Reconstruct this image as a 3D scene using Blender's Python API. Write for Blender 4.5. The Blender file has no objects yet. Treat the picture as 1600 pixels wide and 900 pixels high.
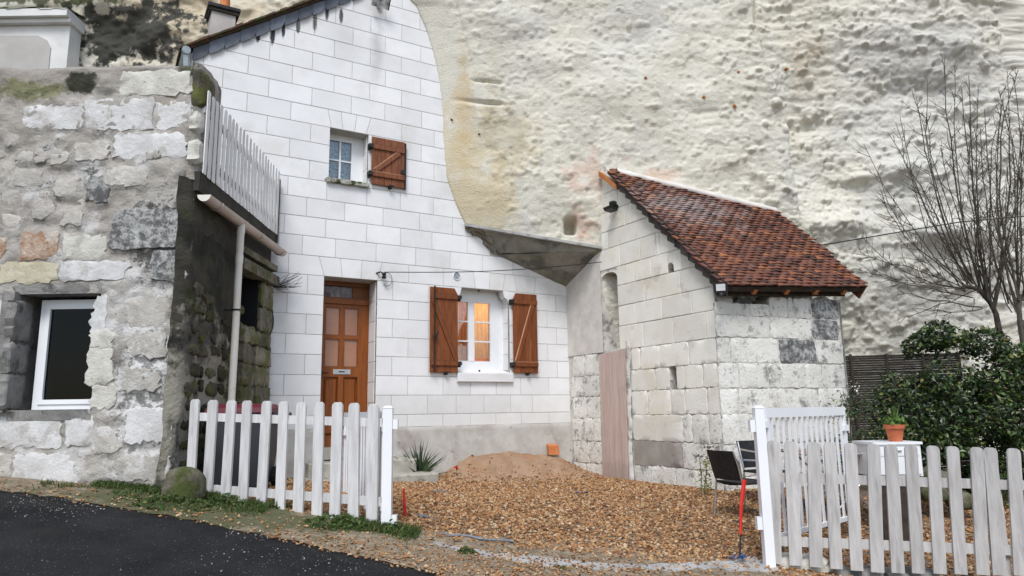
import bpy, math, random
import numpy as np
from mathutils import Matrix, Vector

random.seed(7)
RNG = np.random.default_rng(11)
SC = bpy.context.scene
COL = SC.collection

# ------------------------------------------------------------------ camera
F_PX, TILT, ROLL = 1107.7, 0.1729, 0.01535
AZ_F, AZ_G = 0.5338, -1.037            # azimuth of the white facade and of the shed gable
R3 = np.array([[1, 0, 0], [0, math.cos(TILT), math.sin(TILT)], [0, -math.sin(TILT), math.cos(TILT)]])
CR, SR = math.cos(ROLL), math.sin(ROLL)
right0, fwd, up0 = R3[0], R3[1], R3[2]
cam_r = CR * right0 - SR * up0
cam_u = SR * right0 + CR * up0
cd = bpy.data.cameras.new('camera'); cam = bpy.data.objects.new('camera', cd); COL.objects.link(cam)
cd.sensor_width = 36.0; cd.lens = F_PX / 1600 * 36.0; cd.clip_start = 0.05; cd.clip_end = 2000
mw = Matrix.Identity(4)
for i in range(3):
    mw[i][0] = cam_r[i]; mw[i][1] = cam_u[i]; mw[i][2] = -fwd[i]
cam.matrix_world = mw
SC.camera = cam

# ------------------------------------------------------------------ light (overcast)
SUN_DIR = np.array([-0.08, -0.74, 0.95]); SUN_DIR /= np.linalg.norm(SUN_DIR)
SUN_EL = math.asin(SUN_DIR[2]); SUN_AZ = math.atan2(SUN_DIR[0], SUN_DIR[1])
w = bpy.data.worlds.new('World'); SC.world = w; w.use_nodes = True
nt = w.node_tree; nt.nodes.clear()
o_ = nt.nodes.new('ShaderNodeOutputWorld'); bg = nt.nodes.new('ShaderNodeBackground')
sky = nt.nodes.new('ShaderNodeTexSky'); sky.sky_type = 'NISHITA'; sky.sun_disc = False
sky.sun_elevation = SUN_EL; sky.sun_rotation = SUN_AZ; sky.air_density = 1.0; sky.dust_density = 1.2; sky.ozone_density = 1.0
hs = nt.nodes.new('ShaderNodeHueSaturation'); hs.inputs['Saturation'].default_value = 0.72
nt.links.new(sky.outputs[0], hs.inputs['Color']); nt.links.new(hs.outputs[0], bg.inputs[0]); nt.links.new(bg.outputs[0], o_.inputs[0])
bg.inputs[1].default_value = 0.115
sl = bpy.data.lights.new('sun', 'SUN'); sl.energy = 1.5; sl.angle = math.radians(22); sl.color = (1.0, 0.985, 0.965)
so = bpy.data.objects.new('sun', sl); COL.objects.link(so)
so.rotation_euler = Vector(-SUN_DIR).to_track_quat('-Z', 'Y').to_euler()
SC.view_settings.view_transform = 'Standard'; SC.view_settings.look = 'None'
SC.view_settings.exposure = 0.74; SC.view_settings.gamma = 1.0

# ------------------------------------------------------------------ pixel helpers (photo 1600x900)
def ray(px, py):
    u, v = px - 800, py - 450
    x, y = CR * u - SR * v, SR * u + CR * v
    return R3.T @ np.array([x / F_PX, 1.0, -y / F_PX])
def atY(px, py, Y):
    d = ray(px, py); return d * (Y / d[1])
def atZ(px, py, Z):
    d = ray(px, py); return d * (Z / d[2])
def hit(px, py, P0, az):
    d = ray(px, py); n = np.array([-math.sin(az), math.cos(az), 0]); return d * ((n @ np.asarray(P0, float)) / (n @ d))

# ------------------------------------------------------------------ noise
def vnoise(x, y, seed):
    r = np.random.default_rng(seed).random((256, 256))
    xi = np.floor(x).astype(int); yi = np.floor(y).astype(int)
    fx = x - xi; fy = y - yi
    fx = fx * fx * fx * (fx * (fx * 6 - 15) + 10); fy = fy * fy * fy * (fy * (fy * 6 - 15) + 10)
    a = r[xi % 256, yi % 256]; b = r[(xi + 1) % 256, yi % 256]; c = r[xi % 256, (yi + 1) % 256]; d = r[(xi + 1) % 256, (yi + 1) % 256]
    return (a * (1 - fx) + b * fx) * (1 - fy) + (c * (1 - fx) + d * fx) * fy
def fbm(x, y, octv, seed, gain=0.5):
    s = 0.0; amp = 1.0; tot = 0.0
    for k in range(octv):
        s = s + amp * vnoise(x * 2 ** k + 13.7 * k, y * 2 ** k - 7.1 * k, seed + k); tot += amp; amp *= gain
    return s / tot - 0.5
def sstep(a, b, x):
    t = np.clip((np.asarray(x, float) - a) / (b - a), 0, 1); return t * t * (3 - 2 * t)

# ------------------------------------------------------------------ materials
MATS = {}
def mat(name, c1, c2=None, scale=3.0, detail=6, layers=(), rough=0.85, bump=0.4, bscale=30.0, bdist=0.01,
        objvar=0.0, island=None, stretch=(1, 1, 1), spec=0.3, metal=0.0, ramp=None, trans=0.0):
    m = bpy.data.materials.new(name); m.use_nodes = True; t = m.node_tree; N = t.nodes; L = t.links
    N.clear()
    out = N.new('ShaderNodeOutputMaterial'); p = N.new('ShaderNodeBsdfPrincipled'); L.new(p.outputs[0], out.inputs[0])
    p.inputs['Roughness'].default_value = rough; p.inputs['Metallic'].default_value = metal
    p.inputs['Specular IOR Level'].default_value = spec
    g = N.new('ShaderNodeNewGeometry'); pos = g.outputs['Position']
    mp = N.new('ShaderNodeVectorMath'); mp.operation = 'MULTIPLY'; L.new(pos, mp.inputs[0]); mp.inputs[1].default_value = stretch
    pos_s = mp.outputs[0]
    def noise(sc, det, off=0.0, vec=pos_s, rgh=0.6):
        n = N.new('ShaderNodeTexNoise'); n.inputs['Scale'].default_value = sc; n.inputs['Detail'].default_value = det
        n.inputs['Roughness'].default_value = rgh
        if off:
            ad = N.new('ShaderNodeVectorMath'); L.new(vec, ad.inputs[0]); ad.inputs[1].default_value = (off, off * 1.7, -off * 0.6); L.new(ad.outputs[0], n.inputs['Vector'])
        else:
            L.new(vec, n.inputs['Vector'])
        return n.outputs['Fac']
    def maprange(v, lo, hi, a=0.0, b=1.0):
        r = N.new('ShaderNodeMapRange'); r.interpolation_type = 'SMOOTHSTEP'; L.new(v, r.inputs['Value'])
        r.inputs['From Min'].default_value = lo; r.inputs['From Max'].default_value = hi
        r.inputs['To Min'].default_value = a; r.inputs['To Max'].default_value = b
        return r.outputs['Result']
    def mix(f, a, b):
        x = N.new('ShaderNodeMix'); x.data_type = 'RGBA'
        if isinstance(f, float): x.inputs[0].default_value = f
        else: L.new(f, x.inputs[0])
        for i, v in ((6, a), (7, b)):
            if isinstance(v, (tuple, list)): x.inputs[i].default_value = (*v[:3], 1)
            else: L.new(v, x.inputs[i])
        return x.outputs[2]
    if c2 is None: c2 = tuple(min(1, v * 1.25) for v in c1)
    if ramp or island:
        cr = N.new('ShaderNodeValToRGB'); stops = ramp or island
        while len(cr.color_ramp.elements) < len(stops): cr.color_ramp.elements.new(0.5)
        for e, (q, cc) in zip(cr.color_ramp.elements, stops): e.position = q; e.color = (*cc, 1)
        if island: L.new(g.outputs['Random Per Island'], cr.inputs[0])
        else:
            oi = N.new('ShaderNodeObjectInfo'); L.new(oi.outputs['Random'], cr.inputs[0])
        col = cr.outputs[0]
        col = mix(maprange(noise(scale, detail), 0.3, 0.7, 0.0, 0.35), col, c2)
    else:
        col = mix(maprange(noise(scale, detail), 0.3, 0.7), c1, c2)
    for k, ly in enumerate(layers):
        nz = noise(ly.get('scale', 4.0), ly.get('detail', 8), 3.1 * (k + 1), vec=pos if ly.get('raw') else pos_s, rgh=ly.get('rgh', 0.65))
        if 'center' in ly:
            sb = N.new('ShaderNodeVectorMath'); sb.operation = 'SUBTRACT'; L.new(pos, sb.inputs[0]); sb.inputs[1].default_value = tuple(float(q) for q in ly['center'])
            dv = N.new('ShaderNodeVectorMath'); dv.operation = 'DIVIDE'; L.new(sb.outputs[0], dv.inputs[0]); dv.inputs[1].default_value = ly['rad']
            ln = N.new('ShaderNodeVectorMath'); ln.operation = 'LENGTH'; L.new(dv.outputs[0], ln.inputs[0])
            mm = N.new('ShaderNodeMath'); mm.operation = 'MULTIPLY_ADD'; L.new(nz, mm.inputs[0]); mm.inputs[1].default_value = ly.get('k', 2.0); mm.inputs[2].default_value = 1.0 - ly.get('k', 2.0) / 2
            s2 = N.new('ShaderNodeMath'); s2.operation = 'SUBTRACT'; L.new(mm.outputs[0], s2.inputs[0]); L.new(ln.outputs['Value'], s2.inputs[1])
            f = maprange(s2.outputs[0], ly.get('lo', 0.0), ly.get('hi', 0.3), 0, ly.get('amt', 1.0))
        else:
            f = maprange(nz, ly.get('lo', 0.5), ly.get('hi', 0.6), 0, ly.get('amt', 1.0))
        col = mix(f, col, ly['col'])
    if objvar:
        oi = N.new('ShaderNodeObjectInfo'); hv = N.new('ShaderNodeHueSaturation'); L.new(col, hv.inputs['Color'])
        L.new(maprange(oi.outputs['Random'], 0, 1, 1 - objvar, 1 + objvar), hv.inputs['Value']); col = hv.outputs[0]
    L.new(col, p.inputs['Base Color'])
    if bump:
        b1 = N.new('ShaderNodeBump'); b1.inputs['Strength'].default_value = bump; b1.inputs['Distance'].default_value = bdist
        L.new(noise(bscale, 8, 0.0, rgh=0.7), b1.inputs['Height']); L.new(b1.outputs[0], p.inputs['Normal'])
    if trans:
        tr = N.new('ShaderNodeBsdfTranslucent'); L.new(col, tr.inputs['Color']); ms = N.new('ShaderNodeMixShader'); ms.inputs[0].default_value = trans
        L.new(p.outputs[0], ms.inputs[1]); L.new(tr.outputs[0], ms.inputs[2]); L.new(ms.outputs[0], out.inputs[0])
    MATS[name] = m
    return m

def glass_mat(name, tint=(0.9, 0.95, 0.95), refl=0.08, ior=1.5):
    m = bpy.data.materials.new(name); m.use_nodes = True; t = m.node_tree; N = t.nodes; L = t.links; N.clear()
    out = N.new('ShaderNodeOutputMaterial'); tr = N.new('ShaderNodeBsdfTransparent'); tr.inputs[0].default_value = (*tint, 1)
    gl = N.new('ShaderNodeBsdfGlossy'); gl.inputs['Roughness'].default_value = 0.03
    fr = N.new('ShaderNodeFresnel'); fr.inputs[0].default_value = ior
    ad = N.new('ShaderNodeMath'); ad.inputs[1].default_value = refl; L.new(fr.outputs[0], ad.inputs[0])
    mx = N.new('ShaderNodeMixShader'); L.new(ad.outputs[0], mx.inputs[0]); L.new(tr.outputs[0], mx.inputs[1]); L.new(gl.outputs[0], mx.inputs[2]); L.new(mx.outputs[0], out.inputs[0])
    MATS[name] = m
    return m

# ------------------------------------------------------------------ object helpers
ORG = {}
def setp(o, label=None, cat=None, group=None, kind=None):
    if label: o['label'] = label
    if cat: o['category'] = cat
    if group: o['group'] = group
    if kind: o['kind'] = kind
def thing(name, loc, label, cat, group=None, kind=None):
    o = bpy.data.objects.new(name, None); o.empty_display_size = 0.1; COL.objects.link(o)
    o.location = [float(q) for q in loc]; ORG[o] = np.array(loc, float); setp(o, label, cat, group, kind)
    return o
def build(name, V, Fc, m, parent=None, smooth=False, origin=None):
    """V in world coordinates; a child takes its thing's origin"""
    V = np.asarray(V, float).reshape(-1, 3)
    O = ORG[parent] if parent is not None else (np.array(origin, float) if origin is not None else np.array([V[:, 0].mean(), V[:, 1].mean(), V[:, 2].min()]))
    me = bpy.data.meshes.new(name); me.from_pydata((V - O).tolist(), [], [list(map(int, f)) for f in Fc]); me.update()
    me.materials.append(MATS[m] if isinstance(m, str) else m)
    if smooth or name in ('stone', 'stone_block', 'footing_stone'):
        me.polygons.foreach_set('use_smooth', [True] * len(me.polygons)); me.set_sharp_from_angle(angle=math.radians(38))
    o = bpy.data.objects.new(name, me); COL.objects.link(o)
    if parent is not None: o.parent = parent
    else: o.location = [float(q) for q in O]
    ORG[o] = O
    return o
def fast(name, V, Q, m, parent=None, smooth=True, origin=(0, 0, 0)):
    """large numpy mesh with equal-sized faces Q (n,k)"""
    O = ORG[parent] if parent is not None else np.array(origin, float)
    V = np.asarray(V, np.float32) - O.astype(np.float32); Q = np.asarray(Q, np.int32); n, k = Q.shape
    me = bpy.data.meshes.new(name); me.vertices.add(len(V)); me.vertices.foreach_set('co', V.ravel())
    me.loops.add(n * k); me.loops.foreach_set('vertex_index', Q.ravel())
    me.polygons.add(n); me.polygons.foreach_set('loop_start', np.arange(0, n * k, k, dtype=np.int32)); me.polygons.foreach_set('loop_total', np.full(n, k, np.int32))
    me.polygons.foreach_set('use_smooth', np.full(n, smooth)); me.update(calc_edges=True); me.validate()
    me.materials.append(MATS[m])
    o = bpy.data.objects.new(name, me); COL.objects.link(o)
    if parent is not None: o.parent = parent
    else: o.location = [float(q) for q in O]
    ORG[o] = O
    return o
def inst(src, parent, loc, rot=(0, 0, 0), scale=(1, 1, 1)):
    c = src.copy(); COL.objects.link(c); c.parent = parent; c.location = loc; c.rotation_euler = rot; c.scale = scale
    return c

class MB:
    def __init__(s): s.V = []; s.F = []
    def add(s, V, Fc):
        n = len(s.V); s.V += [tuple(map(float, v)) for v in V]; s.F += [[i + n for i in f] for f in Fc]
    def box(s, o, ax, ay, az):           # o = corner, three edge vectors
        o, ax, ay, az = (np.asarray(q, float) for q in (o, ax, ay, az))
        P = [o, o + ax, o + ax + ay, o + ay]; P = P + [p + az for p in P]
        fl = [[3, 2, 1, 0], [4, 5, 6, 7], [0, 1, 5, 4], [1, 2, 6, 5], [2, 3, 7, 6], [3, 0, 4, 7]]
        if np.dot(np.cross(ax, ay), az) < 0: fl = [f[::-1] for f in fl]
        s.add(P, fl)
    def aabb(s, a, b):
        a = np.minimum(a, b).astype(float) if False else np.asarray(a, float); b = np.asarray(b, float)
        s.box(a, (b[0] - a[0], 0, 0), (0, b[1] - a[1], 0), (0, 0, b[2] - a[2]))
    def tube(s, pts, rad, n=8, cap=True):
        pts = [np.asarray(p, float) for p in pts]; rad = rad if isinstance(rad, (list, tuple)) else [rad] * len(pts)
        rings = []
        t0 = pts[1] - pts[0]; t0 /= np.linalg.norm(t0)
        ref = np.array([0, 0, 1.]) if abs(t0[2]) < 0.9 else np.array([1., 0, 0])
        u = np.cross(t0, ref); u /= np.linalg.norm(u)
        for i, p in enumerate(pts):
            t = pts[min(i + 1, len(pts) - 1)] - pts[max(i - 1, 0)]; t /= (np.linalg.norm(t) + 1e-12)
            u = u - t * (u @ t); u /= (np.linalg.norm(u) + 1e-12); v = np.cross(t, u)
            rings.append([p + rad[i] * (math.cos(2 * math.pi * k / n) * u + math.sin(2 * math.pi * k / n) * v) for k in range(n)])
        V = [q for r in rings for q in r]; Fc = []
        for i in range(len(pts) - 1):
            for k in range(n):
                a = i * n + k; b = i * n + (k + 1) % n; Fc.append([a, b, b + n, a + n])
        if cap: Fc += [list(range(n))[::-1], [(len(pts) - 1) * n + k for k in range(n)]]
        s.add(V, Fc)
    def lathe(s, c, prof, n=16):
        c = np.asarray(c, float); V = []; Fc = []
        for r, z in prof:
            for k in range(n): V.append(c + [r * math.cos(2 * math.pi * k / n), r * math.sin(2 * math.pi * k / n), z])
        for i in range(len(prof) - 1):
            for k in range(n):
                a = i * n + k; b = i * n + (k + 1) % n; Fc.append([a, b, b + n, a + n])
        Fc += [list(range(n))[::-1], [(len(prof) - 1) * n + k for k in range(n)]]
        s.add(V, Fc)
    def obj(s, name, m, parent=None, smooth=False, origin=None):
        return build(name, s.V, s.F, m, parent, smooth, origin)

class Wall:
    """a vertical wall plane: u along, z up, d outward"""
    def __init__(s, P0, az, flip=False):
        s.P0 = np.array([P0[0], P0[1], 0.0]); s.az = az
        s.e = np.array([math.cos(az), math.sin(az), 0.0]); s.n = np.array([math.sin(az), -math.cos(az), 0.0])
        if flip: s.n = -s.n
    def p(s, u, z, d=0.0): return s.P0 + s.e * u + s.n * d + np.array([0, 0, z])
    def px(s, x, y):
        P = hit(x, y, s.P0, s.az); return float((P - s.P0) @ s.e), float(P[2])
    def box(s, mb, u0, u1, z0, z1, d0, d1):
        mb.box(s.p(u0, z0, d0), s.e * (u1 - u0), s.n * (d1 - d0), np.array([0, 0, z1 - z0]))
    def prism(s, poly, d0, d1, ch=0.004, rough=0.0, bulge=0.0, seed=0, rnd=1):
        """poly [(u,z)...] anticlockwise seen from outside; returns V,F of a chamfered slab"""
        P = np.array(poly, float)
        area = 0.5 * np.sum(P[:, 0] * np.roll(P[:, 1], -1) - np.roll(P[:, 0], -1) * P[:, 1])
        if area < 0: P = P[::-1]
        if rough > 0:
            rg = np.random.default_rng(seed); Q = []
            for i in range(len(P)):
                a, b = P[i], P[(i + 1) % len(P)]; n = max(3, int(np.linalg.norm(b - a) / 0.035)); n = min(n, 14)
                for k in range(n): Q.append(a + (b - a) * k / n)
            P = np.array(Q); c = P.mean(0)
            # round the corners and shake the outline
            for _ in range(rnd): P = 0.25 * np.roll(P, 1, 0) + 0.5 * P + 0.25 * np.roll(P, -1, 0)
            P = P + rg.normal(0, rough, P.shape)
        c = P.mean(0); n = len(P)
        ext = np.maximum(np.ptp(P, axis=0) / 2, 1e-6)
        inn = c + (P - c) * (1 - np.minimum(0.6, ch / ext))
        V = [s.p(u, z, d0) for u, z in P] + [s.p(u, z, d1 - ch) for u, z in P]
        rings = [inn]; dd = [d1]
        if bulge:
            rings.append(c + (P - c) * 0.62); dd.append(d1 + bulge * 0.7); rings.append(c + (P - c) * 0.25); dd.append(d1 + bulge)
        rg = np.random.default_rng(seed + 5)
        for r, d in zip(rings, dd):
            if bulge:
                nz_ = fbm(r[:, 0] * 6 + seed * 1.37, r[:, 1] * 6 + seed * 0.71, 3, 700) * bulge * 2.2
            else: nz_ = np.zeros(len(r))
            for (u, z), q_ in zip(r, nz_): V.append(s.p(u, z, d + q_))
        Fc = []
        nr = 2 + len(rings)
        for i in range(nr - 1):
            for k in range(n): a = i * n + k; b = i * n + (k + 1) % n; Fc.append([a, b, b + n, a + n])
        Fc.append([(nr - 1) * n + k for k in range(n)])
        # orientation check
        v = [np.array(q) for q in V]; nn = np.cross(v[Fc[-1][1]] - v[Fc[-1][0]], v[Fc[-1][2]] - v[Fc[-1][1]])
        if nn @ s.n < 0: Fc = [f[::-1] for f in Fc]
        return V, Fc

def clip(poly, a, b, c):
    """keep a*u+b*z<=c"""
    out = []
    for i in range(len(poly)):
        p, q = poly[i], poly[(i + 1) % len(poly)]; fp = a * p[0] + b * p[1] - c; fq = a * q[0] + b * q[1] - c
        if fp <= 0: out.append(p)
        if fp * fq < 0: t = fp / (fp - fq); out.append((p[0] + t * (q[0] - p[0]), p[1] + t * (q[1] - p[1])))
    return out

FW = Wall((-3.25, 9.5), AZ_F)            # white facade
GW = Wall((0.927, 11.969), AZ_G)         # shed gable (u from the inner corner)
SW = Wall((2.62, 9.10), math.radians(22))  # shed front
LW = Wall((0.0, 6.80), 0.0)              # stone house front: u = x

# ------------------------------------------------------------------ materials list
PALE = (0.72, 0.70, 0.64)
mat('soil', (0.16, 0.12, 0.08), (0.26, 0.20, 0.14), scale=6, bump=0.8, bscale=60, bdist=0.02)
mat('asphalt', (0.018, 0.018, 0.019), (0.034, 0.034, 0.035), scale=2.0, spec=0.08, rough=0.9, bump=1.0, bscale=130, bdist=0.014,
    layers=[dict(col=(0.42, 0.40, 0.37), scale=75, lo=0.69, hi=0.73, detail=2), dict(col=(0.035, 0.033, 0.032), scale=1.2, lo=0.5, hi=0.75, amt=0.6), dict(col=(0.07, 0.07, 0.068), scale=120, lo=0.58, hi=0.66, amt=0.7, detail=3)])
mat('verge_dirt', (0.22, 0.17, 0.11), (0.38, 0.31, 0.22), scale=9, bump=1.0, bscale=50, bdist=0.02,
    layers=[dict(col=(0.07, 0.09, 0.03), center=(-2.6, 6.3, -0.8), rad=(1.9, 0.9, 2.0), scale=3.5, lo=0.0, hi=0.5, k=2.4, amt=0.8), dict(col=(0.10, 0.09, 0.08), scale=30, lo=0.55, hi=0.62, amt=0.7)])
mat('concrete', (0.30, 0.295, 0.285), (0.43, 0.425, 0.41), scale=4, bump=0.5, bscale=40, layers=[dict(col=(0.22, 0.20, 0.18), scale=6, lo=0.55, hi=0.65, amt=0.7)])
GRAVEL = [(0.0, (0.045, 0.024, 0.012)), (0.15, (0.14, 0.060, 0.024)), (0.38, (0.30, 0.14, 0.054)), (0.62, (0.40, 0.21, 0.09)), (0.86, (0.48, 0.32, 0.17)), (1.0, (0.58, 0.46, 0.32))]
mat('gravel', (0.3, 0.2, 0.1), (0.31, 0.17, 0.075), scale=3, island=GRAVEL, rough=0.6, bump=0.0)
mat('grit', (0.3, 0.3, 0.3), (0.3, 0.28, 0.26), scale=3, island=[(0, (0.06, 0.055, 0.05)), (0.6, (0.22, 0.21, 0.19)), (1, (0.5, 0.48, 0.44))], bump=0.0)
mat('sand', (0.28, 0.18, 0.108), (0.37, 0.25, 0.165), scale=5, bump=0.7, bscale=70, bdist=0.01, layers=[dict(col=(0.33, 0.17, 0.09), scale=2.0, lo=0.5, hi=0.62, amt=0.6), dict(col=(0.62, 0.5, 0.38), scale=60, lo=0.68, hi=0.72)])

def fpt(px, py, d=0.0): u, z = FW.px(px, py); return FW.p(u, z, d)
streaks = [(403, 56, .05, .13), (426, 55, .055, .20), (443, 47, .04, .16), (466, 40, .05, .17), (492, 34, .055, .20), (511, 20, .045, .17), (533, 25, .05, .16)]
wl = [dict(col=(0.05, 0.05, 0.055), center=fpt(x, y), rad=(rx * 0.7, 0.12, rz * 0.95), k=0.7, scale=26, lo=0.0, hi=0.45, raw=True) for x, y, rx, rz in streaks]
wl += [dict(col=(0.42, 0.42, 0.42), center=fpt(589, 75), rad=(0.16, 0.2, 0.75), k=1.4, scale=7, lo=0.0, hi=1.0, amt=0.6, raw=True),
       dict(col=(0.50, 0.50, 0.49), center=fpt(540, 60), rad=(0.55, 0.4, 0.6), k=1.6, scale=4, lo=0.0, hi=1.2, amt=0.35, raw=True),
       dict(col=(0.60, 0.585, 0.54), scale=1.3, lo=0.48, hi=0.72, amt=0.55), dict(col=(0.52, 0.50, 0.45), center=FW.p(2.4, -0.1, 0), rad=(6, 6, 0.55), k=1.6, scale=2.2, lo=0.0, hi=1.0, amt=0.35), dict(col=(0.40, 0.38, 0.33), scale=9, lo=0.68, hi=0.76, amt=0.45, detail=9),
       dict(col=(0.50, 0.49, 0.45), scale=45, lo=0.66, hi=0.74, amt=0.35, detail=3)]
mat('white_stone', (0.76, 0.76, 0.76), (0.82, 0.82, 0.82), scale=2.2, rough=0.85, bump=0.10, bscale=60, bdist=0.004, objvar=0.05, layers=wl)
mat('mortar', (0.42, 0.40, 0.37), (0.52, 0.50, 0.46), scale=8, bump=0.3, layers=wl[:7])
mat('plinth', (0.44, 0.42, 0.385), (0.56, 0.54, 0.50), scale=3.0, bump=0.35, bscale=35, layers=[dict(col=(0.34, 0.29, 0.25), scale=2.2, lo=0.5, hi=0.68, amt=0.7), dict(col=(0.12, 0.07, 0.07), scale=11, lo=0.64, hi=0.69, amt=0.8), dict(col=(0.6, 0.58, 0.54), scale=4, lo=0.55, hi=0.62, amt=0.5)])
mat('slate', (0.075, 0.086, 0.108), (0.12, 0.135, 0.165), scale=6, rough=0.5, bump=0.2, bscale=50, objvar=0.28, spec=0.5)
mat('old_roof', (0.06, 0.035, 0.025), (0.13, 0.07, 0.045), scale=14, bump=1.0, bscale=30, bdist=0.02, layers=[dict(col=(0.06, 0.07, 0.02), scale=8, lo=0.5, hi=0.6)])
mat('zinc', (0.20, 0.24, 0.25), (0.42, 0.46, 0.46), scale=6, rough=0.45, metal=0.6, bump=0.1)
mat('shutter_wood', (0.155, 0.044, 0.013), (0.235, 0.070, 0.021), scale=5, stretch=(6, 6, 0.7), rough=0.5, bump=0.25, bscale=14, objvar=0.10, layers=[dict(col=(0.10, 0.03, 0.012), scale=4, lo=0.55, hi=0.68, amt=0.65), dict(col=(0.34, 0.16, 0.08), scale=2.5, lo=0.58, hi=0.72, amt=0.5, detail=9)])
mat('old_shutter_wood', (0.15, 0.050, 0.021), (0.24, 0.088, 0.040), scale=6, stretch=(7, 7, 0.6), rough=0.65, bump=0.4, bscale=16, objvar=0.10, layers=[dict(col=(0.07, 0.028, 0.015), scale=5, lo=0.52, hi=0.66, amt=0.7), dict(col=(0.33, 0.21, 0.14), scale=3, lo=0.6, hi=0.72, amt=0.5)])
mat('door_wood', (0.20, 0.056, 0.010), (0.28, 0.082, 0.016), scale=4, stretch=(6, 6, 0.7), rough=0.4, bump=0.15, bscale=14)
mat('door_dark_wood', (0.16, 0.05, 0.015), (0.22, 0.075, 0.022), scale=4, stretch=(1, 1, 6), rough=0.45, bump=0.15)
mat('door_pane', (0.30, 0.125, 0.065), (0.38, 0.175, 0.10), scale=2, rough=0.12, bump=0.0, spec=0.6)
mat('pale_wood_edge', (0.50, 0.30, 0.18), (0.6, 0.38, 0.24), scale=6, bump=0.1)
mat('iron', (0.012, 0.012, 0.013), (0.03, 0.03, 0.03), scale=10, rough=0.5, bump=0.1)
mat('white_paint', (0.78, 0.79, 0.80), (0.82, 0.83, 0.84), scale=3, rough=0.35, bump=0.03)
mat('white_plastic', (0.80, 0.81, 0.83), (0.84, 0.85, 0.87), scale=2, rough=0.3, bump=0.0, spec=0.5)
mat('steel', (0.45, 0.45, 0.46), (0.6, 0.6, 0.6), scale=8, rough=0.3, metal=0.85, bump=0.0)
mat('sill_old', (0.30, 0.30, 0.25), (0.48, 0.47, 0.42), scale=9, bump=0.6, layers=[dict(col=(0.06, 0.065, 0.03), scale=9, lo=0.47, hi=0.56)])
mat('lace', (0.30, 0.36, 0.45), (0.62, 0.66, 0.72), scale=22, detail=4, bump=0.0, rough=0.95, layers=[dict(col=(0.12, 0.15, 0.20), scale=30, lo=0.52, hi=0.6)])
mat('transom_cloth', (0.20, 0.14, 0.12), (0.50, 0.46, 0.44), scale=16, stretch=(1, 1, 0.4), bump=0.0, layers=[dict(col=(0.16, 0.05, 0.03), scale=8, lo=0.54, hi=0.62)])
mat('curtain', (0.70, 0.55, 0.42), (0.82, 0.70, 0.58), scale=14, stretch=(1, 1, 0.3), bump=0.0, rough=0.95, trans=0.5, layers=[dict(col=(0.5, 0.36, 0.25), scale=40, lo=0.5, hi=0.6, amt=0.6)])
mat('orange_curtain', (0.75, 0.30, 0.06), (0.85, 0.42, 0.12), scale=10, stretch=(1, 1, 0.3), bump=0.0, rough=0.95, trans=0.5)
mat('room', (0.62, 0.42, 0.26), (0.7, 0.5, 0.32), scale=2, bump=0.0)
mat('dark_room', (0.012, 0.013, 0.015), (0.02, 0.02, 0.022), scale=2, bump=0.0)
glass_mat('glass'); glass_mat('clear_glass', (0.9, 0.9, 0.9), 0.0, 1.3); glass_mat('dark_glass', (0.35, 0.38, 0.4), 0.0, 1.25)
mat('brick_orange', (0.50, 0.17, 0.06), (0.58, 0.23, 0.09), scale=8, bump=0.3)
mat('terracotta', (0.42, 0.11, 0.045), (0.50, 0.15, 0.07), scale=8, rough=0.7, bump=0.15)

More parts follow.
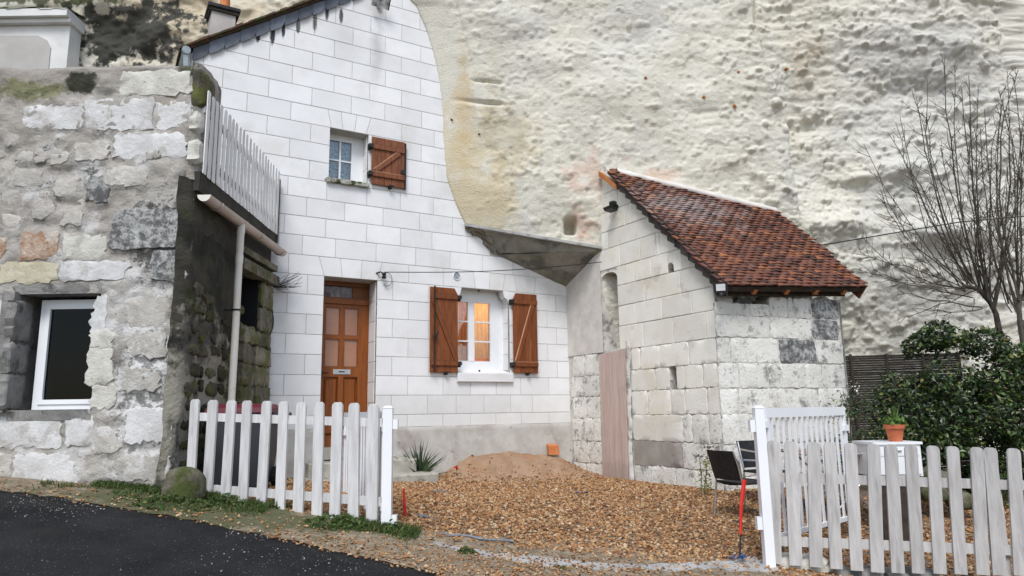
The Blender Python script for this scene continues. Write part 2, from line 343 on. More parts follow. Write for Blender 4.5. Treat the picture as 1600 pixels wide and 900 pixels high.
CL = np.array
mat('rock', (0.63, 0.60, 0.50), (0.74, 0.715, 0.615), scale=1.1, detail=9, rough=0.95, bump=0.9, bscale=34, bdist=0.022, layers=[
    dict(col=(0.63, 0.62, 0.575), scale=0.55, lo=0.48, hi=0.66, amt=0.65), dict(col=(0.26, 0.25, 0.21), scale=30, lo=0.655, hi=0.70, amt=0.45, detail=4),  # fine dark specks paint in the shade of small pits
    dict(col=(0.75, 0.725, 0.62), scale=2.6, lo=0.52, hi=0.68, amt=0.7),
    dict(col=(0.42, 0.40, 0.34), scale=9.0, lo=0.64, hi=0.74, amt=0.5),
    dict(col=(0.60, 0.50, 0.31), center=atY(735, 300, 10.9), rad=(1.25, 3, 1.9), k=3.0, scale=2.4, lo=0.0, hi=0.8, amt=0.75),
    dict(col=(0.60, 0.47, 0.27), center=atY(725, 175, 10.8), rad=(0.22, 3, 1.25), k=2.4, scale=5.0, lo=-0.1, hi=0.9, amt=0.75),
    dict(col=(0.40, 0.35, 0.24), center=atY(790, 200, 10.8), rad=(0.62, 3, 0.45), k=1.8, scale=4, lo=0.0, hi=0.5, amt=0.6),
    dict(col=(0.62, 0.40, 0.31), center=atY(925, 265, 10.9), rad=(0.62, 3, 0.45), k=4.0, scale=3.2, lo=0.1, hi=0.9, amt=0.5),
    dict(col=(0.60, 0.36, 0.27), center=atY(915, 345, 10.9), rad=(0.32, 3, 0.5), k=4.0, scale=4.0, lo=0.1, hi=0.8, amt=0.55),
    dict(col=(0.63, 0.46, 0.36), center=atY(1040, 268, 10.9), rad=(0.6, 3, 0.16), k=2.0, scale=3.0, lo=0.0, hi=0.8, amt=0.7),
    dict(col=(0.50, 0.43, 0.32), center=atY(1295, 60, 10.6), rad=(0.55, 3, 0.75), k=2.4, scale=3.0, lo=0.0, hi=0.9, amt=0.75),
    dict(col=(0.57, 0.565, 0.54), center=atY(1520, 250, 11.0), rad=(3.0, 4, 4.0), k=1.6, scale=1.5, lo=0.0, hi=1.0, amt=0.7), dict(col=(0.40, 0.395, 0.38), center=atY(1480, 60, 10.7), rad=(2.4, 3, 0.9), k=3.2, scale=2.4, lo=0.0, hi=1.0, amt=0.5, detail=10),
    dict(col=(0.36, 0.355, 0.33), center=atY(1420, 470, 11.2), rad=(1.9, 3, 0.9), k=3.0, scale=2.5, lo=0.0, hi=1.0, amt=0.4),
    dict(col=(0.52, 0.43, 0.29), center=atY(300, 30, 11.2), rad=(2.6, 3, 1.2), k=2.0, scale=2.0, lo=0.0, hi=0.8, amt=0.8),
    dict(col=(0.045, 0.045, 0.038), center=atY(205, 58, 11.2), rad=(1.30, 3, 0.62), k=3.4, scale=3.6, lo=0.0, hi=0.35, amt=0.97),
    dict(col=(0.06, 0.07, 0.025), center=atY(110, 8, 11.2), rad=(1.4, 3, 0.22), k=3.0, scale=4, lo=0.0, hi=0.4, amt=0.9),
])
mat('ledge', (0.20, 0.195, 0.165), (0.33, 0.32, 0.27), scale=3, bump=0.5, bscale=25, layers=[dict(col=(0.19, 0.21, 0.09), scale=3, lo=0.52, hi=0.66, amt=0.7), dict(col=(0.10, 0.10, 0.095), scale=2.2, lo=0.5, hi=0.62, amt=0.8), dict(col=(0.45, 0.42, 0.35), scale=1.5, lo=0.55, hi=0.7, amt=0.5)])
mat('ledge_broken', (0.17, 0.155, 0.12), (0.34, 0.31, 0.25), scale=7, bump=1.0, bscale=25, bdist=0.03)
mat('rust', (0.42, 0.16, 0.03), (0.30, 0.10, 0.02), scale=20, bump=0.4)

mat('shed_stone', (0.74, 0.715, 0.63), (0.82, 0.80, 0.73), scale=2.5, bump=0.5, bscale=30, bdist=0.01, objvar=0.07, layers=[
    dict(col=(0.68, 0.60, 0.46), scale=1.2, lo=0.48, hi=0.70, amt=0.55), dict(col=(0.45, 0.42, 0.36), scale=3.0, lo=0.57, hi=0.70, amt=0.5, detail=10), dict(col=(0.20, 0.19, 0.165), scale=26, lo=0.68, hi=0.73, amt=0.8, detail=4)])
mat('shed_mortar', (0.52, 0.50, 0.455), (0.68, 0.66, 0.61), scale=5, bump=0.6, bscale=40, layers=[dict(col=(0.17, 0.165, 0.15), scale=5, lo=0.50, hi=0.62, amt=0.8, detail=10)])
mat('shed_rough_stone', (0.68, 0.66, 0.60), (0.81, 0.795, 0.74), scale=3.0, bump=0.8, bscale=24, bdist=0.02, objvar=0.06, layers=[
    dict(col=(0.15, 0.15, 0.145), scale=4.0, lo=0.525, hi=0.62, amt=0.75, detail=11, rgh=0.8), dict(col=(0.10, 0.10, 0.095), scale=22, lo=0.60, hi=0.68, amt=0.7, detail=6), dict(col=(0.55, 0.47, 0.36), scale=1.6, lo=0.55, hi=0.72, amt=0.5)])
mat('lichen_stone', (0.34, 0.34, 0.325), (0.52, 0.52, 0.50), scale=6, bump=0.8, bscale=26, bdist=0.02, layers=[dict(col=(0.055, 0.055, 0.055), scale=10, lo=0.42, hi=0.56, amt=0.85, detail=10, rgh=0.8)])
mat('shed_render', (0.30, 0.27, 0.235), (0.40, 0.37, 0.33), scale=4, bump=0.3, layers=[dict(col=(0.2, 0.18, 0.16), scale=3, lo=0.55, hi=0.65, amt=0.7)])
TILES = [(0.0, (0.035, 0.024, 0.022)), (0.2, (0.095, 0.044, 0.034)), (0.45, (0.175, 0.068, 0.040)), (0.7, (0.145, 0.070, 0.056)), (0.9, (0.25, 0.092, 0.044)), (1.0, (0.34, 0.14, 0.06))]
tl = [dict(col=(0.42, 0.39, 0.38), center=atY(1075, 320, 10.3), rad=(1.3, 1.6, 0.65), k=3.4, scale=5, lo=0.0, hi=1.0, amt=0.42, detail=10),
      dict(col=(0.05, 0.05, 0.04), scale=7, lo=0.56, hi=0.68, amt=0.75), dict(col=(0.22, 0.17, 0.06), scale=4, lo=0.66, hi=0.74, amt=0.6)]
mat('tile', (0, 0, 0), (0.14, 0.06, 0.04), scale=9, ramp=TILES, bump=0.4, bscale=60, layers=tl)
mat('tile_far', (0, 0, 0), (0.14, 0.06, 0.04), scale=9, island=TILES, bump=0.4, bscale=60, layers=tl)
mat('verge_tile', (0.035, 0.028, 0.026), (0.065, 0.052, 0.048), scale=6, bump=0.3, objvar=0.25, rough=0.7)
mat('orange_wood', (0.36, 0.13, 0.04), (0.48, 0.20, 0.07), scale=6, bump=0.2)
mat('dark_wood', (0.035, 0.026, 0.02), (0.07, 0.052, 0.04), scale=8, bump=0.4)
mat('pink_board', (0.50, 0.37, 0.32), (0.60, 0.47, 0.42), scale=3, stretch=(7, 7, 0.5), rough=0.75, bump=0.3, layers=[dict(col=(0.44, 0.36, 0.32), scale=2.2, lo=0.5, hi=0.62, amt=0.6, raw=True, detail=9), dict(col=(0.30, 0.24, 0.20), center=GW.p(1.2, -1.0, 0), rad=(2, 2, 0.35), k=1.2, scale=6, lo=0.0, hi=0.8, amt=0.5, raw=True), dict(col=(0.38, 0.25, 0.20), scale=5, lo=0.66, hi=0.72, amt=0.7)])
mat('flashing', (0.58, 0.545, 0.50), (0.70, 0.67, 0.62), scale=6, bump=0.5)
mat('niche', (0.17, 0.165, 0.145), (0.30, 0.285, 0.25), scale=5, bump=0.8, bscale=25)

mat('wall_render', (0.33, 0.305, 0.27), (0.50, 0.47, 0.425), scale=2.2, detail=9, bump=1.0, bscale=16, bdist=0.035, layers=[
    dict(col=(0.66, 0.65, 0.63), scale=2.6, lo=0.52, hi=0.64, amt=0.75, detail=10),
    dict(col=(0.48, 0.38, 0.28), scale=1.7, lo=0.60, hi=0.72, amt=0.6),
    dict(col=(0.10, 0.10, 0.095), scale=6, lo=0.585, hi=0.67, amt=0.8, detail=10, rgh=0.75), dict(col=(0.74, 0.735, 0.72), center=atY(225, 600, 6.75), rad=(0.42, 1, 0.95), k=3.0, scale=6, lo=0.0, hi=0.5, amt=0.75, detail=10), dict(col=(0.16, 0.155, 0.145), center=atY(225, 600, 6.75), rad=(0.55, 1, 1.1), k=3.4, scale=14, lo=0.55, hi=0.85, amt=0.8, detail=10),
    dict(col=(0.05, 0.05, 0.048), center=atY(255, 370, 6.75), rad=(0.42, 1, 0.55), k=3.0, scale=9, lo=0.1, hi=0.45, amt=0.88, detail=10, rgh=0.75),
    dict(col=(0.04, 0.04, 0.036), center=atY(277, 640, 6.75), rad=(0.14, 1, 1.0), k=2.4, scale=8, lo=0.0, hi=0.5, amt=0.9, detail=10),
    dict(col=(0.33, 0.30, 0.265), center=atY(120, 115, 6.75), rad=(2.4, 1, 0.17), k=0.9, scale=3, lo=0.0, hi=0.4, amt=0.85),
    dict(col=(0.035, 0.04, 0.02), center=atY(126, 130, 6.75), rad=(0.26, 1, 0.15), k=2.2, scale=8, lo=0.1, hi=0.5, amt=0.95),
    dict(col=(0.16, 0.17, 0.04), center=atY(45, 138, 6.75), rad=(0.5, 1, 0.16), k=3.0, scale=7, lo=0.1, hi=0.6, amt=0.7),
    dict(col=(0.06, 0.065, 0.03), center=atY(300, 110, 6.9), rad=(0.12, 1, 0.2), k=2.5, scale=9, lo=0.1, hi=0.5, amt=0.9),
])
mat('wall_stone_white', (0.54, 0.53, 0.515), (0.71, 0.705, 0.69), scale=4, bump=0.8, bscale=20, bdist=0.02, layers=[dict(col=(0.44, 0.42, 0.39), scale=4.5, lo=0.52, hi=0.62, amt=0.8, detail=10), dict(col=(0.13, 0.13, 0.125), scale=12, lo=0.66, hi=0.72, amt=0.7, detail=9)])
mat('wall_stone_pale', (0.52, 0.50, 0.44), (0.68, 0.665, 0.60), scale=5, bump=0.9, bscale=20, bdist=0.02, layers=[dict(col=(0.36, 0.34, 0.30), scale=6, lo=0.52, hi=0.66, amt=0.7), dict(col=(0.10, 0.10, 0.09), scale=13, lo=0.64, hi=0.7, amt=0.7, detail=9)])
mat('wall_stone_orange', (0.36, 0.20, 0.12), (0.56, 0.44, 0.34), scale=12, bump=1.0, bscale=22, bdist=0.03, layers=[dict(col=(0.62, 0.58, 0.52), scale=9, lo=0.53, hi=0.6, amt=0.8)])
mat('wall_stone_yellow', (0.46, 0.41, 0.28), (0.58, 0.54, 0.41), scale=6, bump=0.7, bscale=22, bdist=0.02, layers=[dict(col=(0.64, 0.6, 0.5), scale=6, lo=0.56, hi=0.66, amt=0.6)])
mat('wall_stone_grey', (0.17, 0.165, 0.155), (0.30, 0.29, 0.275), scale=6, bump=0.9, bscale=22, bdist=0.02, layers=[dict(col=(0.05, 0.05, 0.048), scale=5, lo=0.54, hi=0.66, amt=0.7)])
mat('wall_stone_dull', (0.40, 0.375, 0.335), (0.56, 0.53, 0.48), scale=5, bump=0.9, bscale=20, bdist=0.025, objvar=0.10, layers=[dict(col=(0.66, 0.65, 0.63), scale=5, lo=0.54, hi=0.64, amt=0.7), dict(col=(0.12, 0.12, 0.11), scale=12, lo=0.62, hi=0.70, amt=0.7, detail=9)])
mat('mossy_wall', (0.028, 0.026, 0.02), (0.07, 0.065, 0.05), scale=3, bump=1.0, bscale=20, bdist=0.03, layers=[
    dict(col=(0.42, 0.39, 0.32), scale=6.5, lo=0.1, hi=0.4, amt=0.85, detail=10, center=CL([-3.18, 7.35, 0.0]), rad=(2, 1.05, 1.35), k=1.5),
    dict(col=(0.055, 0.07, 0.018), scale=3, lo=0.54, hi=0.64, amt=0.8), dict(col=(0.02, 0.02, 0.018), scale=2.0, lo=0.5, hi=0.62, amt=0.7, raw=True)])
mat('mossy_stone', (0.04, 0.036, 0.026), (0.10, 0.09, 0.065), scale=7, bump=1.0, bscale=26, bdist=0.02, objvar=0.35, layers=[dict(col=(0.10, 0.105, 0.022), scale=4, lo=0.48, hi=0.62, amt=0.8)])
mat('pillar_stone', (0.13, 0.12, 0.085), (0.30, 0.27, 0.20), scale=5, bump=1.0, bscale=22, bdist=0.03, objvar=0.2, layers=[dict(col=(0.11, 0.12, 0.03), scale=3.5, lo=0.47, hi=0.6, amt=0.85), dict(col=(0.05, 0.045, 0.04), scale=6, lo=0.55, hi=0.66, amt=0.7)])
mat('beam', (0.03, 0.028, 0.024), (0.06, 0.055, 0.045), scale=7, bump=0.4)
mat('gutter', (0.52, 0.42, 0.36), (0.62, 0.53, 0.47), scale=3, rough=0.4, bump=0.03)
mat('downpipe', (0.72, 0.68, 0.60), (0.78, 0.75, 0.68), scale=2, rough=0.4, bump=0.03, layers=[dict(col=(0.2, 0.18, 0.14), scale=5, lo=0.6, hi=0.7, amt=0.6)])
mat('fence_white', (0.50, 0.49, 0.48), (0.66, 0.65, 0.645), scale=5, stretch=(5, 5, 0.6), rough=0.7, bump=0.3, bscale=16, objvar=0.07, layers=[dict(col=(0.36, 0.34, 0.33), scale=3, lo=0.54, hi=0.70, amt=0.6)])
mat('fence_grey', (0.40, 0.385, 0.37), (0.54, 0.52, 0.505), scale=5, stretch=(5, 5, 0.6), rough=0.75, bump=0.35, bscale=16, objvar=0.10, layers=[dict(col=(0.27, 0.255, 0.25), scale=3, lo=0.52, hi=0.70, amt=0.7)])
mat('balcony_white', (0.74, 0.73, 0.72), (0.84, 0.83, 0.82), scale=5, stretch=(5, 5, 0.6), rough=0.7, bump=0.3, bscale=16, objvar=0.08, layers=[dict(col=(0.3, 0.29, 0.28), scale=4, lo=0.6, hi=0.70, amt=0.7)])
mat('bin_grey', (0.045, 0.047, 0.055), (0.06, 0.062, 0.07), scale=2, rough=0.5, bump=0.05)
mat('bin_lid', (0.10, 0.012, 0.022), (0.13, 0.018, 0.03), scale=2, rough=0.45, bump=0.05)
mat('rubber', (0.012, 0.012, 0.012), (0.02, 0.02, 0.02), scale=2, rough=0.7, bump=0.0)
mat('boulder', (0.10, 0.09, 0.06), (0.22, 0.20, 0.15), scale=5, bump=1.0, bscale=20, bdist=0.03, layers=[dict(col=(0.055, 0.075, 0.012), scale=3, lo=0.42, hi=0.56, amt=0.9)])
mat('step_stone', (0.34, 0.32, 0.27), (0.48, 0.46, 0.40), scale=6, bump=0.6, bscale=25, layers=[dict(col=(0.12, 0.12, 0.09), scale=6, lo=0.54, hi=0.66, amt=0.7)])
LEAF = [(0.0, (0.008, 0.016, 0.006)), (0.40, (0.020, 0.038, 0.011)), (0.7, (0.040, 0.075, 0.018)), (0.90, (0.10, 0.16, 0.035)), (0.97, (0.22, 0.24, 0.06)), (1.0, (0.20, 0.12, 0.05))]
mat('hedge_leaf', (0, 0, 0), (0.02, 0.04, 0.012), scale=3, island=LEAF, rough=0.4, bump=0.0, spec=0.45)
GR = [(0.0, (0.03, 0.055, 0.012)), (0.5, (0.06, 0.105, 0.022)), (0.85, (0.10, 0.15, 0.04)), (1.0, (0.26, 0.22, 0.10))]
mat('grass', (0, 0, 0), (0.05, 0.09, 0.02), scale=3, island=GR, rough=0.6, bump=0.0, trans=0.2)
mat('yucca', (0, 0, 0), (0.05, 0.075, 0.035), scale=3, island=[(0, (0.025, 0.045, 0.022)), (0.7, (0.06, 0.095, 0.045)), (1, (0.14, 0.16, 0.08))], rough=0.5, bump=0.0)
mat('twig', (0.045, 0.038, 0.032), (0.105, 0.09, 0.075), scale=9, bump=0.2, layers=[dict(col=(0.07, 0.075, 0.03), scale=4, lo=0.58, hi=0.68, amt=0.7)])
mat('dry_weed', (0.035, 0.030, 0.025), (0.08, 0.07, 0.06), scale=9, bump=0.0)
mat('flower_white', (0.7, 0.68, 0.62), (0.8, 0.76, 0.72), scale=9, bump=0.0)
mat('petal_red', (0.35, 0.008, 0.012), (0.45, 0.015, 0.02), scale=9, bump=0.0)
mat('red_paint', (0.55, 0.018, 0.012), (0.65, 0.035, 0.02), scale=9, rough=0.5, bump=0.1)
mat('blue_fabric', (0.02, 0.055, 0.16), (0.05, 0.11, 0.25), scale=9, bump=0.3)
mat('grey_fabric', (0.13, 0.16, 0.20), (0.22, 0.26, 0.31), scale=9, bump=0.3)
mat('black_weave', (0.012, 0.012, 0.013), (0.025, 0.024, 0.024), scale=30, rough=0.6, bump=0.5, bscale=120, bdist=0.004)
mat('aluminium', (0.62, 0.62, 0.63), (0.72, 0.72, 0.72), scale=8, rough=0.25, metal=0.9, bump=0.0)
mat('table_wood', (0.26, 0.16, 0.10), (0.36, 0.24, 0.16), scale=6, bump=0.2)
mat('reed', (0.018, 0.015, 0.013), (0.055, 0.046, 0.038), scale=14, stretch=(1, 1, 6), bump=0.6, bscale=30)
mat('lamp_black', (0.012, 0.012, 0.013), (0.02, 0.02, 0.02), scale=4, rough=0.4, bump=0.0)
mat('lamp_face', (0.55, 0.56, 0.57), (0.7, 0.7, 0.7), scale=9, rough=0.15, bump=0.0, spec=0.7)
mat('soiled_white', (0.10, 0.10, 0.10), (0.75, 0.75, 0.74), scale=9, bump=0.1)
mat('far_wall', (0.60, 0.60, 0.58), (0.72, 0.72, 0.70), scale=1.5, bump=0.2, layers=[dict(col=(0.42, 0.41, 0.39), scale=3, lo=0.55, hi=0.7, amt=0.5)])
mat('far_panel', (0.40, 0.385, 0.365), (0.46, 0.445, 0.42), scale=3, bump=0.2)
mat('mossy_cap', (0.05, 0.055, 0.02), (0.16, 0.15, 0.11), scale=6, bump=0.9, bscale=20, bdist=0.03, layers=[dict(col=(0.05, 0.08, 0.012), scale=5, lo=0.48, hi=0.58, amt=0.9)])
mat('chimney', (0.42, 0.38, 0.36), (0.52, 0.48, 0.46), scale=4, bump=0.4)
mat('pot_green', (0.05, 0.11, 0.02), (0.12, 0.20, 0.04), scale=9, rough=0.5, bump=0.0)
mat('rag_green', (0.10, 0.12, 0.03), (0.22, 0.23, 0.06), scale=9, bump=0.0)

# ================================================================== THE SETTING
def gz(x, y):
    x = np.asarray(x, float); y = np.asarray(y, float)
    xc = np.clip(x, -14, 14); yc = np.clip(y, -16, 12)
    road = -1.55 - 0.11 * xc + 0.076 * yc
    yard = -1.01 + np.clip(-xc, 0, 2.5) * 0.075
    t = sstep(6.35, 9.2, yc)
    return road * (1 - t) + yard * t + 0.012 * fbm(x * 1.3, y * 1.3, 3, 40) * sstep(6.3, 7, yc)
def spaced(a, b, st, far):
    c = np.arange(a, b + 1e-6, st); out = []; q = st
    p = b
    while p < far: q *= 1.5; p += q; out.append(p)
    q = st; l = []; p = a
    while p > -far: q *= 1.5; p -= q; l.append(p)
    return np.array(l[::-1] + list(c) + out)
def grid_faces(nx, ny):
    i = np.arange(nx - 1)[:, None]; j = np.arange(ny - 1)[None, :]
    a = (i * ny + j).ravel(); return np.stack([a, a + ny, a + ny + 1, a + 1], 1)
gx = spaced(-7, 8, 0.12, 500); gy = spaced(2, 12, 0.12, 500)
X, Y = np.meshgrid(gx, gy, indexing='ij'); Z = gz(X, Y)
ground = fast('ground', np.stack([X, Y, Z], -1).reshape(-1, 3), grid_faces(len(gx), len(gy)), 'soil'); setp(ground, kind='structure', label='bare brown soil under the yard gravel')

def road_pt(px, py):
    d = ray(px, py); return d * (-1.55 / (d[2] + 0.11 * d[0] - 0.076 * d[1]))
edge_px = [(-260, 748), (-120, 756), (0, 765), (70, 774), (150, 787), (225, 800), (300, 811), (375, 827), (450, 842), (525, 858), (600, 873), (655, 886), (700, 897)]
edge = [road_pt(*p) for p in edge_px]
edge += [np.array([-0.1, 5.03, 0]), np.array([0.6, 4.9, 0]), np.array([2.2, 4.75, 0]), np.array([4.2, 4.6, 0]), np.array([8, 4.4, 0]), np.array([14, 4.2, 0])]
ex_ = [np.array([-14, edge[0][1] + 0.8, 0])] + edge
exx = np.array([p[0] for p in ex_]); eyy = np.array([p[1] for p in ex_])
rx = np.arange(-14, 14.01, 0.05); EY = np.interp(rx, exx, eyy) + 0.09 * fbm(rx * 2.2, rx * 0, 3, 5) + 0.07 * fbm(rx * 9, rx * 0 + 4, 3, 6)
ts = np.concatenate([np.linspace(0, 1, 14)[:-1] * 3.5, np.linspace(3.5, 18, 14)])
V = []
for x_, e_ in zip(rx, EY):
    for t_ in ts: V.append((x_, e_ - t_, 0))
V = np.array(V); V[:, 2] = gz(V[:, 0], V[:, 1]) + 0.012
V[::len(ts), 2] -= 0.015
road = fast('road', V, grid_faces(len(rx), len(ts))[:, ::-1], 'asphalt'); setp(road, kind='structure', label='dark worn asphalt road sloping down to the right')

# verge: dirt strip between the asphalt and the fence line
FENCE_Y = lambda x: np.interp(x, [-14, -3.2, -3.05, -1.08, 2.05, 3.8, 6.0, 14], [6.86, 6.86, 6.86, 6.22, 6.2, 5.93, 5.6, 5.0])
V = []
for x_, e_ in zip(rx, EY):
    for t_ in np.linspace(0, 1, 9):
        y_ = e_ - 0.06 + (FENCE_Y(x_) + 0.10 - e_ + 0.06) * t_
        V.append((x_, y_, float(gz(x_, y_)) + 0.008 + 0.03 * t_ * (1 - t_) * (x_ < 0)))
V = np.array(V); V[:, 2] += 0.02 * fbm(V[:, 0] * 6, V[:, 1] * 6, 3, 9)
verge = fast('verge', V, grid_faces(len(rx), 9), 'verge_dirt'); setp(verge, kind='structure', label='strip of dirt and grit between road and fence')

# broken concrete threshold across the gateway
mb = MB()
poly_px = [(672, 848), (720, 858), (790, 868), (870, 877), (960, 884), (1060, 884), (1120, 880), (1180, 872), (1215, 882), (1215, 893), (1150, 894), (1100, 891), (1050, 895), (1000, 890), (960, 894), (900, 887), (850, 888), (800, 878), (760, 874), (730, 866), (690, 857)]
pts = []
for i in range(len(poly_px)):
    a, b = np.array(poly_px[i], float), np.array(poly_px[(i + 1) % len(poly_px)], float)
    for k in range(4):
        q = a + (b - a) * k / 4 + RNG.normal(0, 1.6, 2); pts.append(road_pt(*q))
pts = np.array(pts); n = len(pts); top = pts.copy(); top[:, 2] = gz(pts[:, 0], pts[:, 1]) + 0.016; bot = top.copy(); bot[:, 2] -= 0.10
mb.add(np.vstack([bot, top]), [[i, (i + 1) % n, n + (i + 1) % n, n + i] for i in range(n)][::1] + [list(range(n, 2 * n))])
thr = mb.obj('concrete_threshold', 'concrete'); setp(thr, kind='structure', label='cracked pale concrete strip across the gateway')
# fix winding of the top by recalculation
import bmesh
def renorm(o):
    bm = bmesh.new(); bm.from_mesh(o.data); bmesh.ops.recalc_face_normals(bm, faces=bm.faces); bm.to_mesh(o.data); bm.free()
renorm(thr)

# ------------------------------------------------------------------ cliff
bpx = [(600, -70), (640, 0), (650, 10), (665, 45), (676, 80), (685, 120), (690, 160), (693, 230), (698, 280), (712, 320), (726, 350), (740, 366)]
bw = np.array([fpt(*p) for p in bpx]); o_z = np.argsort(bw[:, 2]); BZ = bw[o_z, 2]; BX = bw[o_z, 0]; BY = bw[o_z, 1]
def facY(x): return 9.5 + (x + 3.25) * math.tan(AZ_F)
def T0(x, z): return 11.0 + 0.07 * (x + 0.7) - 0.11 * (z - 3.0)
LA = np.array([-0.72, 10.98, 2.95]); LB = np.array([1.42, 11.16, 2.575])
def facet(X, Z, cw, chh, amp, tilt, seed):
    rg = np.random.default_rng(seed); jx = rg.random((128, 128)); jz = rg.random((128, 128)); off = rg.normal(0, 1, (128, 128)); tx = rg.normal(0, 1, (128, 128)); tz = rg.normal(0, 1, (128, 128))
    u = X / cw + 0.35 * fbm(X * 2, Z * 2, 2, seed + 900); v = Z / chh; iu = np.floor(u).astype(int); iv = np.floor(v).astype(int)
    best = np.full(X.shape, 1e9); val = np.zeros(X.shape)
    for a in (-1, 0, 1):
        for b_ in (-1, 0, 1):
            ci, cj = (iu + a) % 128, (iv + b_) % 128; du = u - (iu + a + jx[ci, cj]); dv = v - (iv + b_ + jz[ci, cj]); dd = du * du + dv * dv
            w_ = dd < best; best = np.where(w_, dd, best); val = np.where(w_, off[ci, cj] * 0.5 + (tx[ci, cj] * du + tz[ci, cj] * dv) * 0.9, val)
    return val * amp
def cliffY(X, Z):
    xb = np.interp(Z, BZ, BX); yb = np.interp(Z, BZ, BY)
    dx = X - xb
    base = T0(X, Z) + (yb - T0(xb, Z)) * np.exp(-np.clip(dx, 0, 9) / 0.8)
    amp = sstep(-0.02, 1.1, dx) * 0.95 + 0.05
    # large forms, lumps, pits
    lg = fbm(X * 0.55 + 3, Z * 0.6, 3, 101)
    md = fbm(X * 1.9, Z * 2.3, 4, 113); md = np.abs(md) * 2 - 0.3
    fn = fbm(X * 6.5, Z * 8.5, 4, 131, 0.6)
    st = fbm(X * 2.2, Z * 11.0, 3, 151)                     # horizontal beds
    rt = sstep(2.6, 5.2, X)
    fn2 = fbm(X * 15, Z * 17, 3, 141, 0.6)
    d = 0.38 * lg + (0.018 + 0.018 * rt) * md + (0.012 + 0.012 * rt) * fn + 0.011 * fn2 + (0.012 + 0.030 * rt) * st + facet(X, Z, 0.40, 0.24, 0.008 + 0.008 * rt, 0.10, 5) + facet(X, Z, 0.12, 0.08, 0.0030 + 0.004 * rt, 0.14, 6)
    pit = fbm(X * 13 + 5, Z * 15, 2, 161); d = d + (0.014 - 0.008 * rt) * sstep(0.24, 0.29, pit)
    cr_ = np.abs(fbm(X * 2.7 + 1, Z * 3.4, 4, 145, 0.6)); cr2 = np.abs(fbm(X * 9 + 4, Z * 11, 3, 147, 0.6)); d = d + 0.032 * np.exp(-(cr_ / 0.025) ** 2) * (0.2 + 0.8 * rt) * sstep(-0.05, 0.12, fbm(X * 1.1, Z * 1.3, 2, 149)) + (0.005 + 0.010 * rt) * np.exp(-(cr2 / 0.05) ** 2)
    lump = fbm(X * 3.3 + 9, Z * 3.6, 2, 171); d = d - 0.06 * sstep(0.24, 0.33, lump) * (0.25 + rt)
    lump2 = fbm(X * 8 + 2, Z * 9, 2, 181); d = d - (0.025 + 0.025 * rt) * sstep(0.18, 0.32, lump2)
    # fold: the left mass stands proud of the right one above the roof
    zz = [2.4, 3.6, 4.6, 5.4, 6.4, 7.4]; fx = np.interp(Z, zz, [4.75, 4.72, 4.66, 4.45, 4.22, 4.15]) + 0.10 * fbm(Z * 2, Z * 0, 3, 61)
    d = d + 0.34 * sstep(0.0, 0.08, X - fx) * (1 - 0.8 * sstep(0.3, 2.2, X - fx)) * sstep(2.6, 4.2, Z)
    d = d + 0.30 * np.exp(-((X - fx - 0.03) / 0.045) ** 2) * (0.25 * sstep(3.7, 4.2, Z) + 0.75 * sstep(5.2, 5.9, Z))
    c1_ = atY(712, 0, 10.6); c2_ = atY(742, 120, 10.8); xx_ = np.interp(Z, [c2_[2], c1_[2]], [c2_[0], c1_[0]]) + 0.05 * fbm(Z * 4, Z * 0 + 2, 3, 63); d = d + 0.05 * np.exp(-((X - xx_) / 0.02) ** 2) * sstep(c2_[2], c2_[2] + 0.3, Z)
    # shallow slots cut in the rock beside the house
    for (cx, cy, w_, h_, dd) in ((745, 157, 0.40, 0.028, 0.12), (760, 126, 0.26, 0.022, 0.08)):
        c = atY(cx, cy, 10.8); d = d + dd * np.exp(-((X - c[0]) / w_) ** 6) * np.exp(-((Z - c[2] + 0.04 * (X - c[0])) / h_) ** 2)
    c = atY(891, 353, 11.1); d = d + 0.32 * np.exp(-((X - c[0]) / 0.095) ** 6 - ((Z - c[2]) / 0.125) ** 6)     # putlog hole
    for (cx, cy, dd, r_) in ((1225, 118, 0.0, 0.1), (1430, 250, -0.22, 0.22), (1215, 225, 0.0, 0.1), (1340, 340, -0.25, 0.26), (1368, 262, -0.16, 0.13), (1285, 180, 0.08, 0.2), (1500, 350, -0.28, 0.30), (1320, 455, -0.12, 0.25), (1450, 120, 0.16, 0.3), (1520, 60, -0.12, 0.2), (860, 100, -0.05, 0.3), (1100, 150, -0.05, 0.3)):
        c = atY(cx, cy, 11.0); d = d + dd * np.exp(-((X - c[0]) / (r_ * 1.8)) ** 2 - ((Z - c[2]) / (r_ * 0.7)) ** 2)
    right = base + d * amp
    back = np.maximum(11.15 + 0.05 * (X + 4), facY(X) + 0.45) + 0.55 * fbm(X * 0.9, Z * 1.1, 4, 201) + 0.22 * fbm(X * 3.5, Z * 4.5, 4, 221)
    k = sstep(-0.07, 0.0, dx)
    Yc = back * (1 - k) + right * k
    return Yc + 0.5 * sstep(6.9, 9.5, Z) ** 2 * 6
cx_ = np.concatenate([np.arange(-16, -7.5, 0.25), np.arange(-7.5, 8.6, 0.024), np.arange(8.7, 18, 0.25)])
cz_ = np.concatenate([np.arange(-1.6, -0.6, 0.06), np.arange(-0.55, 7.3, 0.024), np.arange(7.35, 9.6, 0.2)])
X, Z = np.meshgrid(cx_, cz_, indexing='ij'); Yc = cliffY(X, Z)
Q = grid_faces(len(cx_), len(cz_))
def under(X, Z):
    zl = np.interp(X, [LA[0], LB[0]], [LA[2], LB[2]]); return (X > -1.6) & (X < 1.45) & (Z < zl)
keep = ~under(X, Z).ravel()[Q].all(1)
cliff = fast('cliff', np.stack([X, Yc, Z], -1).reshape(-1, 3), Q[keep], 'rock'); setp(cliff, kind='structure', label='pale rough limestone cliff face behind the houses')

